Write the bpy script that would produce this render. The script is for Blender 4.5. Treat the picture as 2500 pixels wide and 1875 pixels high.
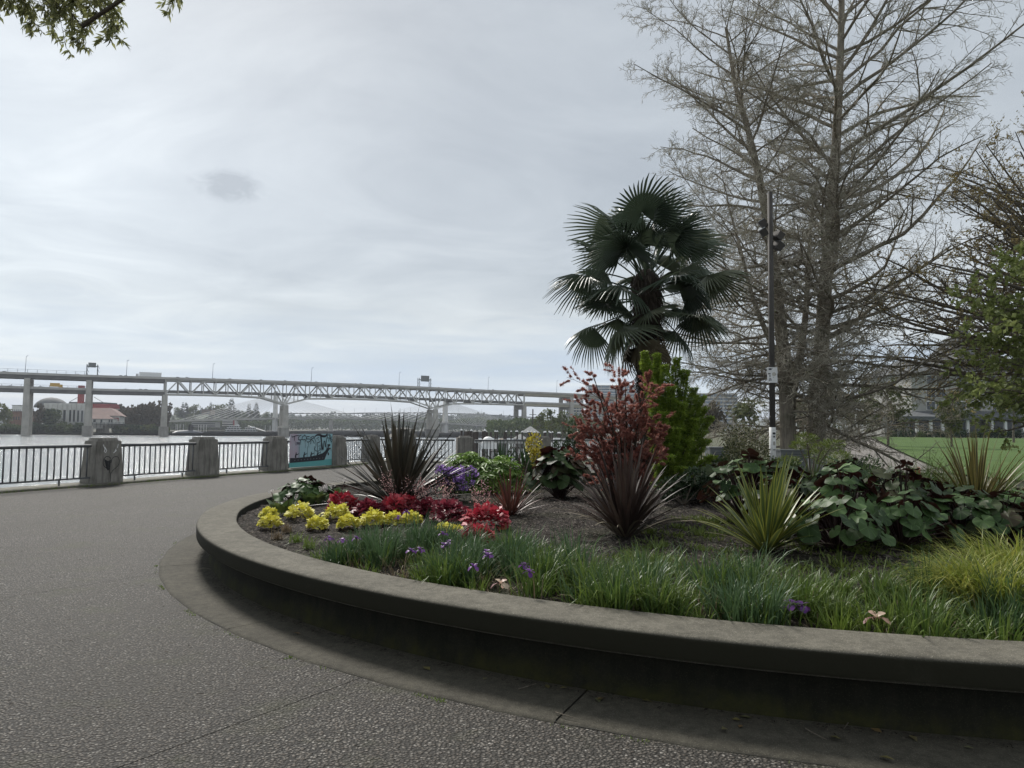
import bpy, bmesh, math, random
import numpy as np
from mathutils import Vector, Matrix, Euler

for _o in list(bpy.data.objects):
    bpy.data.objects.remove(_o)
SC = bpy.context.scene
COL = SC.collection
PI = math.pi
R_ = math.radians

# ------------------------------------------------------------------ camera
EYE = 1.6
FPX = 1800.0
PIT, ROLL = R_(3.45), R_(0.6)
cam_d = bpy.data.cameras.new('camera')
cam_d.sensor_width = 36.0
cam_d.lens = 36.0 * FPX / 2500.0
cam_d.clip_start = 0.05
cam_d.clip_end = 12000
cam = bpy.data.objects.new('camera', cam_d)
COL.objects.link(cam)
CAMROT = Matrix.Rotation(PI / 2 + PIT, 3, 'X') @ Matrix.Rotation(ROLL, 3, 'Z')
cam.matrix_world = Matrix.Translation((0, 0, EYE)) @ CAMROT.to_4x4()
SC.camera = cam

# ------------------------------------------------------------------ world, sun, exposure
SUN_AZ, SUN_EL = -26.0, 43.0           # azimuth measured from +Y towards +X
world = bpy.data.worlds.new('World')
SC.world = world
world.use_nodes = True


class NT:
    def __init__(self, nt):
        self.nt = nt

    def n(self, t, **kw):
        nd = self.nt.nodes.new(t)
        for k, v in kw.items():
            setattr(nd, k, v)
        return nd

    def l(self, a, b):
        self.nt.links.new(a, b)

    def val(self, sock, v):
        if hasattr(v, 'is_output') or hasattr(v, 'links'):
            self.l(v, sock)
        else:
            sock.default_value = v

    def math(self, op, a, b=None, c=None, clamp=False):
        nd = self.n('ShaderNodeMath', operation=op, use_clamp=clamp)
        self.val(nd.inputs[0], a)
        if b is not None:
            self.val(nd.inputs[1], b)
        if c is not None:
            self.val(nd.inputs[2], c)
        return nd.outputs[0]

    def mix(self, f, a, b, blend='MIX'):
        nd = self.n('ShaderNodeMix', data_type='RGBA', blend_type=blend)
        self.val(nd.inputs[0], f)
        for s, v in ((nd.inputs[6], a), (nd.inputs[7], b)):
            if isinstance(v, (tuple, list)):
                s.default_value = (v[0], v[1], v[2], 1)
            else:
                self.l(v, s)
        return nd.outputs[2]

    def ramp(self, f, stops, interp='LINEAR'):
        nd = self.n('ShaderNodeValToRGB')
        cr = nd.color_ramp
        cr.interpolation = interp
        while len(cr.elements) < len(stops):
            cr.elements.new(0.5)
        for e, (p, c) in zip(cr.elements, stops):
            e.position = p
            if not isinstance(c, (tuple, list)):
                c = (c, c, c)
            e.color = (c[0], c[1], c[2], 1)
        self.l(f, nd.inputs[0])
        return nd.outputs[0]

    def noise(self, vec, scale, detail=4.0, rough=0.55, dist=0.0):
        nd = self.n('ShaderNodeTexNoise')
        if vec is not None:
            self.l(vec, nd.inputs['Vector'])
        nd.inputs['Scale'].default_value = scale
        nd.inputs['Detail'].default_value = detail
        nd.inputs['Roughness'].default_value = rough
        nd.inputs['Distortion'].default_value = dist
        return nd.outputs[0]

    def mapping(self, vec, scale=(1, 1, 1), loc=(0, 0, 0), rot=(0, 0, 0)):
        nd = self.n('ShaderNodeMapping')
        self.l(vec, nd.inputs[0])
        nd.inputs['Location'].default_value = loc
        nd.inputs['Rotation'].default_value = rot
        nd.inputs['Scale'].default_value = scale
        return nd.outputs[0]


def build_world():
    nt = world.node_tree
    nt.nodes.clear()
    w = NT(nt)
    out = w.n('ShaderNodeOutputWorld')
    bg = w.n('ShaderNodeBackground')
    bg.inputs[1].default_value = 0.1
    w.l(bg.outputs[0], out.inputs[0])
    sky = w.n('ShaderNodeTexSky', sky_type='NISHITA')
    sky.sun_disc = False
    sky.sun_elevation = R_(SUN_EL)
    sky.sun_rotation = R_(SUN_AZ)
    tc = w.n('ShaderNodeTexCoord').outputs['Generated']
    sep = w.n('ShaderNodeSeparateXYZ')
    w.l(tc, sep.inputs[0])
    z = w.math('MAXIMUM', sep.outputs[2], 0.0)
    den = w.math('ADD', z, 0.10)
    u = w.math('DIVIDE', sep.outputs[0], den)
    v = w.math('DIVIDE', sep.outputs[1], den)
    cmb = w.n('ShaderNodeCombineXYZ')
    w.l(u, cmb.inputs[0])
    w.l(v, cmb.inputs[1])
    plane = cmb.outputs[0]
    big = w.noise(w.mapping(plane, (0.9, 1.0, 1), (3.1, 1.7, 0)), 0.36, 4.0, 0.5, 0.7)
    mid = w.noise(w.mapping(plane, (0.9, 1.1, 1), (7.2, 4.4, 0)), 1.4, 7.0, 0.6, 0.9)
    lum = w.math('ADD', w.math('MULTIPLY', big, 0.62), w.math('MULTIPLY', mid, 0.38))
    deck = w.ramp(lum, [(0.36, (1.62, 1.76, 1.88)), (0.47, (1.98, 2.13, 2.24)), (0.57, (2.40, 2.54, 2.62)), (0.69, (2.85, 2.95, 2.98))])
    # broad brightening of the thin cloud towards the hidden sun's side
    sd = Vector((math.sin(R_(-34)) * math.cos(R_(17)), math.cos(R_(-34)) * math.cos(R_(17)), math.sin(R_(17))))
    vm = w.n('ShaderNodeVectorMath', operation='DOT_PRODUCT')
    w.l(tc, vm.inputs[0])
    vm.inputs[1].default_value = sd
    lobe = w.math('POWER', w.math('MAXIMUM', vm.outputs['Value'], 0.0), 18.0)
    gl = w.math('ADD', w.math('MULTIPLY', lobe, 0.36), 0.94)
    gc = w.n('ShaderNodeCombineXYZ')
    for i in range(3):
        w.l(gl, gc.inputs[i])
    deck = w.mix(1.0, deck, gc.outputs[0], 'MULTIPLY')
    # low bluish gaps with bright streaks near the horizon
    band = w.noise(w.mapping(tc, (2.2, 2.2, 42.0), (0.3, 0.0, 1.3)), 1.0, 4.0, 0.5, 0.4)
    gap = w.ramp(band, [(0.40, (1.68, 2.06, 2.65)), (0.56, (2.1, 2.42, 2.85)), (0.68, (2.85, 3.0, 3.12))])
    lowm = w.ramp(w.math('ADD', z, w.math('MULTIPLY', w.math('SUBTRACT', mid, 0.5), 0.10)), [(0.055, 0.85), (0.15, 0.0)])
    clouds = w.mix(lowm, deck, gap)
    # one small detached dark scud cloud
    cd = (CAMROT @ Vector(((560 - 1250) / FPX, (937.5 - 452) / FPX, -1))).normalized()
    sub = w.n('ShaderNodeVectorMath', operation='SUBTRACT')
    w.l(tc, sub.inputs[0])
    sub.inputs[1].default_value = cd
    m1 = w.mapping(sub.outputs[0], (14.5, 14.5, 31.0), (0, 0, 0), (0, R_(18), 0))
    ln = w.n('ShaderNodeVectorMath', operation='LENGTH')
    w.l(m1, ln.inputs[0])
    wisp = w.noise(w.mapping(tc, (1, 1, 1.8)), 34.0, 6.0, 0.66, 0.9)
    fall = w.math('SUBTRACT', 1.0, ln.outputs['Value'], clamp=True)
    sc = w.ramp(w.math('MULTIPLY', w.math('MULTIPLY', fall, wisp), 1.6), [(0.26, 0.0), (0.62, 0.7)])
    clouds = w.mix(sc, clouds, (1.35, 1.48, 1.6))
    fin = w.mix(0.94, sky.outputs[0], clouds)
    w.l(fin, bg.inputs[0])


build_world()
sun_d = bpy.data.lights.new('sun', 'SUN')
sun_d.energy = 1.5
sun_d.angle = R_(13)
sun_d.color = (1.0, 0.96, 0.9)
sun = bpy.data.objects.new('sun', sun_d)
COL.objects.link(sun)
_sd = Vector((math.sin(R_(SUN_AZ)) * math.cos(R_(SUN_EL)), math.cos(R_(SUN_AZ)) * math.cos(R_(SUN_EL)), math.sin(R_(SUN_EL))))
sun.rotation_euler = (-_sd).to_track_quat('-Z', 'Y').to_euler()
sun.location = _sd * 50
SC.view_settings.view_transform = 'Standard'
SC.view_settings.look = 'None'
SC.view_settings.exposure = 1.5
SC.view_settings.gamma = 1.0
SC.view_settings.use_curve_mapping = False
SC.cycles.max_bounces = 6
SC.cycles.transparent_max_bounces = 6
SC.cycles.use_denoising = True


# ------------------------------------------------------------------ placement helpers
def ray(u, v):
    return CAMROT @ Vector(((u - 1250) / FPX, (937.5 - v) / FPX, -1))


def atz(u, v, z):
    d = ray(u, v)
    t = (z - EYE) / d.z
    return Vector((0, 0, EYE)) + d * t


def aty(u, v, y):
    d = ray(u, v)
    return Vector((0, 0, EYE)) + d * (y / d.y)


DS = 2500.0 / 2212.0
BC = (4.0, 12.0)                    # centre of the round planter


def soil_z(x, y):
    r = math.hypot(x - BC[0], y - BC[1])
    return 0.36 + 0.24 * (1 - min(1.0, r / 7.9) ** 2) + 0.02 * math.sin(1.7 * x + 0.6) * math.cos(1.3 * y)


def bed(u, v):
    """point on the planter soil seen at picture position u, v"""
    z = 0.5
    for _ in range(12):
        p = atz(u * DS, v * DS, z)
        z = soil_z(p.x, p.y)
    return Vector((p.x, p.y, z))


def bedy(u, y):
    """point on the planter soil at depth y below the picture column u"""
    p = aty(u * DS, 1100, y)
    return Vector((p.x, p.y, soil_z(p.x, p.y)))


# ------------------------------------------------------------------ object helpers
def tag(o, label=None, cat=None, group=None, kind=None):
    if label:
        o['label'] = label
    if cat:
        o['category'] = cat
    if group:
        o['group'] = group
    if kind:
        o['kind'] = kind
    return o


def link(name, me, mat=None, parent=None, loc=(0, 0, 0), rot=None, scale=None):
    o = bpy.data.objects.new(name, me)
    if mat is not None and me is not None and len(me.materials) == 0:
        me.materials.append(mat)
    COL.objects.link(o)
    if parent is not None:
        o.parent = parent
    o.location = loc
    if rot is not None:
        o.rotation_euler = rot
    if scale is not None:
        o.scale = (scale, scale, scale) if isinstance(scale, (int, float)) else scale
    return o


def empty(name, loc=(0, 0, 0), rz=0.0):
    o = bpy.data.objects.new(name, None)
    o.empty_display_size = 0.2
    COL.objects.link(o)
    o.location = loc
    o.rotation_euler = (0, 0, rz)
    return o


def copy_tree(o, parent=None):
    c = o.copy()
    COL.objects.link(c)
    c.parent = parent
    for ch in list(o.children):
        copy_tree(ch, c)
    return c


def mesh_np(name, V, F, smooth=False, attr=None):
    """V (n,3), F (m,k) with one polygon size k"""
    V = np.asarray(V, dtype=np.float32)
    F = np.asarray(F, dtype=np.int32)
    me = bpy.data.meshes.new(name)
    me.vertices.add(len(V))
    me.vertices.foreach_set('co', V.ravel())
    m, k = F.shape
    me.loops.add(m * k)
    me.loops.foreach_set('vertex_index', F.ravel())
    me.polygons.add(m)
    me.polygons.foreach_set('loop_start', np.arange(0, m * k, k, dtype=np.int32))
    try:
        me.polygons.foreach_set('loop_total', np.full(m, k, dtype=np.int32))
    except Exception:
        pass
    if smooth:
        me.polygons.foreach_set('use_smooth', np.ones(m, dtype=bool))
    if attr:
        for an, av in attr.items():
            a = me.attributes.new(an, 'FLOAT', 'POINT')
            a.data.foreach_set('value', np.asarray(av, dtype=np.float32))
    me.update(calc_edges=True)
    return me


class MB:
    def __init__(self):
        self.v = []
        self.f = []

    def add(self, vs, fs):
        b = len(self.v)
        self.v += [tuple(x) for x in vs]
        self.f += [tuple(i + b for i in q) for q in fs]
        return self

    def box(self, c, s, rz=0.0, top=None):
        """centre c, full size s; top = (sx, sy) of the upper face for battered blocks"""
        hx, hy, hz = s[0] / 2, s[1] / 2, s[2] / 2
        tx, ty = (hx, hy) if top is None else (top[0] / 2, top[1] / 2)
        pts = [(-hx, -hy, -hz), (hx, -hy, -hz), (hx, hy, -hz), (-hx, hy, -hz),
               (-tx, -ty, hz), (tx, -ty, hz), (tx, ty, hz), (-tx, ty, hz)]
        ca, sa = math.cos(rz), math.sin(rz)
        vs = [(c[0] + x * ca - y * sa, c[1] + x * sa + y * ca, c[2] + z) for x, y, z in pts]
        return self.add(vs, [(0, 3, 2, 1), (4, 5, 6, 7), (0, 1, 5, 4), (1, 2, 6, 5), (2, 3, 7, 6), (3, 0, 4, 7)])

    def bar(self, p, q, w, h=None, up=(0, 0, 1)):
        p, q = Vector(p), Vector(q)
        h = w if h is None else h
        d = (q - p).normalized()
        u = Vector(up)
        if abs(d.dot(u)) > 0.97:
            u = Vector((0.3, 1, 0))
        s = d.cross(u).normalized()
        t = s.cross(d).normalized()
        vs = []
        for e in (p, q):
            for a, b in ((-1, -1), (1, -1), (1, 1), (-1, 1)):
                vs.append(e + s * (a * w / 2) + t * (b * h / 2))
        return self.add(vs, [(0, 3, 2, 1), (4, 5, 6, 7), (0, 1, 5, 4), (1, 2, 6, 5), (2, 3, 7, 6), (3, 0, 4, 7)])

    def tube(self, pts, rad, n=8, cap=True):
        pts = [Vector(p) for p in pts]
        rs = rad if isinstance(rad, (list, tuple)) else [rad] * len(pts)
        b = len(self.v)
        prev = None
        for i, p in enumerate(pts):
            d = (pts[min(i + 1, len(pts) - 1)] - pts[max(i - 1, 0)])
            d = d.normalized() if d.length > 1e-9 else Vector((0, 0, 1))
            if prev is None:
                r = Vector((1, 0, 0)) if abs(d.x) < 0.9 else Vector((0, 1, 0))
                s = d.cross(r).normalized()
            else:
                s = (prev - d * prev.dot(d)).normalized()
            prev = s
            t = d.cross(s)
            for k in range(n):
                a = 2 * PI * k / n
                self.v.append(tuple(p + (s * math.cos(a) + t * math.sin(a)) * rs[i]))
        for i in range(len(pts) - 1):
            for k in range(n):
                k2 = (k + 1) % n
                self.f.append((b + i * n + k, b + i * n + k2, b + (i + 1) * n + k2, b + (i + 1) * n + k))
        if cap:
            self.f.append(tuple(b + k for k in reversed(range(n))))
            self.f.append(tuple(b + (len(pts) - 1) * n + k for k in range(n)))
        return self

    def lathe(self, c, prof, n=16):
        """prof list of (r, z)"""
        b = len(self.v)
        for r, z in prof:
            for k in range(n):
                a = 2 * PI * k / n
                self.v.append((c[0] + r * math.cos(a), c[1] + r * math.sin(a), c[2] + z))
        for i in range(len(prof) - 1):
            for k in range(n):
                k2 = (k + 1) % n
                self.f.append((b + i * n + k, b + i * n + k2, b + (i + 1) * n + k2, b + (i + 1) * n + k))
        self.f.append(tuple(b + k for k in reversed(range(n))))
        self.f.append(tuple(b + (len(prof) - 1) * n + k for k in range(n)))
        return self

    def prism(self, poly, z0, z1):
        n = len(poly)
        vs = [(x, y, z0) for x, y in poly] + [(x, y, z1) for x, y in poly]
        fs = [tuple(reversed(range(n))), tuple(range(n, 2 * n))]
        fs += [(i, (i + 1) % n, n + (i + 1) % n, n + i) for i in range(n)]
        return self.add(vs, fs)

    def mesh(self, name, origin=(0, 0, 0), smooth=False):
        me = bpy.data.meshes.new(name)
        o = origin
        me.from_pydata([(x - o[0], y - o[1], z - o[2]) for x, y, z in self.v], [], self.f)
        if smooth:
            me.polygons.foreach_set('use_smooth', [True] * len(me.polygons))
        me.update()
        return me

    def build(self, name, mat, parent=None, origin=None, smooth=False, bevel=0.0):
        """vertices given in world space; parent must be an unrotated object"""
        if origin is None:
            origin = (0, 0, 0)
            p = parent
            while p is not None:
                origin = tuple(a + b for a, b in zip(origin, p.location))
                p = p.parent
        me = self.mesh(name, origin, smooth)
        if bevel > 0:
            bm = bmesh.new()
            bm.from_mesh(me)
            bmesh.ops.bevel(bm, geom=[e for e in bm.edges], offset=bevel, segments=2, affect='EDGES', profile=0.6)
            bm.to_mesh(me)
            bm.free()
        return link(name, me, mat, parent)


def frames(d, up):
    d = d / (np.linalg.norm(d, axis=-1, keepdims=True) + 1e-9)
    x = np.cross(d, up)
    x /= np.linalg.norm(x, axis=-1, keepdims=True) + 1e-9
    z = np.cross(x, d)
    return np.stack([x, d, z], axis=-1)          # columns x, y (length), z


def scatter(name, tv, tf, pos, rot, scl, smooth=False):
    tv = np.asarray(tv, dtype=np.float32)
    tf = np.asarray(tf, dtype=np.int32)
    n, m = len(pos), len(tv)
    scl = np.asarray(scl, dtype=np.float32).reshape(n, 1, -1)
    V = np.einsum('nij,nmj->nmi', rot, tv[None] * scl) + pos[:, None, :]
    F = (tf[None] + (np.arange(n) * m)[:, None, None]).reshape(-1, tf.shape[1])
    return mesh_np(name, V.reshape(-1, 3), F, smooth)


LEAF_V = [(0, 0, 0), (-0.32, 0.45, 0.07), (0, 1, -0.06), (0.32, 0.45, 0.07)]
LEAF_F = [(0, 2, 1), (0, 3, 2)]
THIN_V = [(0, 0, 0), (-0.15, 0.4, 0.03), (0, 1, -0.08), (0.15, 0.4, 0.03)]


def star_leaf(n=5):
    """palmate leaf: n pointed lobes as kites"""
    vs = [(0, 0, 0)]
    fs = []
    for i in range(n):
        a = (i - (n - 1) / 2) * R_(200.0 / n)
        ln = 1.0 - 0.13 * abs(i - (n - 1) / 2)
        for da, rr in ((-0.28, 0.5), (0, 1.0), (0.28, 0.5)):
            vs.append((math.sin(a + da) * ln * rr, math.cos(a + da) * ln * rr, -0.12 * rr * rr * ln))
        b = 1 + 3 * i
        fs += [(0, b + 1, b), (0, b + 2, b + 1)]
    return vs, fs


def rnd_dirs(rng, n):
    v = rng.normal(size=(n, 3))
    return v / np.linalg.norm(v, axis=1, keepdims=True)


# ---- vectorised branching
def level_tubes(P, R, ns):
    N, K, _ = P.shape
    T = np.gradient(P, axis=1)
    T /= np.linalg.norm(T, axis=2, keepdims=True) + 1e-9
    ref = np.where(np.abs(T[..., 2:3]) > 0.9, np.array([1.0, 0, 0]), np.array([0, 0, 1.0]))
    U = np.cross(T, ref)
    U /= np.linalg.norm(U, axis=2, keepdims=True) + 1e-9
    W = np.cross(T, U)
    a = np.arange(ns) * 2 * PI / ns
    ring = U[:, :, None, :] * np.cos(a)[None, None, :, None] + W[:, :, None, :] * np.sin(a)[None, None, :, None]
    V = P[:, :, None, :] + ring * R[:, :, None, None]
    idx = np.arange(N * K * ns).reshape(N, K, ns)
    nx = np.roll(idx, -1, axis=2)
    F = np.stack([idx[:, :-1], nx[:, :-1], nx[:, 1:], idx[:, 1:]], axis=-1).reshape(-1, 4)
    return V.reshape(-1, 3), F


def join_tubes(name, parts, smooth=True):
    Vs, Fs, b = [], [], 0
    for P, R, ns in parts:
        V, F = level_tubes(P, R, ns)
        Vs.append(V)
        Fs.append(F + b)
        b += len(V)
    return mesh_np(name, np.concatenate(Vs), np.concatenate(Fs), smooth)


def sample(P, R, idx, t):
    K = P.shape[1]
    x = np.clip(t, 0, 0.999) * (K - 1)
    i = x.astype(int)
    f = (x - i)[:, None]
    a, b = P[idx, i], P[idx, i + 1]
    tan = b - a
    tan = tan / (np.linalg.norm(tan, axis=1, keepdims=True) + 1e-9)
    return a * (1 - f) + b * f, tan, R[idx, i] * (1 - f[:, 0]) + R[idx, i + 1] * f[:, 0]


def run(rng, pos, d, ln, K, pull, wob):
    """polylines from pos along d, length ln; pull = vector added per step (gravity / lift)"""
    N = len(pos)
    P = np.zeros((N, K, 3))
    P[:, 0] = pos
    d = d / (np.linalg.norm(d, axis=1, keepdims=True) + 1e-9)
    st = (ln / (K - 1))[:, None]
    for k in range(1, K):
        P[:, k] = P[:, k - 1] + d * st
        d = d + np.asarray(pull) + rng.normal(size=(N, 3)) * wob
        d = d / (np.linalg.norm(d, axis=1, keepdims=True) + 1e-9)
    return P


def spawn(rng, P, R, n, t0, t1, ang, ratio, K, pull, wob, rr=0.6, rend=0.3, flat=0.5, tdec=0.5, rmin=0.002, lmin=0.05):
    N = len(P)
    idx = np.repeat(np.arange(N), n)
    t = t0 + (t1 - t0) * ((np.tile(np.arange(n), N) + rng.random(N * n)) / n)
    pos, tan, rad = sample(P, R, idx, t)
    plen = np.linalg.norm(np.diff(P, axis=1), axis=2).sum(1)[idx]
    up = np.array([0, 0, 1.0])
    side = np.cross(tan, up)
    side /= np.linalg.norm(side, axis=1, keepdims=True) + 1e-6
    side *= np.where(np.tile(np.arange(n), N) % 2 == 0, 1, -1)[:, None]
    rp = rng.normal(size=side.shape)
    rp -= tan * (rp * tan).sum(1, keepdims=True)
    rp /= np.linalg.norm(rp, axis=1, keepdims=True) + 1e-6
    perp = side * flat + rp * (1 - flat)
    perp /= np.linalg.norm(perp, axis=1, keepdims=True) + 1e-6
    an = R_(ang) * rng.uniform(0.7, 1.3, len(idx))
    d = tan * np.cos(an)[:, None] + perp * np.sin(an)[:, None]
    ln = np.maximum(plen * ratio * (1 - tdec * t) * rng.uniform(0.6, 1.25, len(idx)), lmin)
    C = run(rng, pos, d, ln, K, pull, wob)
    r0 = np.maximum(rad * rr, rmin)
    Rr = r0[:, None] * np.linspace(1, rend, K)[None]
    return C, np.maximum(Rr, rmin * 0.6)


# ------------------------------------------------------------------ materials
MATS = {}


def new_mat(name):
    m = bpy.data.materials.new(name)
    m.use_nodes = True
    nt = m.node_tree
    nt.nodes.clear()
    w = NT(nt)
    out = w.n('ShaderNodeOutputMaterial')
    b = w.n('ShaderNodeBsdfPrincipled')
    w.l(b.outputs[0], out.inputs[0])
    MATS[name] = m
    return m, w, b, out


def hexc(r, g, b):
    f = lambda c: (c / 12.92) if c <= 0.04045 else ((c + 0.055) / 1.055) ** 2.4
    return (f(r / 255.0), f(g / 255.0), f(b / 255.0))


def bump(w, b, h, strength, dist=0.01):
    nd = w.n('ShaderNodeBump')
    nd.inputs['Strength'].default_value = strength
    nd.inputs['Distance'].default_value = dist
    w.l(h, nd.inputs['Height'])
    w.l(nd.outputs[0], b.inputs['Normal'])


def m_plain(name, c, rough=0.6, metal=0.0, var=0.15, scale=3.0, spec=0.4, bmp=0.0):
    """base colour broken up by two octaves of noise"""
    m, w, b, out = new_mat(name)
    tc = w.n('ShaderNodeTexCoord').outputs['Object']
    nz = w.noise(tc, scale, 5, 0.6)
    lo = tuple(x * (1 - var) for x in c)
    hi = tuple(min(1, x * (1 + var)) for x in c)
    w.l(w.ramp(nz, [(0.3, lo), (0.7, hi)]), b.inputs['Base Color'])
    b.inputs['Roughness'].default_value = rough
    b.inputs['Metallic'].default_value = metal
    b.inputs['Specular IOR Level'].default_value = spec
    if bmp:
        bump(w, b, w.noise(tc, scale * 9, 4, 0.6), bmp, 0.01)
    return m


def m_leaf(name, cols, src='island', trans=0.25, rough=0.45, spec=0.35, stripe=None, back=None, veins=False, patch=None):
    """cols: 2-4 leaf colours picked at random per leaf; stripe = margin colour along the blade edges"""
    m, w, b, out = new_mat(name)
    if src == 'island':
        rnd = w.n('ShaderNodeNewGeometry').outputs['Random Per Island']
    else:
        rnd = w.n('ShaderNodeObjectInfo').outputs['Random']
    n = len(cols)
    cols = [tuple(min(0.88, x * 1.18) for x in q) for q in cols]
    c = w.ramp(rnd, [(i / (n - 1), cols[i]) for i in range(n)])
    tc = w.n('ShaderNodeTexCoord').outputs['Object']
    nz = w.noise(tc, 9.0, 3, 0.6)
    c = w.mix(w.math('MULTIPLY', nz, 0.5), c, tuple(x * 0.55 for x in cols[0]))
    if patch is not None:
        pn = w.noise(tc, 1.3, 3, 0.6)
        c = w.mix(w.ramp(pn, [(0.44, 0.0), (0.60, 0.75)]), c, patch)
    if stripe is not None:
        at = w.n('ShaderNodeAttribute', attribute_name='across').outputs['Fac']
        e = w.ramp(at, [(0.45, 0.0), (0.72, 1.0)])
        c = w.mix(e, c, stripe)
    if veins:
        sv = w.n('ShaderNodeSeparateXYZ')
        w.l(tc, sv.inputs[0])
        an = w.math('ARCTAN2', sv.outputs[0], w.math('ADD', sv.outputs[1], 0.05))
        vv = w.ramp(w.math('ABSOLUTE', w.math('SINE', w.math('MULTIPLY', an, 3.5))), [(0.0, 0.55), (0.16, 0.0)])
        c = w.mix(vv, c, tuple(min(1, x * 2.4) for x in cols[-2]))
    if back is not None:
        bf = w.n('ShaderNodeNewGeometry').outputs['Backfacing']
        c = w.mix(bf, c, back)
    w.l(c, b.inputs['Base Color'])
    b.inputs['Roughness'].default_value = rough
    b.inputs['Specular IOR Level'].default_value = spec
    if trans > 0:
        tr = w.n('ShaderNodeBsdfTranslucent')
        w.l(c, tr.inputs[0])
        mx = w.n('ShaderNodeMixShader')
        mx.inputs[0].default_value = trans
        w.l(b.outputs[0], mx.inputs[1])
        w.l(tr.outputs[0], mx.inputs[2])
        w.l(mx.outputs[0], out.inputs[0])
    return m


def m_bark(name, c1, c2, scale=6.0, moss=None):
    m, w, b, out = new_mat(name)
    tc = w.n('ShaderNodeTexCoord').outputs['Object']
    nz = w.noise(w.mapping(tc, (4, 4, 0.45)), scale, 6, 0.65, 0.3)
    c = w.ramp(nz, [(0.32, c1), (0.66, c2)])
    if moss is not None:
        mz = w.noise(tc, 1.1, 5, 0.6)
        c = w.mix(w.ramp(mz, [(0.5, 0.0), (0.68, 0.6)]), c, moss)
    w.l(c, b.inputs['Base Color'])
    b.inputs['Roughness'].default_value = 0.9
    b.inputs['Specular IOR Level'].default_value = 0.15
    bump(w, b, nz, 0.7, 0.03)
    return m


def m_concrete(name, c, stain=(0.03, 0.028, 0.02), amt=0.55, sc=1.0, moss=None, mossz=(0.0, 0.3), speck=True, rough=0.9, side=0.0):
    """weathered concrete: mottling, downward streaks, sandy grain, optional moss from the foot up"""
    m, w, b, out = new_mat(name)
    tc = w.n('ShaderNodeTexCoord').outputs['Object']
    n1 = w.noise(tc, 1.7 * sc, 6, 0.65)
    n2 = w.noise(w.mapping(tc, (5, 5, 0.6)), 1.6 * sc, 5, 0.65, 0.2)
    n3 = w.noise(tc, 55 * sc, 3, 0.7)
    col = w.ramp(n1, [(0.3, tuple(x * 0.72 for x in c)), (0.7, tuple(x * 1.2 for x in c))])
    col = w.mix(w.math('MULTIPLY', w.ramp(n2, [(0.45, 0.0), (0.72, 1.0)]), amt), col, stain)
    if speck:
        col = w.mix(w.math('MULTIPLY', w.ramp(n3, [(0.35, 1.0), (0.6, 0.0)]), 0.4), col, tuple(x * 0.4 for x in c))
        vo = w.n('ShaderNodeTexVoronoi')
        w.l(tc, vo.inputs['Vector'])
        vo.inputs['Scale'].default_value = 70 * sc
        sp = w.ramp(vo.outputs['Distance'], [(0.14, 0.75), (0.3, 0.0)])
        col = w.mix(sp, col, tuple(min(0.8, x * 2.1) for x in c))
        n4 = w.noise(tc, 14 * sc, 5, 0.7)
        col = w.mix(w.ramp(n4, [(0.48, 0.0), (0.66, 0.6)]), col, tuple(x * 0.45 for x in c))
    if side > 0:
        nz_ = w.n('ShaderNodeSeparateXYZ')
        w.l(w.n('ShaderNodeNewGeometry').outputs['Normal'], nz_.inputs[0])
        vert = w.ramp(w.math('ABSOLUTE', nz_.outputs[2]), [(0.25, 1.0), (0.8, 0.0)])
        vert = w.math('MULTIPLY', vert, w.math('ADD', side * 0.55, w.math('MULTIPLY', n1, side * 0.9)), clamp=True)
        col = w.mix(vert, col, (0.02, 0.019, 0.011))  # upright faces darkened in colour: algae, plus shade from trees behind
    if moss is not None:
        gz = w.n('ShaderNodeSeparateXYZ')
        w.l(w.n('ShaderNodeNewGeometry').outputs['Position'], gz.inputs[0])
        hz = w.math('SUBTRACT', gz.outputs[2], w.math('MULTIPLY', w.noise(tc, 2.2, 6, 0.7), (mossz[1] - mossz[0]) * 2.6))
        mk = w.ramp(w.math('ADD', hz, 0.09), [(0.0, 0.8), (0.085, 0.0)])
        mk = w.math('MULTIPLY', mk, w.ramp(w.noise(tc, 5.0, 5, 0.7), [(0.38, 0.1), (0.62, 1.0)]))
        col = w.mix(mk, col, moss)
    w.l(col, b.inputs['Base Color'])
    b.inputs['Roughness'].default_value = rough
    b.inputs['Specular IOR Level'].default_value = 0.25
    h = w.math('ADD', w.math('MULTIPLY', n3, 0.7), n1)
    bump(w, b, h, 0.45, 0.012)
    return m


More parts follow.
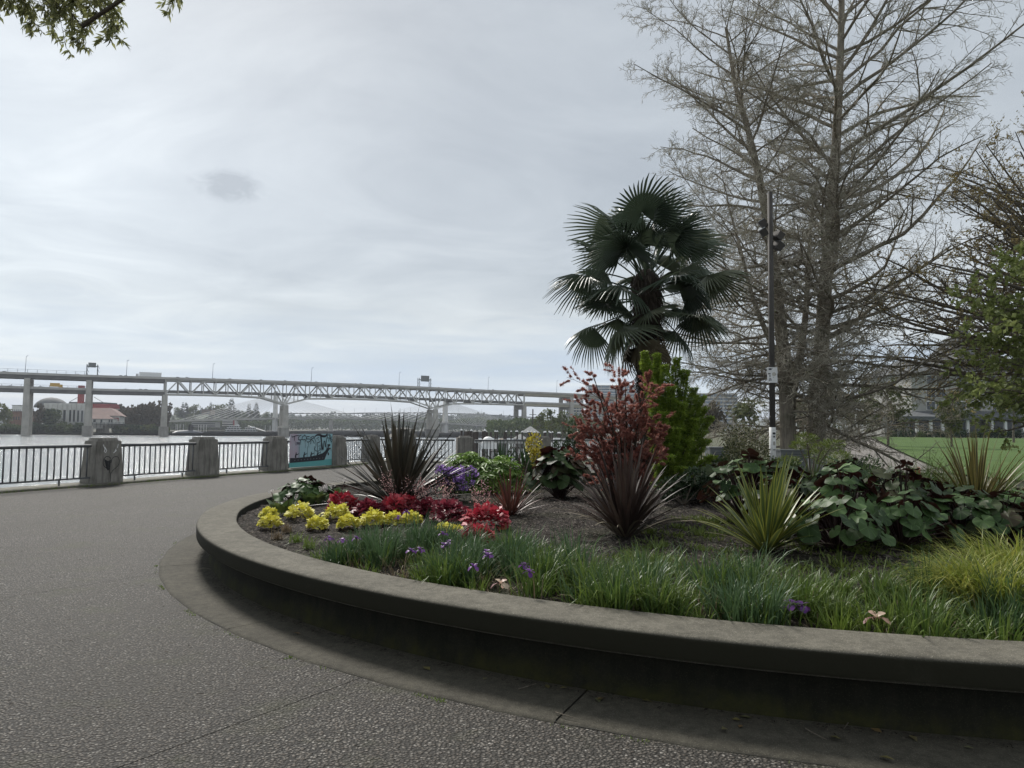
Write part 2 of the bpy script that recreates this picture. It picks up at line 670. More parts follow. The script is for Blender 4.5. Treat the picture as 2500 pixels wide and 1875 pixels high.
def m_aggregate():
    """exposed pea-gravel paving"""
    m, w, b, out = new_mat('exposed aggregate paving')
    tc = w.n('ShaderNodeTexCoord').outputs['Object']
    wob = w.n('ShaderNodeVectorMath', operation='ADD')
    w.l(tc, wob.inputs[0])
    ns = w.n('ShaderNodeTexNoise')
    w.l(tc, ns.inputs['Vector'])
    ns.inputs['Scale'].default_value = 40
    sc = w.n('ShaderNodeVectorMath', operation='SCALE')
    w.l(ns.outputs['Color'], sc.inputs[0])
    sc.inputs['Scale'].default_value = 0.012
    w.l(sc.outputs[0], wob.inputs[1])
    vo = w.n('ShaderNodeTexVoronoi')
    w.l(wob.outputs[0], vo.inputs['Vector'])
    vo.inputs['Scale'].default_value = 56
    cell = w.n('ShaderNodeSeparateColor')
    w.l(vo.outputs['Color'], cell.inputs[0])
    stone = w.ramp(cell.outputs[0], [(0.0, (0.04, 0.037, 0.032)), (0.25, (0.082, 0.076, 0.066)), (0.55, (0.13, 0.121, 0.106)),
                                     (0.82, (0.19, 0.178, 0.158)), (0.94, (0.29, 0.275, 0.248)), (1.0, (0.42, 0.40, 0.365))])
    stone = w.mix(w.math('MULTIPLY', cell.outputs[1], 0.35), stone, (0.16, 0.115, 0.08))
    joint = w.ramp(vo.outputs['Distance'], [(0.30, 0.0), (0.50, 1.0)])
    col = w.mix(joint, stone, (0.014, 0.0125, 0.010))
    big = w.noise(tc, 0.55, 6, 0.6)
    col = w.mix(w.ramp(big, [(0.36, 0.0), (0.66, 0.55)]), col, (0.035, 0.031, 0.024))
    ms = w.noise(w.mapping(tc, (1, 1, 1), (4, 9, 0)), 1.3, 6, 0.68)
    col = w.mix(w.ramp(ms, [(0.54, 0.0), (0.72, 0.55)]), col, (0.042, 0.046, 0.016))
    w.l(col, b.inputs['Base Color'])
    b.inputs['Roughness'].default_value = 0.75
    b.inputs['Specular IOR Level'].default_value = 0.3
    inv = w.math('SUBTRACT', 1.0, vo.outputs['Distance'])
    bump(w, b, inv, 1.0, 0.012)
    return m


def m_water():
    m, w, b, out = new_mat('river water')
    tc = w.n('ShaderNodeTexCoord').outputs['Object']
    a = w.noise(w.mapping(tc, (0.55, 1.0, 1), rot=(0, 0, R_(20))), 0.8, 4, 0.6, 0.4)
    c = w.noise(w.mapping(tc, (0.5, 1.0, 1), rot=(0, 0, R_(8))), 0.13, 4, 0.6, 0.3)
    h = w.math('ADD', w.math('MULTIPLY', a, 0.55), c)
    b.inputs['Base Color'].default_value = (0.2, 0.215, 0.215, 1)
    b.inputs['Roughness'].default_value = 0.17
    b.inputs['IOR'].default_value = 1.42
    b.inputs['Specular IOR Level'].default_value = 0.6
    bump(w, b, h, 1.0, 0.75)
    return m


def m_soil():
    m, w, b, out = new_mat('bark mulch')
    tc = w.n('ShaderNodeTexCoord').outputs['Object']
    vo = w.n('ShaderNodeTexVoronoi')
    w.l(w.mapping(tc, (1, 0.5, 1), rot=(0, 0, 0.6)), vo.inputs['Vector'])
    vo.inputs['Scale'].default_value = 45
    vo.inputs['Randomness'].default_value = 1.0
    sp = w.n('ShaderNodeSeparateColor')
    w.l(vo.outputs['Color'], sp.inputs[0])
    c = w.ramp(sp.outputs[0], [(0, (0.012, 0.010, 0.008)), (0.5, (0.034, 0.028, 0.024)), (0.85, (0.068, 0.057, 0.048)), (1, (0.15, 0.13, 0.11))])
    big = w.noise(tc, 0.9, 5, 0.6)
    c = w.mix(w.ramp(big, [(0.5, 0.0), (0.7, 0.5)]), c, (0.035, 0.045, 0.014))
    w.l(c, b.inputs['Base Color'])
    b.inputs['Roughness'].default_value = 0.95
    b.inputs['Specular IOR Level'].default_value = 0.15
    h = w.math('ADD', vo.outputs['Distance'], w.noise(tc, 20, 5, 0.7))
    bump(w, b, h, 1.0, 0.03)
    return m


def m_grass():
    m, w, b, out = new_mat('mown lawn')
    tc = w.n('ShaderNodeTexCoord').outputs['Object']
    a = w.noise(tc, 0.25, 5, 0.6)
    f = w.noise(w.mapping(tc, (1, 0.6, 1)), 14, 4, 0.7)
    c = w.ramp(a, [(0.3, (0.062, 0.105, 0.028)), (0.7, (0.10, 0.155, 0.045))])
    c = w.mix(w.math('MULTIPLY', f, 0.55), c, (0.035, 0.075, 0.014))
    w.l(c, b.inputs['Base Color'])
    b.inputs['Roughness'].default_value = 0.9
    b.inputs['Specular IOR Level'].default_value = 0.15
    bump(w, b, f, 0.8, 0.04)
    return m


AGG = m_aggregate()
WATER = m_water()
SOIL = m_soil()
LAWN = m_grass()
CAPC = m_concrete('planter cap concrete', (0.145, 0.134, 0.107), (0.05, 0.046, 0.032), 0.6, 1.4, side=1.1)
BASEC = m_concrete('planter base concrete', (0.022, 0.021, 0.014), (0.006, 0.007, 0.004), 0.85, 1.3, moss=(0.04, 0.04, 0.010), mossz=(0, 0.12))  # near-black base colour carries tree shade as well as moss and algae
APRC = m_concrete('apron concrete', (0.085, 0.078, 0.06), (0.022, 0.02, 0.015), 0.6, 1.5)
PILC = m_concrete('pillar concrete', (0.27, 0.255, 0.23), (0.06, 0.055, 0.045), 0.75, 1.6, speck=False)
COPC = m_concrete('coping concrete', (0.2, 0.19, 0.16), (0.06, 0.06, 0.03), 0.6, 1.0, speck=False)
PIERC = m_concrete('pier concrete', (0.42, 0.40, 0.36), (0.2, 0.185, 0.16), 0.5, 0.06, speck=False)
PIERD = m_concrete('pier footing concrete', (0.30, 0.285, 0.26), (0.15, 0.14, 0.12), 0.5, 0.08, speck=False)
STEEL = m_plain('painted truss steel', (0.50, 0.485, 0.45), 0.6, 0, 0.12, 0.12)
DECKC = m_plain('deck edge concrete', (0.40, 0.385, 0.36), 0.8, 0, 0.2, 0.1)
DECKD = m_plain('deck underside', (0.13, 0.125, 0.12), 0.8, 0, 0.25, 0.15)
DECKT = m_plain('tan girder', (0.42, 0.38, 0.29), 0.8, 0, 0.12, 0.1)
RAILM = m_plain('grey railing paint', (0.12, 0.125, 0.13), 0.5, 0.1, 0.25, 8)
POLEM = m_plain('brown pole paint', (0.06, 0.054, 0.048), 0.75, 0.0, 0.2, 4)
DARKM = m_plain('dark steel', (0.07, 0.08, 0.085), 0.6, 0.1, 0.2, 0.3)
WHITEM = m_plain('white paint', (0.75, 0.75, 0.74), 0.5, 0, 0.08, 2)
WALLW = m_plain('white plaster', (0.62, 0.61, 0.58), 0.8, 0, 0.15, 0.15)
REDM = m_plain('red painted metal', (0.28, 0.05, 0.05), 0.6, 0, 0.12, 0.15)
ROOFR = m_plain('red brown roof', (0.13, 0.07, 0.058), 0.8, 0, 0.2, 0.2)
BRICK = m_plain('red brick wall', (0.20, 0.11, 0.075), 0.85, 0, 0.2, 0.3)
DOMEM = m_plain('grey dome metal', (0.13, 0.135, 0.135), 0.8, 0.0, 0.15, 0.2)
GLASSD = m_plain('dark window glass', (0.03, 0.036, 0.04), 0.12, 0, 0.2, 0.5, 0.6)
GLASSB = m_plain('blue grey glass', (0.16, 0.21, 0.26), 0.15, 0.2, 0.2, 0.2, 0.6)
HOTELW = m_plain('pale grey siding', (0.36, 0.355, 0.33), 0.8, 0, 0.12, 0.5)
ROOFG = m_plain('grey shingle roof', (0.10, 0.105, 0.11), 0.85, 0, 0.2, 1.0)
TIMBER = m_plain('wet dark timber', (0.06, 0.048, 0.042), 0.85, 0, 0.3, 2.0)
SHED = m_plain('weathered grey shingle', (0.32, 0.32, 0.31), 0.8, 0, 0.2, 1.5)
BLACKM = m_plain('black paint', (0.02, 0.02, 0.024), 0.45, 0, 0.2, 3)
YELLOWM = m_plain('yellow paint', (0.6, 0.36, 0.06), 0.5, 0, 0.1, 0.5)
CARG = m_plain('dark car paint', (0.06, 0.065, 0.075), 0.35, 0.3, 0.1, 1)
CARW = m_plain('pale car paint', (0.6, 0.6, 0.6), 0.35, 0.1, 0.1, 1)
PATHM = m_plain('path asphalt', (0.17, 0.155, 0.14), 0.9, 0, 0.2, 1.5, 0.3, 0.3)
BANKM = m_plain('river bank earth', (0.075, 0.075, 0.05), 0.95, 0, 0.35, 0.05)
WOODM = m_plain('far woodland', (0.05, 0.068, 0.04), 0.95, 0, 0.5, 0.06)
CABINET = m_plain('grey cabinet steel', (0.13, 0.14, 0.14), 0.5, 0.1, 0.15, 2)
SILL = m_plain('joint filler', (0.03, 0.028, 0.022), 0.95, 0, 0.3, 10)
CABLEM = m_plain('white cable sheath', (0.66, 0.66, 0.65), 0.5, 0, 0.05, 0.1)

# ================================================================== SETTING
WZ = -7.4                                     # river level


def catmull(pts, n=8):
    P = [Vector(p) for p in pts]
    P = [P[0] * 2 - P[1]] + P + [P[-1] * 2 - P[-2]]
    out = []
    for i in range(1, len(P) - 2):
        for k in range(n):
            t = k / n
            a, b, c, d = P[i - 1], P[i], P[i + 1], P[i + 2]
            out.append(0.5 * ((2 * b) + (c - a) * t + (2 * a - 5 * b + 4 * c - d) * t * t + (3 * b - a - 3 * c + d) * t ** 3))
    out.append(P[-2])
    return out


# line of the pillars along the river edge
FP = [Vector(p) for p in [(-15.6, 8.0), (-13.0, 14.6), (-10.95, 19.85), (-9.72, 23.35), (-8.42, 26.35), (-7.12, 30.1), (-6.35, 33.5), (-5.15, 35.2), (-2.15, 34.0), (1.5, 36.2), (6.0, 42.0)]]
EDGE = catmull([(-24, -30), (-20, -8)] + [tuple(p) for p in FP], 6)


def offset_line(L, o):
    res = []
    for i, p in enumerate(L):
        d = (L[min(i + 1, len(L) - 1)] - L[max(i - 1, 0)]).normalized()
        res.append(p + Vector((-d.y, d.x)) * o)
    return res


def sheet(name, poly, z, mat, parent=None):
    bm = bmesh.new()
    vs = [bm.verts.new((p[0], p[1], z)) for p in poly]
    f = bm.faces.new(vs)
    bmesh.ops.triangulate(bm, faces=[f], ngon_method='EAR_CLIP')
    bmesh.ops.recalc_face_normals(bm, faces=bm.faces[:])
    if bm.faces and sum(x.normal.z for x in bm.faces) < 0:
        bmesh.ops.reverse_faces(bm, faces=bm.faces[:])
    me = bpy.data.meshes.new(name)
    bm.to_mesh(me)
    bm.free()
    return link(name, me, mat, parent)


def clip(poly, a, b, c):
    """keep the side a*x + b*y <= c"""
    out = []
    for i in range(len(poly)):
        p, q = poly[i], poly[(i + 1) % len(poly)]
        dp, dq = a * p[0] + b * p[1] - c, a * q[0] + b * q[1] - c
        if dp <= 0:
            out.append(p)
        if dp * dq < 0:
            t = dp / (dp - dq)
            out.append((p[0] + (q[0] - p[0]) * t, p[1] + (q[1] - p[1]) * t))
    return out


# water out to the horizon
o = sheet('river', [(-9000, -200), (9000, -200), (9000, 9000), (-9000, 9000)], WZ, WATER)
tag(o, 'grey rippled river reflecting the cloudy sky', 'river', kind='structure')

# park ground (under everything on the near bank)
shore = [tuple(p) for p in offset_line(EDGE, 0.40)]
o = sheet('ground', shore + [(14, 70), (40, 160), (78, 300), (70, 500), (60, 640), (70, 1100), (110, 1400), (2500, 1400), (2500, -60), (-24.3, -60)], -0.03, m_plain('park earth', (0.07, 0.075, 0.04), 0.95, 0, 0.35, 0.6))
tag(o, 'earth and grass of the near river bank under the trees', 'ground', kind='structure')
# retaining wall of the bank down to the water
mb = MB()
sl = [Vector(p) for p in shore] + [Vector(p) for p in [(14, 70), (40, 160), (78, 300), (70, 500), (60, 640), (70, 1100), (110, 1400)]]
for a, b in zip(sl[:-1], sl[1:]):
    mb.add([(a.x, a.y, -0.05), (b.x, b.y, -0.05), (b.x, b.y, WZ - 1), (a.x, a.y, WZ - 1)], [(0, 1, 2, 3)])
tag(mb.build('river_wall', COPC), 'concrete river wall dropping from the promenade to the water', 'wall', kind='structure')

# promenade: slabs of exposed aggregate with open joints
land = [tuple(p) for p in offset_line([p for p in EDGE if p.y < 34.0], 0.05)] + [(14, 34.0), (14, -30)]
prom = sheet('promenade', land, -0.014, SILL)
tag(prom, 'grey exposed aggregate promenade with fine joints', 'promenade', kind='structure')
G = 0.0035
jd = Vector((0.567, 0.823))
jn = Vector((jd.y, -jd.x))                       # right hand normal of the radial joint
c0 = jn.dot(Vector((-1.85, 3.5)))
cells = []
far = clip(land, 0, -1, -9.62 - G)
cells += [clip(clip(far, 0, 1, 17.3 - G), 1, 0.12, -6.2 - G), clip(clip(far, 0, 1, 17.3 - G), -1, -0.12, 6.2 - G), clip(clip(far, 0, -1, -17.3 - G), 0, 1, 25.6 - G), clip(far, 0, -1, -25.6 - G)]
nearp = clip(land, 0, 1, 9.62 - G)
cells.append(clip(nearp, -jn.x, -jn.y, -c0 - G))
lefts = clip(nearp, jn.x, jn.y, c0 - G)
c1 = jn.dot(Vector((-6.6, 4.0)))
cells += [clip(lefts, -jn.x, -jn.y, -c1 - G), clip(lefts, jn.x, jn.y, c1 - G)]
for c in cells:
    if len(c) > 2:
        sheet('paving_slab', c, 0.0, AGG, prom)

# coping kerb along the river edge
a_, b_ = offset_line(EDGE, 0.40), offset_line(EDGE, -0.42)
mb = MB()
for i in range(len(a_) - 1):
    for (p, q, z1, z2) in ((a_, b_, 0.055, 0.05),):
        mb.add([(p[i].x, p[i].y, z1), (q[i].x, q[i].y, z2), (q[i + 1].x, q[i + 1].y, z2), (p[i + 1].x, p[i + 1].y, z1)], [(0, 1, 2, 3)])
    mb.add([(b_[i].x, b_[i].y, 0.05), (b_[i].x, b_[i].y, -0.05), (b_[i + 1].x, b_[i + 1].y, -0.05), (b_[i + 1].x, b_[i + 1].y, 0.05)], [(0, 1, 2, 3)])
    mb.add([(a_[i].x, a_[i].y, 0.055), (a_[i + 1].x, a_[i + 1].y, 0.055), (a_[i + 1].x, a_[i + 1].y, -0.3), (a_[i].x, a_[i].y, -0.3)], [(0, 1, 2, 3)])
tag(mb.build('coping_kerb', COPC), 'low concrete coping along the river edge of the promenade', 'kerb', kind='structure')


# lawn and path
def lawn_z(y):
    t = min(1, max(0, (y - 26) / 130.0))
    return 0.02 + 0.62 * t * t * (3 - 2 * t)


mb = MB()
for name, lx0, ly0, lx1, ly1, rx0, rx1, mat, dz in (('lawn', 17.2, 29.0, 76, 157, 130, 260, LAWN, 0.02), ('garden_path', 13.9, 29.0, 68, 157, 17.0, 75.6, PATHM, 0.012)):
    mb = MB()
    n = 14
    rows = []
    for i in range(n + 1):
        t = i / n
        y = ly0 + (ly1 - ly0) * t
        rows.append(((lx0 + (lx1 - lx0) * t, y), (rx0 + (rx1 - rx0) * t, y)))
    for i in range(n):
        (a, b), (d, c) = rows[i], rows[i + 1]
        mb.add([(a[0], a[1], lawn_z(a[1]) + dz), (b[0], b[1], lawn_z(b[1]) + dz), (c[0], c[1], lawn_z(c[1]) + dz), (d[0], d[1], lawn_z(d[1]) + dz)], [(0, 1, 2, 3)])
    if name == 'lawn':
        mb.add([(17.2, 29, 0.04), (17.2, 18, 0.02), (130, 18, 0.02), (130, 29, 0.04)], [(0, 1, 2, 3)])
        tag(mb.build(name, mat), 'mown green lawn sloping up to the hotel', 'lawn', kind='structure')
    else:
        tag(mb.build(name, mat), 'narrow grey path curving along the edge of the lawn', 'path', kind='structure')

# far bank
bank = [(-2600, 470), (-900, 560), (-415, 606), (-345, 598), (-352, 700), (-400, 790), (-408, 1000), (-345, 1075), (-345, 1475), (0, 1485), (90, 1405), (2500, 1405), (2500, 5200), (-5200, 5200), (-5200, 470)]
mb = MB()
o = sheet('far_bank', bank, WZ + 1.4, BANKM)
tag(o, 'low earth bank on the far side of the river', 'river bank', kind='structure')
for a, b in zip(bank[:11], bank[1:12]):
    mb.add([(a[0], a[1], WZ + 1.4), (b[0], b[1], WZ + 1.4), (b[0], b[1] - 3, WZ - 1), (a[0], a[1] - 3, WZ - 1)], [(0, 1, 2, 3)])
tag(mb.build('shore_slope', BANKM), 'dark muddy slope at the waterline of the far bank', 'river bank', kind='structure')

# wooded bluff behind the boats and distant ridge
rng = np.random.default_rng(5)


def hill(name, xs, y0, y1, hfun, mat, label, seed=0, ny=10):
    r = np.random.default_rng(seed)
    V, F = [], []
    for j in range(ny + 1):
        for i, x in enumerate(xs):
            t = j / ny
            s = math.sin(min(1.0, t * 1.6) * PI / 2)
            V.append((x * (1 + (y1 - y0) / y0 * t), y0 + (y1 - y0) * t, WZ + 1.5 + hfun(x) * s + r.normal() * 0.02 * hfun(x)))
    n = len(xs)
    for j in range(ny):
        for i in range(n - 1):
            F.append((j * n + i, j * n + i + 1, (j + 1) * n + i + 1, (j + 1) * n + i))
    me = mesh_np(name, V, F, True)
    return tag(link(name, me, mat), label, 'hill', kind='structure')


def bluff_h(x):
    u = x / 1100.0 * FPX + 1250
    return 4 + 26 * math.exp(-((u - 520) / 170.0) ** 2) + 6 * math.exp(-((u - 250) / 150.0) ** 2)


hill('bluff', [-1300 + 26 * i for i in range(38)], 1100, 1420, bluff_h, WOODM, 'green wooded bluff behind the moored boats', 3)
hill('distant_hills', [-6000 + 160 * i for i in range(76)], 3600, 5200, lambda x: 52 + 26 * math.sin(x / 640.0) + 14 * math.sin(x / 230.0 + 1), WOODM, 'low blue distant hills along the horizon', 8)

# ================================================================== PLANTER
NSEG = 300


def ring(prof, mat, name, parent=None, smooth=True, wob=0.0, seed=1):
    """closed revolve of a profile of (radius, z) round the planter centre"""
    r = np.random.default_rng(seed)
    V, F = [], []
    m = len(prof)
    ph = r.random(4) * 6
    for k in range(NSEG):
        a = 2 * PI * k / NSEG
        w_ = wob * (math.sin(9 * a + ph[0]) + math.sin(23 * a + ph[1]) + 0.7 * math.sin(41 * a + ph[2]))
        for (rr, z) in prof:
            V.append((BC[0] + (rr + w_ * 0.6) * math.cos(a), BC[1] + (rr + w_ * 0.6) * math.sin(a), z + w_ * 0.4))
    for k in range(NSEG):
        k2 = (k + 1) % NSEG
        for i in range(m - 1):
            F.append((k * m + i, k2 * m + i, k2 * m + i + 1, k * m + i + 1))
    me = mesh_np(name, V, F, smooth)
    return link(name, me, mat, parent)


pw = empty('planter_wall', (0, 0, 0))
tag(pw, 'round weathered concrete planter wall with a wide overhanging cap', 'planter')
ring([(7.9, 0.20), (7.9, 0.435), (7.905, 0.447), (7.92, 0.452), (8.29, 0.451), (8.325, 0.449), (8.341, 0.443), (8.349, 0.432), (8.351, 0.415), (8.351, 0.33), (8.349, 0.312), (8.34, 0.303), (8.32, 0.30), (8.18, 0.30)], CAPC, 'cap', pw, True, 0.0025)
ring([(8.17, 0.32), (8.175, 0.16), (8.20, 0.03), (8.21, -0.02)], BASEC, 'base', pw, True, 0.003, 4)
ap = ring([(8.18, 0.006), (8.45, 0.005), (8.72, 0.004)], SILL, 'apron', None, True, 0.0, 7)
for k in range(18):
    V, F = [], []
    a0, a1 = 2 * PI * k / 18 + 0.0007 + 0.08, 2 * PI * (k + 1) / 18 - 0.0007 + 0.08
    tilt = math.sin(k * 2.3) * 0.003
    for i in range(17):
        a = a0 + (a1 - a0) * i / 16
        for rr, z in ((8.18, 0.018), (8.45, 0.014), (8.69, 0.012), (8.725, 0.002), (8.73, -0.01)):
            rr += 0.006 * math.sin(a * 61) + 0.004 * math.sin(a * 143 + 1) if rr > 8.6 else 0
            V.append((BC[0] + rr * math.cos(a), BC[1] + rr * math.sin(a), z + tilt * (i / 16 - 0.5)))
    for i in range(16):
        for j in range(4):
            F.append((i * 5 + j, (i + 1) * 5 + j, (i + 1) * 5 + j + 1, i * 5 + j + 1))
    link('apron_slab', mesh_np('apron_slab', V, F, True), APRC, ap)
tag(ap, 'ring of dirty concrete apron round the foot of the planter', 'apron', kind='structure')

# soil
V, F = [], []
NR = 34
for j in range(NR + 1):
    rr = 7.93 * j / NR
    for k in range(NSEG):
        a = 2 * PI * k / NSEG
        x, y = BC[0] + rr * math.cos(a), BC[1] + rr * math.sin(a)
        V.append((x, y, soil_z(x, y) + rng.normal() * 0.010))
for j in range(NR):
    for k in range(NSEG):
        k2 = (k + 1) % NSEG
        F.append((j * NSEG + k, (j + 1) * NSEG + k, (j + 1) * NSEG + k2, j * NSEG + k2))
o = link('planter_soil', mesh_np('planter_soil', V, F, True), SOIL)
tag(o, 'dark bark mulch and soil filling the round planter', 'soil', kind='structure')

# mulch chips lying on the soil (too many to count)
n = 7500
ang = rng.uniform(R_(150), R_(300), n)
rad = 7.85 * np.sqrt(rng.uniform(0.12, 1, n))
px_, py_ = BC[0] + rad * np.cos(ang), BC[1] + rad * np.sin(ang)
pz_ = np.array([soil_z(a, b) for a, b in zip(px_, py_)]) + 0.006
dd = np.stack([np.cos(ang * 77), np.sin(ang * 77), rng.normal(0, 0.25, n)], 1)
up = np.stack([rng.normal(0, 0.35, n), rng.normal(0, 0.35, n), np.ones(n)], 1)
chip_v = [(-0.5, 0, 0), (0.5, 0, 0), (0.35, 1, 0), (-0.35, 1, 0), (-0.4, 0.05, 0.3), (0.4, 0.05, 0.3), (0.28, 0.95, 0.3), (-0.28, 0.95, 0.3)]
chip_f = [(4, 5, 6, 7), (0, 1, 5, 4), (1, 2, 6, 5), (2, 3, 7, 6), (3, 0, 4, 7)]
scl = np.stack([rng.uniform(0.006, 0.016, n), rng.uniform(0.015, 0.05, n), rng.uniform(0.006, 0.014, n)], 1)
me = scatter('mulch', chip_v, chip_f, np.stack([px_, py_, pz_], 1), frames(dd, up), scl)
CHIP = m_leaf('bark chip', [(0.014, 0.012, 0.010), (0.034, 0.028, 0.023), (0.06, 0.05, 0.042), (0.15, 0.13, 0.105)], trans=0, rough=0.9, spec=0.1)
tag(link('mulch', me, CHIP), 'loose dark bark chips scattered over the planter soil', 'mulch', kind='stuff')

# ================================================================== RIVERSIDE FENCE


def fence_dir(i):
    a, b = FP[max(i - 1, 0)], FP[min(i + 1, len(FP) - 1)]
    return (b - a).normalized()


PILL = [1, 2, 3, 4, 5, 6, 8, 9]
DESC = {1: 'weathered concrete pillar of the river fence up the promenade from the heart graffiti', 2: 'concrete fence pillar with a black graffiti heart drawn on it',
        3: 'stained concrete fence pillar between the heart pillar and the mural', 4: 'concrete fence pillar beside the stern end of the turquoise mural',
        5: 'concrete fence pillar beside the dragon prow end of the mural', 6: 'concrete fence pillar behind the big dark flax leaves',
        8: 'square flat-topped concrete pillar behind the green perennials', 9: 'concrete fence pillar by the marina hidden among leaves'}


def ribbon(pts, w):
    """flat stroke in a plane: list of (x, z) -> verts, quads"""
    vs, fs = [], []
    ws = w if isinstance(w, (list, tuple)) else [w] * len(pts)
    for i, p in enumerate(pts):
        a, b = pts[max(i - 1, 0)], pts[min(i + 1, len(pts) - 1)]
        d = Vector((b[0] - a[0], b[1] - a[1]))
        d = d.normalized() if d.length > 1e-9 else Vector((1, 0))
        nn = Vector((-d.y, d.x)) * ws[i] / 2
        vs += [(p[0] + nn.x, p[1] + nn.y), (p[0] - nn.x, p[1] - nn.y)]
    for i in range(len(pts) - 1):
        fs.append((2 * i, 2 * i + 1, 2 * i + 3, 2 * i + 2))
    return vs, fs


def bez(*pts, n=10):
    """smooth curve through points"""
    return [tuple(p) for p in catmull(pts, n)]


PRNG = random.Random(4)
for i in PILL:
    d = fence_dir(i)
    if i == 8:
        d = Vector((0.97, 0.2)).normalized()
    rz = math.atan2(d.y, d.x)
    root = empty('fence_pillar', (FP[i].x, FP[i].y, 0.04), rz)
    tag(root, DESC[i], 'pillar', 'concrete pillars of the river fence')
    L, D, H = (0.92, 0.54, 1.12) if i != 8 else (0.75, 0.7, 1.12)
    tp = (L * 0.84, D * 0.84) if i != 8 else (0.72, 0.67)
    mb = MB().box((0, 0, H / 2), (L, D, H), 0, tp)
    me = mb.mesh('shaft')
    bm = bmesh.new(); bm.from_mesh(me)
    bmesh.ops.bevel(bm, geom=bm.edges[:], offset=0.018, segments=2, affect='EDGES')
    bm.to_mesh(me); bm.free()
    link('shaft', me, PILC, root)
    mb = MB().box((0, 0, 0), (L * 0.68, D * 0.70, 0.075), 0, (L * 0.62, D * 0.6))
    link('cap', mb.mesh('cap'), PILC, root, (0, 0, H + 0.036))
    if i == 2:
        # black graffiti heart and white scrawl on the promenade side of the shaft
        def on_face(pts2, w, name, mat):
            vs, fs = ribbon(pts2, w)
            v3 = [(x, -(D / 2 - (D / 2 - D * 0.42) * (z / H)) - 0.004, z) for x, z in vs]
            me_ = bpy.data.meshes.new(name)
            me_.from_pydata(v3, [], fs)
            return link(name, me_, mat, root)
        k = 0.9
        lf = bez((0.05, 0.52), (0.03, 0.66), (-0.10, 0.70), (-0.19, 0.60), (-0.17, 0.46), (-0.03, 0.36), (0.03, 0.25))
        rt = bez((0.05, 0.52), (0.10, 0.66), (0.24, 0.69), (0.31, 0.58), (0.27, 0.45), (0.14, 0.35), (0.06, 0.27), (0.04, 0.20), (0.04, 0.03))
        on_face(lf, 0.018, 'graffiti_stroke', BLACKM)
        on_face(rt, 0.016, 'graffiti_stroke', BLACKM)
        for q in range(7):
            z0 = 0.62 - q * 0.036
            on_face([(-0.16 + 0.012 * q, z0), (-0.05, z0 - 0.055), (0.035 - 0.002 * q, z0 - 0.03)], 0.034, 'graffiti_fill', BLACKM)
        for pts in ([(-0.2, 1.02), (-0.14, 0.9), (-0.17, 0.82)], [(-0.15, 0.96), (-0.09, 0.86), (-0.13, 0.8)], [(0.22, 0.86), (0.15, 0.81), (0.12, 0.79)], [(0.27, 1.03), (0.24, 0.92)], [(0.2, 0.9), (0.16, 0.82)]):
            on_face(pts, 0.022, 'paint_mark', WHITEM)

# tall carved terminal pier behind the flax
d = Vector((0.9, 0.3)).normalized()
root = empty('terminal_pier', (FP[7].x, FP[7].y, 0.04), math.atan2(d.y, d.x))
tag(root, 'tall carved concrete pier with domed cap rising above the river railing', 'pier')
mb = MB().box((0, 0, 0.55), (1.15, 0.9, 1.1), 0, (1.05, 0.8))
link('shaft', mb.mesh('shaft'), PILC, root)
mb = MB().box((0, 0, 1.17), (1.28, 1.0, 0.14), 0, (1.1, 0.86))
link('shoulder', mb.mesh('shoulder'), PILC, root)
mb = MB().box((0, 0, 1.34), (0.95, 0.8, 0.20), 0, (0.86, 0.7))
link('block', mb.mesh('block'), PILC, root)
mb = MB().lathe((0, 0, 1.44), [(0.46, 0), (0.45, 0.03), (0.32, 0.075), (0.12, 0.10), (0.01, 0.105)], 20)
link('dome', mb.mesh('dome', smooth=True), PILC, root)
for s in (-1, 1):
    for q in range(2):
        mb = MB()
        mb.lathe((0, 0, 0), [(0.01, -0.13), (0.1, -0.08), (0.14, 0.02), (0.11, 0.1), (0.01, 0.13)], 12)
        link('carved_boss', mb.mesh('carved_boss', smooth=True), PILC, root, (s * 0.25, -0.40 if q == 0 else 0.40, 1.32))

# railings between the pillars
BAL = MB().tube([(0, 0, 0.215), (0, 0, 1.0)], 0.019, 6).mesh('baluster', smooth=True)
BAL.materials.append(RAILM)
chain = [0, 1, 2, 3, 4, 5, 6, 7, 8, 9, 10]
RDESC = ['grey steel railing panel short of the left-out pillar', 'grey steel railing panel running up to the heart graffiti pillar', 'grey steel railing panel just past the heart graffiti pillar', 'grey steel railing panel next to the stern of the mural',
         'grey steel railing panel hidden behind the mural board', 'grey steel railing panel past the dragon prow of the mural', 'grey steel railing panel before the tall carved pier', 'long grey steel railing panel right after the tall carved pier', 'grey steel railing panel past the flat-topped pillar', 'grey steel railing panel behind the strappy green leaves by the marina']
RDESC[0] = 'grey steel railing panel leading up the promenade out of view'
for i in range(10):
    p, q = FP[i], FP[i + 1]
    d = (q - p).normalized()
    n2 = Vector((d.y, -d.x)) * (1.0 if i != 4 else -1.2)
    p = p + d * (0.47 if i not in (7,) else 0.5) + n2 * 0.12
    q = q - d * 0.47 + n2 * 0.12
    root = empty('railing', (p.x, p.y, 0.0))
    tag(root, RDESC[i], 'railing', 'railing panels along the river')
    MB().tube([(p.x, p.y, 1.03), (q.x, q.y, 1.03)], 0.042, 10).build('top_rail', RAILM, root, smooth=True)
    MB().bar((p.x, p.y, 0.2), (q.x, q.y, 0.2), 0.05, 0.045).build('bottom_rail', RAILM, root)
    ln = (q - p).length
    nb = max(6, int(ln / 0.175))
    for k in range(nb):
        t = (k + 0.5) / nb
        link('baluster', BAL, None, root, ((q.x - p.x) * t, (q.y - p.y) * t, 0))
    for t in (0.18, 0.82):
        x, y = p.x + (q.x - p.x) * t, p.y + (q.y - p.y) * t
        MB().box((x, y, 0.125), (0.035, 0.035, 0.15)).build('foot', RAILM, root)

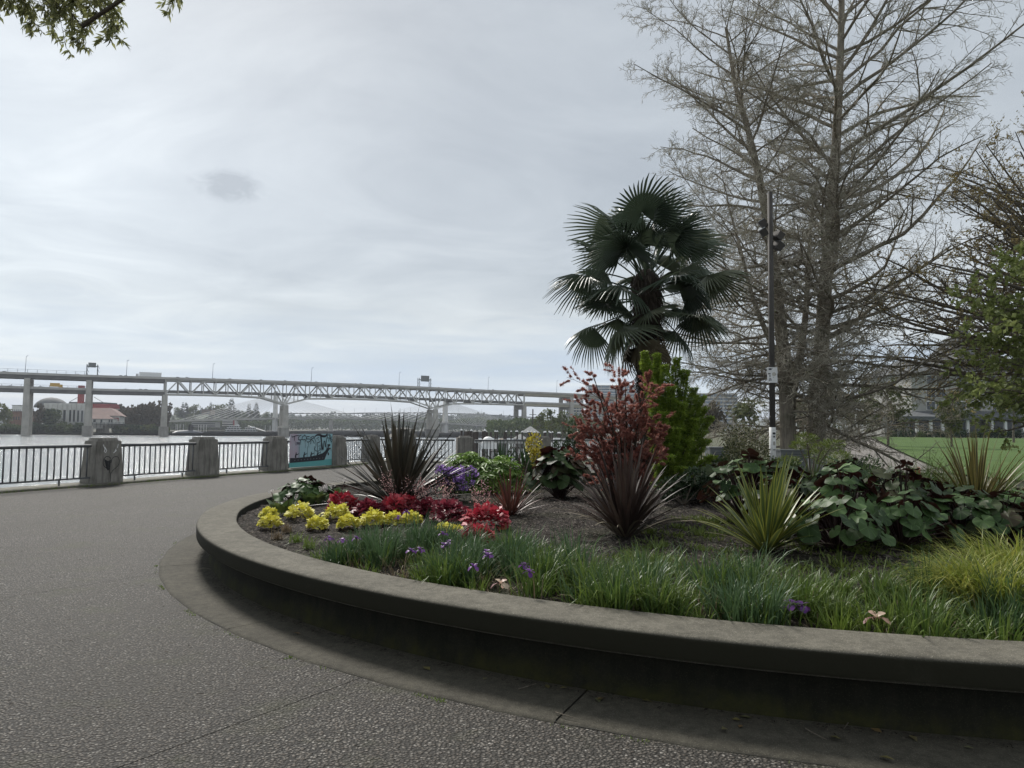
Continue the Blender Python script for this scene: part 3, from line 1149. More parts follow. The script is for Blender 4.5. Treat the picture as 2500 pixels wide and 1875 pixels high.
# ---- mural board with the rowing ship and sprayed letters
pa, pb = Vector((-8.22, 27.30)), Vector((-7.24, 29.62))
d = (pb - pa).normalized()
pa += Vector((d.y, -d.x)) * 0.06
pb += Vector((d.y, -d.x)) * 0.06
mural = empty('mural_board', (pa.x, pa.y, 0.07), math.atan2(d.y, d.x))
tag(mural, 'turquoise painted board with a black oared ship and dripping graffiti letters', 'mural')
MW, MH = (pb - pa).length, 1.24
m, w, b, out = new_mat('mural paint')
tc = w.n('ShaderNodeTexCoord').outputs['Object']
sx = w.n('ShaderNodeSeparateXYZ')
w.l(tc, sx.inputs[0])
skyc = w.ramp(w.math('DIVIDE', sx.outputs[0], MW), [(0.0, (0.50, 0.42, 0.50)), (0.14, (0.50, 0.40, 0.49)), (0.24, (0.33, 0.52, 0.58)), (0.6, (0.37, 0.56, 0.62)), (1.0, (0.30, 0.56, 0.62))])
nz = w.noise(tc, 3, 4, 0.6)
skyc = w.mix(w.ramp(nz, [(0.45, 0.0), (0.7, 0.4)]), skyc, (0.45, 0.62, 0.66))
sea = w.math('LESS_THAN', sx.outputs[2], w.math('ADD', 0.21, w.math('MULTIPLY', sx.outputs[0], 0.012)))
w.l(w.mix(sea, skyc, (0.12, 0.42, 0.42)), b.inputs['Base Color'])
b.inputs['Roughness'].default_value = 0.5
MURAL = m
link('board', MB().box((MW / 2, 0.0, MH / 2), (MW, 0.035, MH)).mesh('board'), MURAL, mural)
INK = m_plain('mural black', (0.018, 0.02, 0.03), 0.5, 0, 0.2, 4)


def mp(x, y):
    """picture coordinates of the board (0..1, from its top edge) to board x, z"""
    return (x * MW, (1 - y) * MH)


def mural_poly(name, pts, mat, lift):
    vs = [(mp(*p)[0], -0.0175 - lift, mp(*p)[1]) for p in pts]
    me_ = bpy.data.meshes.new(name)
    me_.from_pydata(vs, [], [tuple(range(len(vs)))])
    return link(name, me_, mat, mural)


def mural_stroke(pts, w_, name='graffiti_letter', mat=None, lift=0.008):
    vs, fs = ribbon([mp(*p) for p in pts], w_)
    me_ = bpy.data.meshes.new(name)
    me_.from_pydata([(x, -0.0175 - lift, z) for x, z in vs], [], fs)
    return link(name, me_, mat or INK, mural)


hull = [(0.0, 0.86), (0.0, 0.71), (0.12, 0.72), (0.45, 0.70), (0.62, 0.66), (0.76, 0.61), (0.82, 0.55), (0.88, 0.44), (0.885, 0.37), (0.86, 0.34), (0.89, 0.335), (0.93, 0.32), (0.955, 0.35), (0.935, 0.40), (0.91, 0.41), (0.91, 0.45), (0.95, 0.44), (0.975, 0.48), (0.93, 0.50), (0.90, 0.56), (0.86, 0.66), (0.815, 0.815), (0.79, 0.83), (0.4, 0.845)]
mural_poly('ship', hull, INK, 0.004)
mural_poly('prow_shield', [(0.895, 0.58), (0.915, 0.60), (0.925, 0.66), (0.912, 0.69), (0.895, 0.68), (0.885, 0.63)], INK, 0.004)
for q in range(10):
    x = 0.1 + q * 0.073
    mural_stroke([(x, 0.79 - 0.003 * q), (x + 0.018, 0.785 - 0.003 * q)], 0.02, 'rivet', m_plain('pale rivet', (0.25, 0.28, 0.3)) if q == 0 else MATS['pale rivet'], 0.006)
for x in (0.155, 0.345, 0.51, 0.665):
    dy = -0.015 if x > 0.6 else 0
    mural_poly('rower', [(x - 0.045, 0.715 + dy), (x - 0.05, 0.66 + dy), (x - 0.035, 0.60 + dy), (x - 0.03, 0.56 + dy), (x - 0.02, 0.545 + dy), (x - 0.01, 0.57 + dy), (x - 0.015, 0.60 + dy), (x + 0.02, 0.60 + dy), (x + 0.045, 0.575 + dy), (x + 0.045, 0.595 + dy), (x + 0.01, 0.63 + dy), (x - 0.015, 0.64 + dy), (x - 0.015, 0.715 + dy)], INK, 0.0045)
    mural_stroke([(x + 0.045, 0.38), (x + 0.045, 0.71 + dy)], 0.018, 'oar', INK, 0.005)
# sprayed letters, T G G I S R
tk = 0.03
mural_stroke(bez((0.02, 0.05), (0.04, 0.09), (0.10, 0.06), (0.18, 0.04)), tk)
mural_stroke([(0.09, 0.07), (0.085, 0.2)], tk)
mural_stroke(bez((0.24, 0.03), (0.19, 0.07), (0.17, 0.15), (0.20, 0.18), (0.25, 0.17)), tk)
mural_stroke(bez((0.25, 0.16), (0.22, 0.20), (0.23, 0.26)), tk)
mural_stroke(bez((0.32, 0.05), (0.27, 0.08), (0.26, 0.16), (0.29, 0.18), (0.33, 0.17), (0.33, 0.24)), tk)
mural_stroke([(0.31, 0.02), (0.36, 0.10), (0.35, 0.22)], tk)
mural_stroke(bez((0.43, 0.08), (0.37, 0.09), (0.37, 0.15), (0.44, 0.16), (0.45, 0.22), (0.39, 0.25), (0.37, 0.22)), tk)
mural_stroke(bez((0.46, 0.09), (0.47, 0.2), (0.46, 0.32)), tk)
mural_stroke(bez((0.46, 0.11), (0.52, 0.08), (0.53, 0.13), (0.48, 0.16), (0.52, 0.22), (0.55, 0.3)), tk)
# two mask faces under one heavy curved stroke
mural_stroke(bez((0.54, 0.11), (0.60, 0.04), (0.68, 0.03), (0.74, 0.07), (0.82, 0.07), (0.86, 0.01), (0.87, -0.0)), [0.035 + 0.055 * math.sin(PI * k / 60.0) for k in range(61)])
mural_stroke(bez((0.70, 0.05), (0.72, 0.2), (0.73, 0.38), (0.74, 0.52)), [0.08] * 11 + [0.07] * 10 + [0.05] * 10)
mural_stroke(bez((0.54, 0.12), (0.58, 0.22), (0.59, 0.36), (0.56, 0.47)), 0.024)
mural_stroke(bez((0.60, 0.16), (0.63, 0.12), (0.66, 0.12)), 0.024)
mural_stroke([(0.635, 0.175), (0.65, 0.195)], 0.035)
mural_stroke(bez((0.62, 0.27), (0.67, 0.26), (0.69, 0.22)), 0.028)
mural_stroke([(0.625, 0.27), (0.63, 0.40), (0.63, 0.52)], 0.028)
mural_stroke(bez((0.65, 0.38), (0.68, 0.38), (0.70, 0.34)), 0.022)
mural_stroke([(0.67, 0.435), (0.685, 0.455)], 0.035)
mural_stroke(bez((0.56, 0.48), (0.60, 0.53), (0.66, 0.53), (0.71, 0.46)), 0.028)
# W
mural_stroke(bez((0.74, 0.30), (0.75, 0.42), (0.77, 0.5), (0.78, 0.36), (0.79, 0.22)), 0.045)
mural_stroke(bez((0.79, 0.22), (0.81, 0.26), (0.83, 0.42), (0.84, 0.24), (0.87, 0.06)), 0.032)
# F A S
mural_stroke([(0.865, 0.03), (0.85, 0.2), (0.84, 0.34), (0.86, 0.5), (0.88, 0.56)], 0.025)
mural_stroke([(0.865, 0.04), (0.93, 0.03)], tk)
mural_stroke([(0.855, 0.13), (0.905, 0.13)], tk)
mural_stroke(bez((0.90, 0.24), (0.92, 0.12), (0.935, 0.03), (0.945, 0.12), (0.955, 0.24)), tk)
mural_stroke([(0.91, 0.16), (0.955, 0.15)], 0.02)
mural_stroke(bez((0.99, 0.10), (0.965, 0.11), (0.965, 0.16), (0.99, 0.18), (0.985, 0.24), (0.965, 0.25)), tk)
for x, y0, y1 in ((0.10, 0.2, 0.34), (0.22, 0.26, 0.33), (0.33, 0.24, 0.42), (0.41, 0.25, 0.42), (0.97, 0.25, 0.31)):
    mural_stroke([(x, y0), (x + 0.012, y1)], 0.016, 'paint_drip')
mural_poly('dark_tag', [(0.13, 0.24), (0.22, 0.25), (0.2, 0.36), (0.17, 0.30), (0.14, 0.35)], m_plain('faded purple tag', (0.12, 0.12, 0.16)), 0.004)

# ================================================================== TRUSS BRIDGE
BA = Vector((-271.5, 577.0))
BD = Vector((283.5, 144.0)).normalized()
BN = Vector((-BD.y, BD.x))                      # away from the camera
TW = 17.0                                       # spacing of the truss planes


def bp(s, off, z):
    p = BA + BD * s + BN * off
    return Vector((p.x, p.y, z))


def ztop(s):
    return 36.3 + 0.9 * math.sin(max(0.0, min(1.0, (s + 40) / 300.0)) * PI) - 0.00004 * max(0, s - 318) ** 2 - 0.5 * max(0, s - 200) / 120.0


def zlow(s):
    return ztop(s) - 11.0


bridge = empty('truss_bridge', (BA.x, BA.y, WZ))
tag(bridge, 'long double-deck steel truss bridge on concrete piers crossing the river', 'bridge')
nodes_s = [92.0 * i / 5 for i in range(5)] + [92 + 134.0 * i / 7 for i in range(7)] + [226 + 92.0 * i / 5 for i in range(6)]


def bot_drop(s):
    dd_ = min(abs(s - 92), abs(s - 226))
    if dd_ < 0.1:
        return 6.4
    if dd_ < 20:
        return 6.4 * max(0.0, 1 - dd_ / 23.5) ** 1.6 + 0.5
    if dd_ < 40:
        return 0.3
    return 0.0


for off in (0.0, TW):
    for a, b in zip(nodes_s[:-1], nodes_s[1:]):
        mid_ = (a + b) / 2
        pa3, pb3 = bp(a, off, zlow(a) - bot_drop(a)), bp(b, off, zlow(b) - bot_drop(b))
        tm = bp(mid_, off, ztop(mid_))
        bm3 = (pa3 + pb3) / 2
        MB().bar(bp(a, off, ztop(a)), tm, 0.9, 1.0).build('top_chord', STEEL, bridge)
        MB().bar(tm, bp(b, off, ztop(b)), 0.9, 1.0).build('top_chord', STEEL, bridge)
        MB().bar(pa3, pb3, 0.9, 1.1).build('bottom_chord', STEEL, bridge)
        MB().bar(pa3 + Vector((0, 0, 0.3)), tm, 1.0, 0.9).build('diagonal', STEEL, bridge)
        MB().bar(tm, pb3 + Vector((0, 0, 0.3)), 1.0, 0.9).build('diagonal', STEEL, bridge)
        MB().bar(bm3, tm, 0.55, 0.55).build('vertical', STEEL, bridge)
        MB().bar(pb3, bp(b, off, ztop(b)), 0.55, 0.55).build('vertical', STEEL, bridge)
        for nd_ in (pa3, ):
            MB().box((nd_.x, nd_.y, nd_.z + 0.7), (2.6, 0.7, 2.0), math.atan2(BD.y, BD.x), (1.6, 0.7)).build('gusset_plate', STEEL, bridge)
        MB().box((tm.x, tm.y, tm.z - 0.5), (1.8, 0.7, 1.4), math.atan2(BD.y, BD.x)).build('gusset_plate', STEEL, bridge)
    MB().bar(bp(0, off, zlow(0)), bp(0, off, ztop(0)), 1.3, 1.3).build('end_post', STEEL, bridge)
    MB().bar(bp(318, off, zlow(318)), bp(318, off, ztop(318)), 1.3, 1.3).build('end_post', STEEL, bridge)
# floor beams across
for s in nodes_s:
    MB().bar(bp(s, -1.2, ztop(s) - 0.2), bp(s, TW + 1.2, ztop(s) - 0.2), 0.7, 1.5).build('floor_beam', STEEL, bridge)
    MB().bar(bp(s, 0, zlow(s) + 0.7), bp(s, TW, zlow(s) + 0.7), 0.7, 1.3).build('floor_beam', DECKD, bridge)
# decks as station strips
ST = list(range(-250, 621, 15))


def strip(name, mat, offs0, offs1, zf0, zf1, s0, s1):
    mb_ = MB()
    S = [s for s in ST if s0 < s < s1]
    S = [s0] + S + [s1]
    for a, b in zip(S[:-1], S[1:]):
        vs = [bp(a, offs0, zf0(a)), bp(b, offs0, zf0(b)), bp(b, offs1, zf0(b)), bp(a, offs1, zf0(a)),
              bp(a, offs0, zf1(a)), bp(b, offs0, zf1(b)), bp(b, offs1, zf1(b)), bp(a, offs1, zf1(a))]
        mb_.add(vs, [(0, 3, 2, 1), (4, 5, 6, 7), (0, 1, 5, 4), (1, 2, 6, 5), (2, 3, 7, 6), (3, 0, 4, 7)])
    return mb_.build(name, mat, bridge)


S0, S1 = -250, 620
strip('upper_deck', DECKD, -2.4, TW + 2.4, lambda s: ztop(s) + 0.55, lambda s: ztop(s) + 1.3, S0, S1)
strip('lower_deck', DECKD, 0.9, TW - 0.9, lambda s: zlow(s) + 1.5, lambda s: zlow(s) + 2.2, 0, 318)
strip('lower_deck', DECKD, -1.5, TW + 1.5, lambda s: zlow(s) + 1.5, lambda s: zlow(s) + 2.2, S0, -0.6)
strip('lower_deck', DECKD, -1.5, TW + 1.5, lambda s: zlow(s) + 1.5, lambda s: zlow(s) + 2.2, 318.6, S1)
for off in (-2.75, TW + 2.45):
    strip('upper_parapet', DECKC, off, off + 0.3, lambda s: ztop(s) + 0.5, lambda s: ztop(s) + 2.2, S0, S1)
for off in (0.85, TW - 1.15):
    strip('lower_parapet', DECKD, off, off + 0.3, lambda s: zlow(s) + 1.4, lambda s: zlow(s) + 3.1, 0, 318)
for off in (-1.85, TW + 1.55):
    strip('lower_parapet', DECKC, off, off + 0.3, lambda s: zlow(s) + 1.4, lambda s: zlow(s) + 3.1, S0, -0.6)
    strip('lower_parapet', DECKC, off, off + 0.3, lambda s: zlow(s) + 1.4, lambda s: zlow(s) + 3.1, 318.6, S1)
# box girders of the approach spans
for lo, hi, mat in ((S0, -0.6, DECKD), (318.6, S1, DECKT)):
    for off in (-0.9, TW - 0.5):
        strip('girder', mat, off, off + 1.4, lambda s: ztop(s) - 1.9, lambda s: ztop(s) + 0.54, lo, hi)
        strip('girder', mat, off, off + 1.4, lambda s: zlow(s) - 0.9, lambda s: zlow(s) + 1.49, lo, hi)
# piers
for s in (92, 226):
    for off in (0.5, TW - 0.5):
        c = bp(s, off, 0)
        zt = zlow(s) - bot_drop(s) - 0.6
        rz = math.atan2(BD.y, BD.x)
        MB().box((c.x, c.y, (zt + WZ + 9) / 2), (4.6, 3.8, zt - WZ - 9), rz, (3.9, 3.2)).build('pier_column', PIERC, bridge)
        MB().box((c.x, c.y, WZ + 3.3), (5.6, 5.4, 8.6), rz).build('pier_footing', PIERD, bridge)
    p = bp(s, TW / 2, 0)
    MB().box((p.x, p.y, WZ + 8.2), (6.6, TW + 6, 1.7), rz).build('pier_cap', PIERC, bridge)
    MB().box((p.x, p.y, zlow(s) - bot_drop(s) - 2.6), (3.0, TW - 5.6, 2.8), rz).build('cross_beam', PIERC, bridge)
for s, zb in ((0, WZ), (318, -1), (371, -1), (424, -1), (480, -1), (-52, WZ), (-91, WZ), (-150, WZ), (-205, WZ)):
    hi = s not in (0, 318)
    for off in ((-1.9, TW + 1.9) if hi else (0, TW)):
        c = bp(s, off, 0)
        zt = (ztop(s) - 2.0) if hi else zlow(s) - 0.6
        rz = math.atan2(BD.y, BD.x)
        MB().box((c.x, c.y, (zt + zb) / 2), (4.4, 2.6 if hi else 4.0, zt - zb), rz, (3.6, 2.4 if hi else 3.4)).build('pier_column', PIERC, bridge)
    p = bp(s, TW / 2, 0)
    if hi:
        MB().box((p.x, p.y, ztop(s) - 3.0), (2.8, TW + 1.0, 1.9), rz).build('cross_beam', PIERC, bridge)
        MB().box((p.x, p.y, zlow(s) - 2.1), (2.8, TW + 1.0, 2.2), rz).build('cross_beam', PIERC, bridge)
    else:
        MB().box((p.x, p.y, zlow(s) - 2.8), (3.2, TW - 4.4, 3.6), rz).build('cross_beam', PIERC, bridge)
    if s in (0, -52):
        MB().box((p.x, p.y, WZ + 3.8), (6.4, TW + 9, 7.6), rz).build('pier_footing', PIERD, bridge)
# mesh fence on the left approach
for zf in (ztop, zlow):
    zo = 2.2 if zf is ztop else 3.1
    for off in (-2.6 if zf is ztop else TW + 1.7,):
        for s in range(-247, -52, 6):
            MB().bar(bp(s, off, zf(s) + zo), bp(s, off, zf(s) + zo + 2.3), 0.18).build('fence_post', RAILM, bridge)
        strip('fence_rail', RAILM, off - 0.06, off + 0.06, lambda s: zf(s) + zo + 2.15, lambda s: zf(s) + zo + 2.3, -250, -54)
        strip('fence_rail', RAILM, off - 0.04, off + 0.04, lambda s: zf(s) + zo + 1.0, lambda s: zf(s) + zo + 1.08, -250, -54)


def s_at(u, off=0.0):
    """station along the bridge seen at picture column u (source pixels)"""
    k = (u - 1250) / FPX
    bx, by = BA.x + BN.x * off, BA.y + BN.y * off
    return (k * by - bx) / (BD.x - k * BD.y)


# bridge lamps, each its own thing
LD = {58: 'thin roadway lamp mast above the fenced approach span', 306: 'thin roadway lamp mast beside the box truck', 517: 'thin lamp mast over the first truss bays', 759: 'thin lamp mast over the main truss span',
      974: 'thin lamp mast just short of the roadside message board', 1192: 'thin lamp mast over the last truss span', 1360: 'thin lamp mast on the tan approach span'}
for u in LD:
    s = s_at(u, TW + 2)
    b0 = bp(s, TW + 2.6, ztop(s) + 2.2)
    r = empty('lamp_mast', b0)
    tag(r, LD[u], 'lamp post', 'lamp masts on the truss bridge')
    MB().tube([b0, b0 + Vector((0.2, 0, 7)), b0 + Vector((0.3, 0, 13.4))], [0.2, 0.15, 0.1], 6).build('mast', DARKM, r)
    MB().bar(b0 + Vector((0.3, 0, 13.3)), b0 + Vector((1.8, 0, 13.9)), 0.22).build('arm', DARKM, r)

# sign gantries
for u, lab, w_, h_ in ((222, 'dark sign gantry standing over the tall left pier', 7.0, 3.6), (1036, 'roadside message board on lattice legs above the second main pier', 11.0, 5.4)):
    s = s_at(u, 0)
    base = bp(s, -1.0, ztop(s) + 1.2)
    r = empty('sign_gantry', base)
    tag(r, lab, 'sign')
    for ds, do in ((-w_ / 2, 0), (w_ / 2, 0), (-w_ / 2, 4), (w_ / 2, 4)):
        p0 = bp(s + ds, -1.0 + do, ztop(s) + 1.2)
        MB().bar(p0, p0 + Vector((0, 0, 9)), 0.35).build('leg', DARKM, r)
        for q in range(3):
            p1 = bp(s + ds + 1.2, -1.0 + do, ztop(s) + 1.2 + q * 3)
            MB().bar(p0 + Vector((0, 0, q * 3 + 3)), p1, 0.2).build('brace', DARKM, r)
    p0 = bp(s - w_ / 2, -1.0, ztop(s) + 8.6)
    MB().bar(p0, bp(s + w_ / 2, -1.0, ztop(s) + 8.6), 0.6).build('beam', DARKM, r)
    MB().bar(bp(s - w_ * 0.36, -1.4, ztop(s) + 9.6), bp(s + w_ * 0.36, -1.4, ztop(s) + 9.6), 0.5, h_).build('panel', CABINET, r)


# traffic
def car_mesh(L=4.6, Wd=1.9, H=1.5):
    mb_ = MB()
    sec = [(-L / 2, 0.35, 0.75), (-L / 2 + 0.1, 0.3, 0.95), (-L * 0.34, 0.28, 1.0), (-L * 0.2, 0.28, H), (L * 0.16, 0.28, H), (L * 0.3, 0.28, 0.98), (L / 2 - 0.1, 0.3, 0.85), (L / 2, 0.35, 0.6)]
    for x, z0, z1 in sec:
        tw_ = Wd * (0.5 if z1 < 1.2 else 0.42)
        mb_.v += [(x, -Wd / 2, z0), (x, -tw_, z1), (x, tw_, z1), (x, Wd / 2, z0)]
    for i in range(len(sec) - 1):
        for k in range(4):
            a = i * 4
            mb_.f.append((a + k, a + (k + 1) % 4, a + 4 + (k + 1) % 4, a + 4 + k))
    mb_.f += [(3, 2, 1, 0), (len(sec) * 4 - 4, len(sec) * 4 - 3, len(sec) * 4 - 2, len(sec) * 4 - 1)]
    return mb_.mesh('car_body')


CARME = {k: car_mesh() for k in 'gw'}
CARME['g'].materials.append(CARG)
CARME['w'].materials.append(CARW)
WHEEL = MB().tube([(0, -0.12, 0), (0, 0.12, 0)], 0.34, 10).mesh('wheel')
WHEEL.materials.append(BLACKM)
brz = math.atan2(BD.y, BD.x)
cars = [(8, 'u', 'g'), (188, 'u', 'w'), (293, 'u', 'g'), (305, 'u', 'g'), (432, 'u', 'g'), (455, 'u', 'g'), (521, 'u', 'w'), (560, 'u', 'g'), (636, 'u', 'g'), (695, 'u', 'g'), (771, 'u', 'g'), (867, 'u', 'w'), (880, 'u', 'g'), (934, 'u', 'g'), (1070, 'u', 'w'), (1148, 'u', 'g'), (1203, 'u', 'g'),
        (24, 'l', 'w'), (98, 'l', 'w'), (306, 'l', 'w'), (343, 'l', 'g'), (356, 'l', 'g'), (510, 'l', 'g')]
for u, dk, cl in cars:
    s = s_at(u, 2)
    z = ztop(s) + 1.3 + 0.75 if dk == 'u' else zlow(s) + 2.2 + 0.75
    p = bp(s, 2.0 if dk == 'u' else 3.4, z - 0.75)
    r = empty('car', p, brz)
    lab = {'ug': 'small dark car driving on the upper deck of the truss bridge', 'uw': 'small pale car driving on the upper deck of the truss bridge', 'lg': 'small dark car driving on the lower deck of the truss bridge', 'lw': 'small pale car driving on the lower deck of the truss bridge'}[dk + cl]
    tag(r, lab, 'car', 'cars crossing the truss bridge')
    link('body', CARME[cl], None, r, (0, 0, 0))
    for x in (-1.4, 1.4):
        for y in (-0.85, 0.85):
            link('wheel', WHEEL, None, r, (x, y, 0.34))
# box trucks
for u, dk, L, mat, lab in ((365, 'u', 19.0, WHITEM, 'long white semi trailer truck on the upper deck of the truss bridge'), (133, 'l', 7.5, YELLOWM, 'yellow box truck on the lower deck of the bridge approach')):
    s = s_at(u, 2)
    z0 = ztop(s) + 1.3 if dk == 'u' else zlow(s) + 2.2
    r = empty('truck', bp(s, 2.2 if dk == 'u' else 1.2, z0), brz)
    tag(r, lab, 'truck')
    link('trailer' if L > 10 else 'cargo_box', MB().box((0, 0, 2.75), (L * 0.82, 2.6, 3.3 if L > 10 else 2.6)).mesh('trailer'), mat, r)
    link('cab', MB().box((-L * 0.48 if L > 10 else L * 0.52, 0, 1.75), (2.3, 2.4, 2.6), 0, (1.7, 2.2)).mesh('cab'), CARW if L > 10 else mat, r)
    for x in (-L * 0.48, -L * 0.36, L * 0.25, L * 0.34) if L > 10 else (-L * 0.25, L * 0.5):
        for y in (-1.1, 1.1):
            link('wheel', WHEEL, None, r, (x, y, 0.5), None, 1.5)

# ================================================================== CABLE-STAYED BRIDGE
csb = empty('cable_stayed_bridge', (-332, 1010, WZ))
tag(csb, 'pale cable-stayed bridge with two concrete towers and fans of white cables', 'bridge')
CA, CB = Vector((671, 1015)), Vector((1090, 1080))            # (picture column, depth) of the towers


def cs_y(u):
    ia, ib = 1 / CA.y, 1 / CB.y
    return 1 / (ia + (ib - ia) * (u - CA.x) / (CB.x - CA.x))


deck_px = [(330, 1031), (414, 1026), (540, 1022.5), (671, 1019.5), (780, 1018.5), (880, 1020), (985, 1024.5), (1090, 1031.5), (1170, 1036.5), (1249, 1041.5), (1330, 1047)]


def deck_at(u):
    for (u0, v0), (u1, v1) in zip(deck_px[:-1], deck_px[1:]):
        if u0 <= u <= u1:
            return aty(u, v0 + (v1 - v0) * (u - u0) / (u1 - u0), cs_y(u))


us = [330 + 10 * i for i in range(101)]
pts = [deck_at(u) for u in us]
csd = (pts[-1] - pts[0])
csd.z = 0
csd.normalize()
csn = Vector((-csd.y, csd.x, 0))
mb = MB()
for a, b in zip(pts[:-1], pts[1:]):
    vs = []
    for z in (-2.2, 0):
        vs += [a + Vector((0, 0, z)), b + Vector((0, 0, z)), b + csn * 22 + Vector((0, 0, z)), a + csn * 22 + Vector((0, 0, z))]
    mb.add(vs, [(0, 3, 2, 1), (4, 5, 6, 7), (0, 1, 5, 4), (1, 2, 6, 5), (2, 3, 7, 6), (3, 0, 4, 7)])
mb.build('deck', DECKC, csb)
for a, b in zip(pts[:-1:2], pts[2::2]):
    MB().bar(a + Vector((0, 0, 1.2)), b + Vector((0, 0, 1.2)), 0.25, 0.3).build('deck_rail', STEEL, csb)
for u0, side in ((671, -1), (671, 1), (1090, -1), (1090, 1)):
    pass
for u0 in (671, 1090):
    d0 = deck_at(u0)
    c = d0 + csn * 11
    topz = d0.z + 36
    for s in (-1, 1):
        foot = c + csn * (8 * s)
        MB().bar((foot.x, foot.y, WZ), (foot.x, foot.y, d0.z + 2), 5.0, 5.0).build('tower_leg', WALLW, csb)
        MB().bar((foot.x, foot.y, d0.z + 2), (c.x + csn.x * 2.2 * s, c.y + csn.y * 2.2 * s, topz), 4.2, 4.2).build('tower_leg', WALLW, csb)
    MB().box((c.x, c.y, topz - 6), (4.6, 7.5, 13), math.atan2(csd.y, csd.x)).build('tower_head', WALLW, csb)
    MB().lathe((c.x, c.y, WZ - 0.5), [(15, 0), (13.5, 1.0), (9, 2.8), (6, 3.0)], 18).build('tower_footing', PIERD, csb)
    for side in (-1, 1):
        for k in range(11):
            reach = 20 + k * 10.2
            hz = topz - 15 + k * 1.15
            for off in (1.5, 20.5):
                # walk the deck for the anchor point
                tgt = None
                best = 1e9
                for p in pts:
                    dd_ = abs((p - d0).dot(csd) - side * reach)
                    if dd_ < best:
                        best, tgt = dd_, p
                e = d0 + csd * (side * reach)
                e = Vector((e.x, e.y, tgt.z)) + csn * off
                h = Vector((c.x, c.y, hz)) + csn * (1.0 if off > 10 else -1.0) + csd * (1.5 * side)
                MB().tube([e, h], 0.17, 5).build('cable', CABLEM, csb)
for u in (355,):
    p = deck_at(u) + csn * 11
    MB().box((p.x, p.y, (p.z - 2.2 + WZ) / 2), (4, 14, p.z - 2.2 - WZ), math.atan2(csd.y, csd.x)).build('end_pier', PIERC, csb)
# lone pier of an older crossing in the river
p = atz(808, 1055, WZ)
r = empty('river_pier', p)
tag(r, 'single stubby concrete pier standing alone in the river', 'pier')
MB().box((p.x, p.y, WZ + 10), (6, 6, 20), 0.3, (5, 5)).build('shaft', PIERD, r)
MB().box((p.x, p.y, WZ + 1.2), (8.5, 8.5, 2.4), 0.3, (8, 8)).build('footing', PIERD, r)

# ================================================================== FAR STEEL ARCH BRIDGE
fb = empty('steel_deck_truss_bridge', (-200, 1700, WZ))
tag(fb, 'dark steel arched deck truss bridge far upriver behind the white cables', 'bridge')
FY = 1750.0
fpx = [(826, 1010), (900, 1008.5), (1040, 1008), (1150, 1011), (1300, 1019), (1440, 1026)]


def fdeck(u):
    for (u0, v0), (u1, v1) in zip(fpx[:-1], fpx[1:]):
        if u0 <= u <= u1:
            return aty(u, v0 + (v1 - v0) * (u - u0) / (u1 - u0), FY + (u - 826) * 0.1)
    return aty(u, 1026, FY + (u - 826) * 0.1)


sp = [826, 905, 985, 1075, 1150, 1210, 1262, 1310, 1355, 1400, 1440]
for k in range(len(sp) - 1):
    u0, u1 = sp[k], sp[k + 1]
    n = max(4, int((u1 - u0) / 9))
    rise = 20.0 if k < 3 else 7.0
    prev = None
    for i in range(n + 1):
        t = i / n
        p = fdeck(u0 + (u1 - u0) * t)
        lowz = p.z - 6 - rise * (2 * t - 1) ** 2 - 3
        cur = (p, Vector((p.x, p.y, lowz)), Vector((p.x, p.y, p.z - 7)))
        if prev:
            MB().bar(prev[0], cur[0], 12, 2.4).build('deck', DARKM, fb)
            MB().bar(prev[1], cur[1], 1.0, 1.2).build('arch_rib', DARKM, fb)
            MB().bar(prev[2], cur[0] - Vector((0, 0, 1)), 0.7).build('brace', DARKM, fb)
        MB().bar(cur[0], cur[1], 0.8).build('vertical', DARKM, fb)
        prev = cur
    pe = fdeck(u1)
    MB().box((pe.x, pe.y, (pe.z - 12 + WZ) / 2), (6, 10, pe.z - 12 - WZ), 0, (4, 8)).build('pier', PIERD, fb)
MB().bar(fdeck(826) - Vector((120, 0, 0.5)), fdeck(826), 12, 2.4).build('deck', DARKM, fb)
FL = MB().tube([(0, 0, 0), (0, 0, 13)], 0.25, 5).mesh('mast')
FL.materials.append(DARKM)
for u in (838, 865, 891, 918, 1002, 1120, 1176, 1229):
    link('lamp_mast', FL, None, fb, fdeck(u) - fb.location)

# ================================================================== LEFT BANK BUILDINGS


def px_box(u0, u1, v0, v1, y, depth):
    """box filling picture columns u0..u1 and rows v0..v1 at depth y -> (centre, size)"""
    a, b = aty(u0, v1, y), aty(u1, v0, y)
    return ((a.x + b.x) / 2, y + depth / 2, (a.z + b.z) / 2), (abs(b.x - a.x), depth, abs(b.z - a.z)), a, b


MY = 660.0
hall = empty('museum_hall', aty(150, 1058, MY))
tag(hall, 'white panelled riverside hall with tall windows, red stack and grey dome', 'building')
c, s, a, b = px_box(104, 207, 985, 1045, MY, 60)
MB().box(c, s).build('wall', WALLW, hall)
zb = a.z
for k in range(9):                                  # vertical wall panels
    u = 107 + k * 11.6
    c2, s2, _, _ = px_box(u, u + 9.6, 986, 1004, MY - 0.6, 0.6)
    MB().box((c2[0], MY - 0.32, c2[2]), (s2[0], 0.6, s2[2])).build('wall_panel', WALLW, hall)
for u0, u1, v0, v1 in ((137, 146, 1001, 1009), (153, 160, 1001, 1030), (167.5, 173.5, 1001, 1030), (177, 183, 1001, 1030), (187, 193, 1002, 1030), (196.5, 202.5, 1002, 1030), (106, 118, 1001, 1030), (121, 130, 1001, 1030)):
    c2, s2, _, _ = px_box(u0, u1, v0, v1, MY - 1, 0.4)
    wd = MB().box((c2[0], MY - 0.25, c2[2]), (s2[0] + 1.2, 0.5, s2[2] + 1.2)).build('window', WHITEM, hall)
    MB().box((c2[0], MY - 0.60, c2[2]), (s2[0], 0.2, s2[2])).build('pane', GLASSD, wd)
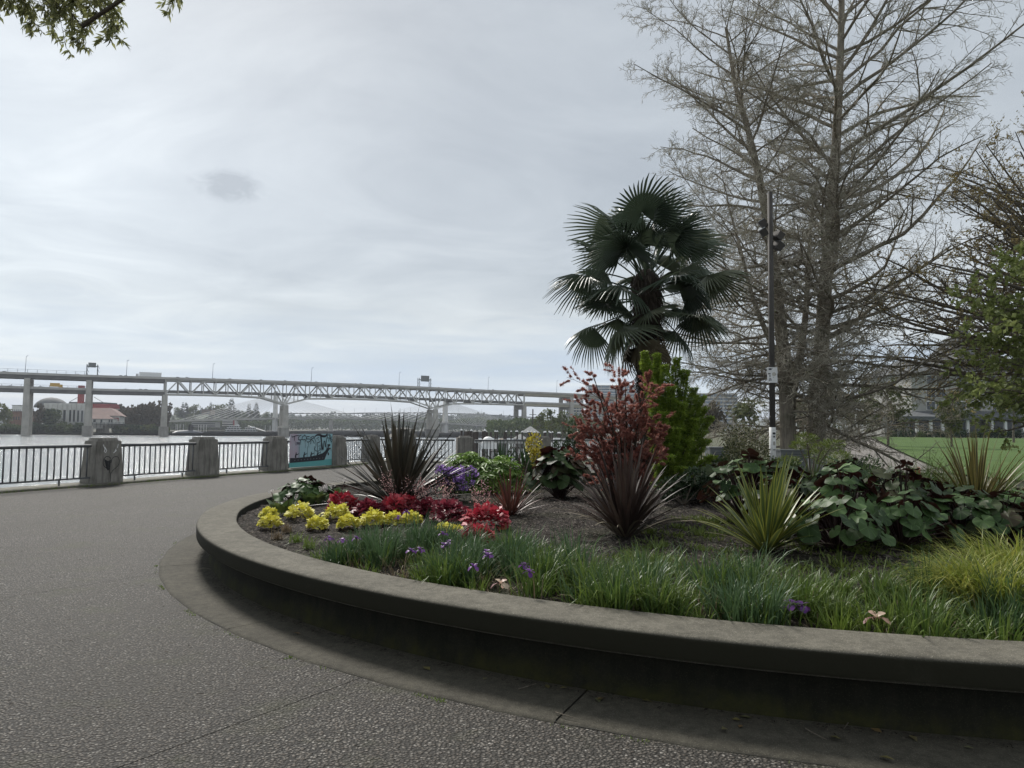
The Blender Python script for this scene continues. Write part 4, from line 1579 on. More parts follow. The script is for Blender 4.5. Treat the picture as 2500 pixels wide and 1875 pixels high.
# dome: low barrel behind the hall
p = aty(126, 985, MY + 40)
MB().lathe((p.x, p.y, p.z - 4), [(14.5, 0), (14, 2), (12, 5), (8.6, 7.6), (4.5, 9.2), (0.5, 9.8)], 28).build('dome', DOMEM, hall, smooth=True)
# red stack and its red skirt roof
c2, s2, a2, b2 = px_box(188.5, 201, 941, 987, MY + 8, 4.4)
MB().box(c2, s2, 0, (s2[0] * 0.95, s2[1])).build('stack', REDM, hall)
c2, s2, _, _ = px_box(184, 268, 986, 996, MY + 4, 18)
MB().box(c2, s2, 0, (s2[0] * 0.96, s2[1] * 0.8)).build('upper_roof', REDM, hall)
c2, s2, _, _ = px_box(168, 252, 982, 985.5, MY + 12, 24)
MB().box(c2, s2).build('flat_roof', DARKM, hall)
for u0, v0, u1, v1 in ((170, 981, 190, 970), (229, 969, 251, 982)):
    MB().bar(aty(u0, v0, MY + 10), aty(u1, v1, MY + 10), 0.35).build('stay_cable', DARKM, hall)

annex = empty('red_roofed_hall', aty(255, 1052, MY - 20))
tag(annex, 'low white riverside hall with broad red brown roofs beside the tall pier', 'building')
AY = MY - 20
c2, s2, a2, b2 = px_box(222, 293, 1015, 1034, AY, 8)
MB().box(c2, s2).build('wall', WALLW, annex)
q = [aty(218, 1015, AY - 1), aty(296, 1015, AY - 1), aty(270, 996, AY + 14), aty(222, 996, AY + 14)]
mb = MB()
mb.add([tuple(v) for v in q] + [(v.x, v.y + 10, v.z - 1) for v in q], [(0, 1, 2, 3), (7, 6, 5, 4), (0, 4, 5, 1), (1, 5, 6, 2), (2, 6, 7, 3), (3, 7, 4, 0)])
mb.build('roof', ROOFR, annex)
q = [aty(224, 1022.5, AY - 9), aty(276, 1022.5, AY - 9), aty(262, 1013, AY - 1), aty(222, 1013, AY - 1)]
mb = MB()
mb.add([tuple(v) for v in q] + [(v.x, v.y + 6, v.z - 0.8) for v in q], [(0, 1, 2, 3), (7, 6, 5, 4), (0, 4, 5, 1), (1, 5, 6, 2), (2, 6, 7, 3), (3, 7, 4, 0)])
mb.build('porch_roof', ROOFR, annex)
c2, s2, _, _ = px_box(224, 276, 1022, 1034, AY - 8, 8)
MB().box(c2, s2).build('porch_wall', WALLW, annex)
for u0, u1, v0, v1, mt in ((227, 233, 1024, 1031, GLASSD), (245, 249, 1024, 1032, GLASSD), (265, 268, 1024, 1031, GLASSD), (271, 274, 1024, 1031, GLASSD)):
    c2, s2, _, _ = px_box(u0, u1, v0, v1, AY - 8.5, 0.3)
    MB().box((c2[0], AY - 8.2, c2[2]), s2).build('window', mt, annex)
c2, s2, _, _ = px_box(277, 289, 1020, 1027.5, AY - 0.6, 0.4)
MB().box((c2[0], AY - 0.2, c2[2]), s2).build('red_panel', REDM, annex)
for k in range(6):
    p = aty(250 + k * 18, 1034, AY - 14)
for u, lab in ((250, 'grey concrete dock block beside the tall pier'), (335, 'small pale concrete dock block on posts by the shore')):
    p = atz(u, 1059, WZ)
    r = empty('dock_block', (p.x, p.y, WZ))
    tag(r, lab, 'dock')
    MB().box((p.x, p.y, WZ + 4.2), (9 if u < 300 else 6.6, 6, 8.0)).build('block', PIERC if u < 300 else WALLW, r)
    for k in range(4):
        MB().box((p.x - 3 + 2 * k, p.y - 3.1, WZ + 3.8), (0.4, 0.4, 7.4)).build('fender_post', PIERD, r)
p = aty(262, 1034, 628)
r = empty('riverside_walkway', p)
tag(r, 'dark railed walkway in front of the red roofed hall', 'walkway')
MB().bar(aty(224, 1034.5, 626), aty(305, 1035.5, 632), 3, 0.6).build('deck', DARKM, r)
MB().bar(aty(224, 1031, 625), aty(305, 1032, 631), 0.15, 0.2).build('rail', DARKM, r)
for k in range(9):
    a = aty(226 + 9.5 * k, 1031, 625.5 + 0.7 * k)
    MB().bar(a, (a.x, a.y, a.z - 4.5), 0.25).build('post', DARKM, r)
for u0, u1, v0, v1, y, lab, mt in ((18, 50, 1006, 1032, 700, 'low orange brick building behind the shore bushes', BRICK), (262, 345, 997, 1016, 760, 'long brown brick warehouse behind the red roofed hall', BRICK), (28, 52, 990, 1010, 1250, 'small white far building seen between the pier columns', WALLW)):
    c2, s2, a2, b2 = px_box(u0, u1, v0, v1 + 12, y, 25)
    r = empty('warehouse' if y > 690 and mt is BRICK else 'far_building', (c2[0], y, a2.z))
    tag(r, lab, 'building')
    MB().box(c2, s2).build('wall', mt, r)
    MB().box((c2[0], c2[1], c2[2] + s2[2] / 2 + 0.4), (s2[0] + 1, s2[1] + 1, 0.8)).build('roof', ROOFR if mt is BRICK else ROOFG, r)
    for k in range(5):
        MB().box((c2[0] - s2[0] * 0.4 + k * s2[0] * 0.2, y - 0.1, c2[2] + s2[2] * 0.1), (s2[0] * 0.08, 0.4, s2[2] * 0.2)).build('window', GLASSD, r)

# waterfront terrace buildings above the boats
for u0, u1, v0, v1, y, lab, mt in ((468, 527, 1031, 1043, 1060, 'long low grey boathouse under the cable-stayed deck', SHED), (542, 572, 1026, 1040, 1085, 'white terraced waterfront building with red end wall', WALLW), (492, 515, 1000, 1012, 1150, 'tan apartment house on the wooded bluff', BRICK)):
    c2, s2, a2, b2 = px_box(u0, u1, v0, v1, y, 16)
    r = empty('waterfront_building', (c2[0], y, a2.z))
    tag(r, lab, 'building')
    MB().box(c2, s2).build('wall', mt if mt is not BRICK else m_plain('tan stucco', (0.33, 0.25, 0.19)), r)
    for q in range(2):
        MB().box((c2[0], y - 0.6, c2[2] - s2[2] * 0.22 + q * s2[2] * 0.42), (s2[0] * 0.94, 1.2, s2[2] * 0.16)).build('window_band', GLASSD, r)
    MB().box((c2[0], c2[1], c2[2] + s2[2] / 2 + 0.3), (s2[0] + 2, s2[1] + 2, 0.6)).build('roof', ROOFG, r)
    if u0 == 542:
        MB().box((b2.x - 0.4, y - 0.8, c2[2]), (2.2, 1.0, s2[2])).build('end_wall', REDM, r)

# ---- boats
for u0, u1, vt, decks, lab in ((562, 596, 1040, 3, 'white three-deck paddle tour boat moored below the bluff'), (604, 630, 1046, 2, 'white two-deck tour boat moored beside the larger one')):
    Yb = 1000.0
    a, b = atz(u0, 1056.3, WZ), atz(u1, 1056.3, WZ)
    L = (b - a).length
    r = empty('tour_boat', ((a.x + b.x) / 2, a.y, WZ))
    tag(r, lab, 'boat', 'tour boats at the far dock')
    poly = [(-L / 2, -2.4), (L * 0.38, -3.0), (L / 2, 0), (L * 0.38, 3.0), (-L / 2, 2.4)]
    link('hull', MB().prism(poly, 0.0, 1.8).mesh('hull'), WHITEM, r)
    for k in range(decks):
        f = 0.9 - 0.16 * k
        link('window_band', MB().box((-L * 0.03, 0, 2.7 + 2.5 * k), (L * f - 0.5, 5.0 - k, 1.3)).mesh('window_band'), GLASSD, r)
        link('deck', MB().box((-L * 0.03, 0, 3.75 + 2.5 * k), (L * f, 5.8 - k, 0.7)).mesh('deck'), WHITEM, r)
        for q in range(5):
            link('stanchion', MB().box((-L * f * 0.45 + q * L * f * 0.22, -2.6 + 0.5 * k, 2.7 + 2.5 * k), (0.3, 0.2, 1.9)).mesh('stanchion'), WHITEM, r)
    link('wheelhouse', MB().box((L * 0.16, 0, 4.6 + 2.5 * (decks - 1)), (3.4, 2.8, 1.9), 0, (3.0, 2.4)).mesh('wheelhouse'), WHITEM, r)
    link('funnel', MB().tube([(-L * 0.1, 0, 3 + 2.5 * (decks - 1)), (-L * 0.1, 0, 6.4 + 2.5 * (decks - 1))], 0.4, 8).mesh('funnel'), BLACKM, r)
# submarine
a, b = atz(417, 1061, WZ), atz(503, 1060, WZ)
r = empty('submarine', ((a.x + b.x) / 2, (a.y + b.y) / 2, WZ), math.atan2(b.y - a.y, b.x - a.x))
tag(r, 'low dark submarine hull with a black sail moored at the far shore', 'submarine')
L = (b - a).length
SUBM = m_plain('submarine grey', (0.075, 0.08, 0.095), 0.5, 0.1, 0.15, 0.3)
mbx = MB()
prof = [(-L / 2, 0.05), (-L * 0.46, 1.6), (-L * 0.35, 3.0), (-L * 0.1, 3.7), (L * 0.15, 3.5), (L * 0.35, 2.2), (L / 2, 0.3)]
mbx.tube([(x, 0, -0.1 + rr * 0.15) for x, rr in prof], [rr for x, rr in prof], 14)
link('hull', mbx.mesh('hull', smooth=True), SUBM, r)
link('sail', MB().box((L * 0.04, 0, 6.2), (6.5, 1.9, 6.5), 0, (5.2, 1.4)).mesh('sail'), BLACKM, r)
link('fin', MB().box((L * 0.04, 0, 7.0), (2.0, 6.5, 0.35)).mesh('fin'), BLACKM, r)
link('periscope', MB().tube([(L * 0.04, 0, 9.3), (L * 0.04, 0, 12)], 0.15, 6).mesh('periscope'), DARKM, r)
# mooring poles by the submarine
for k, u in enumerate((429, 433, 439, 447.5, 484, 490, 497, 503.5, 647, 659)):
    p = atz(u, 1057.5, WZ)
    r = empty('mooring_pole', (p.x, p.y, WZ))
    tag(r, 'white steel mooring pole near the dark submarine' if u < 600 else 'white steel mooring pole beside the tour boat dock', 'pole', 'white mooring poles at the far dock')
    link('shaft', MB().tube([(0, 0, -1), (0, 0, 9.0)], 0.32, 7).mesh('shaft'), WALLW, r)
    link('cap', MB().lathe((0, 0, 9.0), [(0.36, 0), (0.3, 0.3), (0.02, 0.8)], 7).mesh('cap'), WHITEM, r)
# far dock gangway
r = empty('gangway', aty(615, 1050, 1030))
tag(r, 'long white sloping gangway down to the tour boat dock', 'gangway')
MB().bar(aty(606, 1040, 1040), aty(648, 1053, 1025), 2.4, 0.5).build('deck', WHITEM, r)
MB().bar(aty(606, 1038.3, 1039), aty(648, 1051.3, 1024), 0.2, 0.3).build('handrail', WHITEM, r)

# ================================================================== FAR VEGETATION
F_DARK = m_leaf('far dark evergreen', [(0.03, 0.05, 0.03), (0.045, 0.07, 0.04), (0.065, 0.09, 0.05)], trans=0.1, rough=0.8, spec=0.1)
F_MID = m_leaf('far green foliage', [(0.055, 0.08, 0.032), (0.085, 0.115, 0.045), (0.12, 0.145, 0.06)], trans=0.2, rough=0.8, spec=0.1)
F_PALE = m_leaf('far spring foliage', [(0.08, 0.10, 0.04), (0.12, 0.14, 0.055), (0.15, 0.16, 0.07)], trans=0.25, rough=0.8, spec=0.1)
F_BROWN = m_leaf('far bare twigs', [(0.07, 0.06, 0.045), (0.11, 0.09, 0.065), (0.13, 0.12, 0.08)], trans=0.1, rough=0.9, spec=0.1)
F_BARK = m_bark('far bark', (0.04, 0.035, 0.03), (0.09, 0.08, 0.07), 1.0)


def crown_mesh(name, kind, seed, n=420):
    """unit tree crown (height 1, from z = 0.12) made of many leaf clumps"""
    r = np.random.default_rng(seed)
    if kind == 'conifer':
        z = 0.1 + 0.9 * (1 - np.sqrt(r.random(n)))
        tier = 0.75 + 0.25 * np.cos(z * 46 + r.random() * 6)
        rad = 0.21 * (1.02 - z) * tier * np.sqrt(r.uniform(0.25, 1, n))
        a = r.random(n) * 2 * PI
        pos = np.stack([rad * np.cos(a), rad * np.sin(a), z], 1)
        d = np.stack([np.cos(a), np.sin(a), r.normal(-0.35, 0.2, n)], 1)
        up = np.tile([0, 0, 1.0], (n, 1)) + r.normal(size=(n, 3)) * 0.3
        scl = r.uniform(0.05, 0.10, n)
    elif kind == 'poplar':
        z = 0.08 + 0.92 * r.random(n)
        stem = r.integers(0, 9, n)
        ca = stem * 0.7
        cr = 0.02 + 0.17 * ((stem % 3) / 2.0) * (0.3 + z)
        a = r.random(n) * 2 * PI
        pos = np.stack([cr * np.cos(ca) + 0.045 * np.cos(a), cr * np.sin(ca) + 0.045 * np.sin(a), z * (0.78 + 0.22 * ((stem * 37) % 7) / 6)], 1)
        d = np.stack([np.cos(a) * 0.3, np.sin(a) * 0.3, np.ones(n)], 1)
        up = rnd_dirs(r, n)
        scl = r.uniform(0.06, 0.12, n)
    else:
        k = 9
        ctr = rnd_dirs(r, k) * r.uniform(0.12, 0.27, k)[:, None] * np.array([1, 1, 0.9]) + np.array([0, 0, 0.60])
        cs = r.uniform(0.13, 0.21, k)
        i = r.integers(0, k, n)
        dirs = rnd_dirs(r, n)
        pos = ctr[i] + dirs * (cs[i] * r.uniform(0.65, 1.05, n))[:, None]
        d = dirs + r.normal(size=(n, 3)) * 0.7
        up = rnd_dirs(r, n)
        scl = r.uniform(0.05, 0.11, n)
    return scatter(name, [(0, 0, 0), (-0.42, 0.5, 0.1), (0, 1, 0), (0.42, 0.5, 0.1)], LEAF_F, pos, frames(d, up), scl)


CR = {}
for kd, mt in (('conifer', F_DARK), ('broad', F_MID), ('broad2', F_PALE), ('poplar', F_BROWN), ('broadd', F_DARK)):
    CR[kd] = []
    for q in range(3):
        me = crown_mesh('crown', 'broad' if kd.startswith('broad') else kd, 31 * q + len(kd), 520)
        me.materials.append(mt)
        CR[kd].append(me)
TRK = MB().tube([(0, 0, -0.03), (0, 0, 0.3), (0.01, 0, 0.75)], [0.022, 0.017, 0.006], 6).mesh('trunk')
TRK.materials.append(F_BARK)
vr = random.Random(11)


def far_tree(kd, x, y, z, h, label, group, wide=1.0):
    r = empty('bush' if 'bush' in label or 'shrub' in label else ('conifer_tree' if kd == 'conifer' else 'broadleaf_tree'), (x, y, z), vr.random() * 6.28)
    tag(r, label, 'bush' if 'bush' in label or 'shrub' in label else 'tree', group)
    link('crown', vr.choice(CR[kd]), None, r, (0, 0, 0 if 'bush' not in label else -0.28 * h), None, (h * wide, h * wide, h))
    link('trunk', TRK, None, r, (0, 0, 0), None, h)
    return r


# bushes along the far left shore
for k in range(34):
    u = -40 + k * 8.3 + vr.uniform(-2, 2)
    y = 604 + vr.uniform(0, 10) - max(0, (u - 120)) * 0.02
    if u > 205 and u < 300:
        continue
    p = aty(u, 1057, y)
    h = vr.uniform(9, 13.5) if u < 200 else vr.uniform(7, 9)
    far_tree(vr.choice(['broad', 'broad', 'broadd']), p.x, y, WZ + 1.2, h, 'dark green bush growing along the far left shore', 'bushes along the far left shore', 1.45)
for u, v, y, kd, lab in ((12, 984, 640, 'broad2', 'pale olive tree beside the orange brick building'), (95, 990, 640, 'poplar', 'bare twiggy tree before the domed hall'), (122, 992, 645, 'broadd', 'dark ivy tree against the white hall'), (131, 990, 646, 'broad', 'green tree against the white hall wall'), (152, 1006, 646, 'broad', 'slender green bush tree under the hall windows')):
    p = aty(u, v, y)
    far_tree(kd, p.x, y, WZ + 1.2, p.z - WZ - 1, lab, None, 0.9)
for k in range(16):
    u = 292 + k * 7.2 + vr.uniform(-2, 2)
    y = 690 + vr.uniform(-10, 40)
    p = aty(u, vr.uniform(983, 1006), y)
    far_tree('poplar', p.x, y, WZ + 1.2, p.z - WZ - 1, 'tall bare brownish tree in the thicket between the tall piers', 'bare thicket between the tall piers', 1.15)
for k in range(14):
    u = 285 + k * 9 + vr.uniform(-2, 2)
    y = 640 + vr.uniform(0, 20)
    p = aty(u, 1057, y)
    far_tree(vr.choice(['broad', 'broadd', 'broad2']), p.x, y, WZ + 1.2, vr.uniform(8, 13), 'green bush at the water edge below the bare thicket', 'bushes below the bare thicket', 1.4)
# trees on the bluff
specials = [(451, 981, 'conifer', 2.0, 'broad dark conifer on the bluff'), (515, 980, 'conifer', 0.7, 'slim dark conifer with ragged top on the bluff'), (566, 970, 'conifer', 1.2, 'tallest dark conifer on the bluff'), (608, 983, 'conifer', 1.0, 'small dark conifer just behind the white cables'), (626, 980, 'conifer', 1.1, 'dark conifer beside the first cable tower'), (541, 984, 'broad2', 1.7, 'wide pale green tree on the bluff crest'), (478, 986, 'broad2', 1.0, 'rounded pale tree on the bluff beside a dark conifer')]
for u, v, kd, wd, lab in specials:
    y = 1190
    p = aty(u, v, y)
    zb = WZ + 1.5 + bluff_h(p.x / y * 1100) * 0.6
    far_tree(kd, p.x, y, zb, p.z - zb, lab, None, wd)
for k in range(46):
    u = 405 + (k * 37 % 290) + vr.uniform(-3, 3)
    y = 1150 + vr.uniform(0, 120)
    p = aty(u, 1030, y)
    hb = WZ + 1.5 + bluff_h(p.x / y * 1100) * min(1, (y - 1100) / 200)
    kd = vr.choice(['conifer', 'conifer', 'broad', 'broad2', 'broadd'])
    far_tree(kd, p.x, y, hb, vr.uniform(13, 21), {'conifer': 'dark conifer among the trees of the bluff', 'broad': 'green leafy tree among the trees of the bluff', 'broad2': 'pale green leafy tree among the trees of the bluff', 'broadd': 'dark leafy tree among the trees of the bluff'}[kd], 'trees of the bluff', 1.0 if kd != 'conifer' else 1.3)

# distant wood lining the river: one mass nobody could count
mw = np.random.default_rng(21)


def wood(name, u0, u1, y0, y1, vt, n, mat, label, size=(3.5, 6.5)):
    u = mw.uniform(u0, u1, n)
    y = mw.uniform(y0, y1, n)
    top = vt + 3.0 * np.sin(u / 19.0) + 2.2 * np.sin(u / 7.3 + 1) + 1.6 * np.sin(u / 3.1)
    P = np.zeros((n, 3))
    f = mw.random(n) ** 0.6
    for i in range(n):
        a = aty(u[i], top[i], y[i])
        P[i] = (a.x, y[i], WZ + 0.8 + (a.z - WZ - 0.8) * f[i])
    d = rnd_dirs(mw, n)
    d[:, 2] = np.abs(d[:, 2]) + 0.2
    me_ = scatter(name, [(0, 0, 0), (-0.42, 0.5, 0.1), (0, 1, 0), (0.42, 0.5, 0.1)], LEAF_F, P, frames(d, rnd_dirs(mw, n)), mw.uniform(size[0], size[1], n))
    return tag(link(name, me_, mat), label, 'woodland', kind='stuff')


wood('far_woodland', 640, 1290, 1490, 1560, 1026, 9000, F_MID, 'distant green wood lining the far shore of the river')
wood('far_tree_line', -60, 1250, 2300, 2450, 1016, 9000, F_DARK, 'dark distant tree line along the horizon', (7, 13))
wood('bluff_thicket', 395, 700, 1095, 1140, 1030, 6000, F_MID, 'dense green thicket at the foot of the bluff', (2.2, 4.5))
wood('shore_thicket', 1190, 1480, 560, 620, 1028, 4500, F_MID, 'dense green thicket on the near shore under the approach spans', (1.6, 3.2))

# ================================================================== RIGHT BANK: towers, marina
for u0, u1, v0, y, lab in ((1383, 1424, 977, 820, 'glass apartment block with white floor bands behind the approach span'), (1436, 1560, 942, 900, 'tall grey glass apartment tower rising behind the red maple'), (1660, 1800, 962, 700, 'long pale blue building behind the bare trees')):
    c2, s2, a2, b2 = px_box(u0, u1, v0, 1046, y, 30)
    r = empty('apartment_block', (c2[0], y, 0))
    tag(r, lab, 'building')
    MB().box(c2, s2).build('glass_body', GLASSB, r)
    nf = max(4, int(s2[2] / 3.2))
    for k in range(nf + 1):
        MB().box((c2[0], c2[1] - 0.7, c2[2] - s2[2] / 2 + s2[2] * k / nf), (s2[0] + 0.6, s2[1] + 0.9, 0.9)).build('floor_slab', WALLW, r)
    for k in range(6):
        MB().box((c2[0] - s2[0] / 2 + s2[0] * (k + 0.5) / 6, y - 0.5, c2[2]), (0.8, 0.9, s2[2])).build('mullion', DECKC, r)
# small bare trees on the near shore
BTW = m_bark('grey twig bark', (0.09, 0.08, 0.06), (0.18, 0.16, 0.12), 6.0)


def bare_small(name, base, h, seed, mat, label, group=None, spread=1.0, leafmat=None, nleaf=0, lsize=0.1):
    r = np.random.default_rng(seed)
    root = empty(name, base)
    tag(root, label, 'tree', group)
    T = run(r, np.array([[0, 0, 0.0]]), np.array([[0.03, 0.0, 1.0]]), np.array([h * 0.9]), 9, (0, 0, 0.02), 0.05)
    TR = (h * 0.022) * np.linspace(1, 0.25, 9)[None]
    A, AR = spawn(r, T, TR, 22, 0.22, 0.98, 48, 0.42, 7, (0, 0, 0.06), 0.10, 0.5, 0.3, 0.2, 0.45, h * 0.0012)
    B, BR = spawn(r, A, AR, 7, 0.15, 0.98, 42, 0.45, 5, (0, 0, 0.04), 0.12, 0.55, 0.3, 0.4, 0.5, h * 0.0009)
    C, CR_ = spawn(r, B, BR, 4, 0.2, 1.0, 40, 0.6, 4, (0, 0, 0.0), 0.12, 0.6, 0.4, 0.4, 0.4, h * 0.0007)
    for L_ in (A, B, C):
        L_[:, :, :2] *= spread
    link('trunk', join_tubes('trunk', [(T, TR, 8)]), mat, root)
    link('branches', join_tubes('branches', [(A, AR, 5), (B, BR, 4), (C, CR_, 3)]), mat, root)
    if nleaf:
        idx = r.integers(0, len(C), nleaf)
        pos, tan, _ = sample(C, CR_, idx, r.random(nleaf))
        d = tan + rnd_dirs(r, nleaf) * 0.9
        me_ = scatter('crown', LEAF_V, LEAF_F, pos, frames(d, rnd_dirs(r, nleaf)), r.uniform(0.6, 1.3, nleaf) * lsize)
        link('crown', me_, leafmat, root)
    return root


for u, v, y, lab in ((1346, 1001, 300, 'slender bare tree beside the gazebo roof'), (1312, 1005, 320, 'smaller bare tree behind the gazebo roof'), (1374, 1008, 290, 'bare tree between the gazebo and the pier'), (1405, 1012, 260, 'bushy bare tree under the approach span')):
    p = aty(u, v, y)
    bare_small('bare_tree', (p.x, y, -3.0), p.z + 3.0, int(u), BTW, lab, None, 1.0, F_PALE, 500, 0.9)
# utility pole
p = aty(1301, 999, 330)
r = empty('utility_pole', (p.x, 330, -3))
tag(r, 'dark wooden utility pole with crossarm beyond the gazebo', 'pole')
MB().tube([(p.x, 330, -3), (p.x, 330, p.z)], 0.28, 7).build('shaft', TIMBER, r)
MB().bar((p.x - 1.6, 330, p.z - 2.4), (p.x + 1.6, 330, p.z - 2.4), 0.25).build('crossarm', TIMBER, r)
# timber piles
pr = random.Random(2)
piles = [(1127, 1051, 1), (1137, 1053, 0), (1142, 1053, 0), (1147, 1052, 0), (1151, 1052, 1), (1158, 1055, 0), (1164, 1054, 0), (1181, 1053, 0), (1184, 1052, 1), (1188, 1055, 0), (1198, 1055, 0), (1209, 1054, 1), (1214, 1054, 1), (1232, 1055, 0), (1236, 1054, 1), (1248, 1054, 1), (1260, 1054, 1), (1263, 1054, 1), (1275, 1055, 1), (1289, 1055, 1), (1291, 1055, 0), (1297, 1055, 1), (1305, 1056, 1), (1329, 1056, 1), (1332, 1055.5, 1), (1341, 1055, 1), (1344, 1057, 1), (1349, 1056, 1), (1363, 1058, 1), (1367, 1058, 1)]
PSH = MB().tube([(0, 0, 0), (0, 0, 1)], 1.0, 9).mesh('shaft')
PSH.materials.append(TIMBER)
PCAP = MB().lathe((0, 0, 0), [(1.05, 0), (0.9, 0.5), (0.05, 1.3)], 9).mesh('cap')
PCAP.materials.append(WHITEM)
for u, v, cap in piles:
    y = pr.uniform(150, 190) if u > 1195 else pr.uniform(110, 135)
    p = aty(u, v, y)
    r = empty('mooring_pile', (p.x, y, WZ - 1))
    tag(r, 'dark timber mooring pile with a white cap in the marina' if cap else 'thick dark timber mooring pile without a cap in the marina', 'pile', 'timber piles of the marina')
    w_ = 0.19 if cap else 0.3
    link('shaft', PSH, None, r, (0, 0, 0), None, (w_, w_, p.z - WZ + 1))
    if cap:
        link('cap', PCAP, None, r, (0, 0, p.z - WZ + 1), None, (0.24, 0.24, 0.26))
# boathouses
for u, v, y, w_, h_, lab in ((1295, 1041, 200, 5.2, 1.7, 'open marina pavilion with a pale pyramid shingle roof'), (1270, 1060, 185, 3.6, 1.1, 'low marina shed with a grey gabled roof'), (1225, 1070, 170, 3.4, 0.7, 'low marina shed with a brown shallow roof')):
    p = aty(u, v, y)
    r = empty('pavilion' if h_ > 1.5 else 'marina_shed', (p.x, y, WZ))
    tag(r, lab, 'pavilion' if h_ > 1.5 else 'shed')
    mb = MB()
    z1 = p.z - h_
    mb.add([(p.x - w_ / 2, y - w_ / 2, z1), (p.x + w_ / 2, y - w_ / 2, z1), (p.x + w_ / 2, y + w_ / 2, z1), (p.x - w_ / 2, y + w_ / 2, z1), (p.x - 0.2, y, p.z), (p.x + 0.2, y, p.z)], [(0, 1, 5, 4), (1, 2, 5), (2, 3, 4, 5), (3, 0, 4), (3, 2, 1, 0)])
    mb.build('roof', SHED if h_ > 1 else m_plain('brown shingle', (0.16, 0.11, 0.07)), r)
    for sx in (-0.42, 0.42):
        for sy in (-0.42, 0.42):
            MB().box((p.x + sx * w_, y + sy * w_, (z1 + WZ) / 2), (0.22, 0.22, z1 - WZ)).build('post', TIMBER, r)
    MB().box((p.x, y, z1 - 2.3), (w_ + 1.5, w_ + 1.5, 0.3)).build('floor', TIMBER, r)
    MB().box((p.x, y + w_ * 0.2, z1 - 1.2), (w_ * 0.6, 0.2, 2.0)).build('wall', SHED, r)
# marina jetty rail
r = empty('jetty', aty(1260, 1076, 140))
tag(r, 'pale jetty with handrail running through the marina', 'jetty')
MB().bar(aty(1170, 1079, 120), aty(1420, 1083, 150), 2.0, 0.35).build('deck', SHED, r)
MB().bar(aty(1170, 1074.5, 119), aty(1420, 1078, 149), 0.12, 0.12).build('handrail', SHED, r)
for k in range(16):
    t = k / 15
    a = aty(1170 + 250 * t, 1074.5 + 3.5 * t, 119 + 30 * t)
    MB().bar(a, (a.x, a.y, WZ), 0.14).build('post', SHED, r)
# covered white boat with red scrawl and moored cruisers
for u, v, y, L, lab in ((1192, 1078, 112, 2.6, 'small boat under a domed white cover with a red scrawl'), (1362, 1079, 130, 3.0, 'white cabin boat moored in the marina beside the capped piles'), (1380, 1082, 124, 2.6, 'white cabin boat moored nearest the red maple')):
    p = aty(u, v, y)
    r = empty('moored_boat', (p.x, y, p.z - 0.5))
    tag(r, lab, 'boat', 'small boats in the marina')
    link('hull', MB().prism([(-L / 2, -0.6), (L * 0.3, -0.75), (L / 2, 0), (L * 0.3, 0.75), (-L / 2, 0.6)], -0.6, 0.3).mesh('hull'), WHITEM, r)
    if u < 1250:
        link('cover', MB().lathe((0, 0, 0.3), [(0.95, 0), (0.9, 0.4), (0.65, 0.75), (0.3, 0.92), (0.02, 0.95)], 16).mesh('cover', smooth=True), WHITEM, r)
        for q in range(4):
            pts2 = [(-0.35 + 0.2 * q + 0.05 * math.sin(k * 2.0 + q), -0.93 + 0.035 * k, 0.52 + 0.05 * k) for k in range(6)]
            link('red_scrawl', MB().tube(pts2, 0.03, 5).mesh('red_scrawl'), REDM, r)
    else:
        link('cabin', MB().box((-0.1, 0, 0.75), (L * 0.55, 1.1, 0.9), 0, (L * 0.45, 0.9)).mesh('cabin'), WHITEM, r)
        link('window', MB().box((-0.1, -0.53, 0.8), (L * 0.42, 0.1, 0.3)).mesh('window'), GLASSD, r)

# ================================================================== HOTEL BEYOND THE LAWN
HY = 165.0
hotel = empty('hotel', aty(2350, 1066, HY))
tag(hotel, 'pale grey four-storey hotel with dark hipped roof and columned porch beyond the lawn', 'building')


def hbox(u0, u1, v0, v1, y, dep, name, mat, parent=None):
    c_, s_, a_, b_2 = px_box(u0, u1, v0, v1, y, dep)
    return MB().box(c_, s_).build(name, mat, parent or hotel)


hbox(2228, 2560, 908, 1066, HY, 24, 'wall', HOTELW)
hbox(2160, 2226, 1008, 1066, HY + 3, 18, 'wing_wall', HOTELW)


def hip(u0, u1, v0, vt, y, dep, ins, mat, name):
    a, b = aty(u0, v0, y), aty(u1, v0, y)
    t = aty((u0 + u1) / 2, vt, y)
    x0, x1, z0, z1 = a.x, b.x, a.z, t.z
    mb_ = MB()
    mb_.add([(x0, y - 1.2, z0), (x1, y - 1.2, z0), (x1, y + dep, z0), (x0, y + dep, z0), (x0 + ins, y + dep / 2, z1), (x1 - ins, y + dep / 2, z1)], [(0, 1, 5, 4), (1, 2, 5), (2, 3, 4, 5), (3, 0, 4), (3, 2, 1, 0)])
    return mb_.build(name, mat, hotel)


hip(2216, 2580, 910, 868, HY, 26, 5, ROOFG, 'roof')
hip(2330, 2450, 880, 788, HY + 4, 14, 5.2, ROOFG, 'tower_roof')
hip(2150, 2236, 1010, 992, HY + 2, 20, 3, ROOFG, 'wing_roof')
q = [aty(2205, 1020, HY - 8), aty(2580, 1020, HY - 8), aty(2580, 1004, HY - 0.1), aty(2205, 1004, HY - 0.1)]
mb = MB()
mb.add([tuple(v) for v in q] + [(v.x, v.y, v.z - 0.5) for v in q], [(0, 1, 2, 3), (7, 6, 5, 4), (0, 4, 5, 1), (1, 5, 6, 2), (2, 6, 7, 3), (3, 7, 4, 0)])
mb.build('porch_roof', ROOFG, hotel)
hbox(2205, 2580, 1020, 1023, HY - 7.8, 0.6, 'porch_beam', DARKM)
for u in (2240, 2274, 2303, 2364, 2423, 2456, 2500):
    hbox(u - 2.6, u + 2.6, 1023, 1056, HY - 7.4, 0.5, 'column', WHITEM)
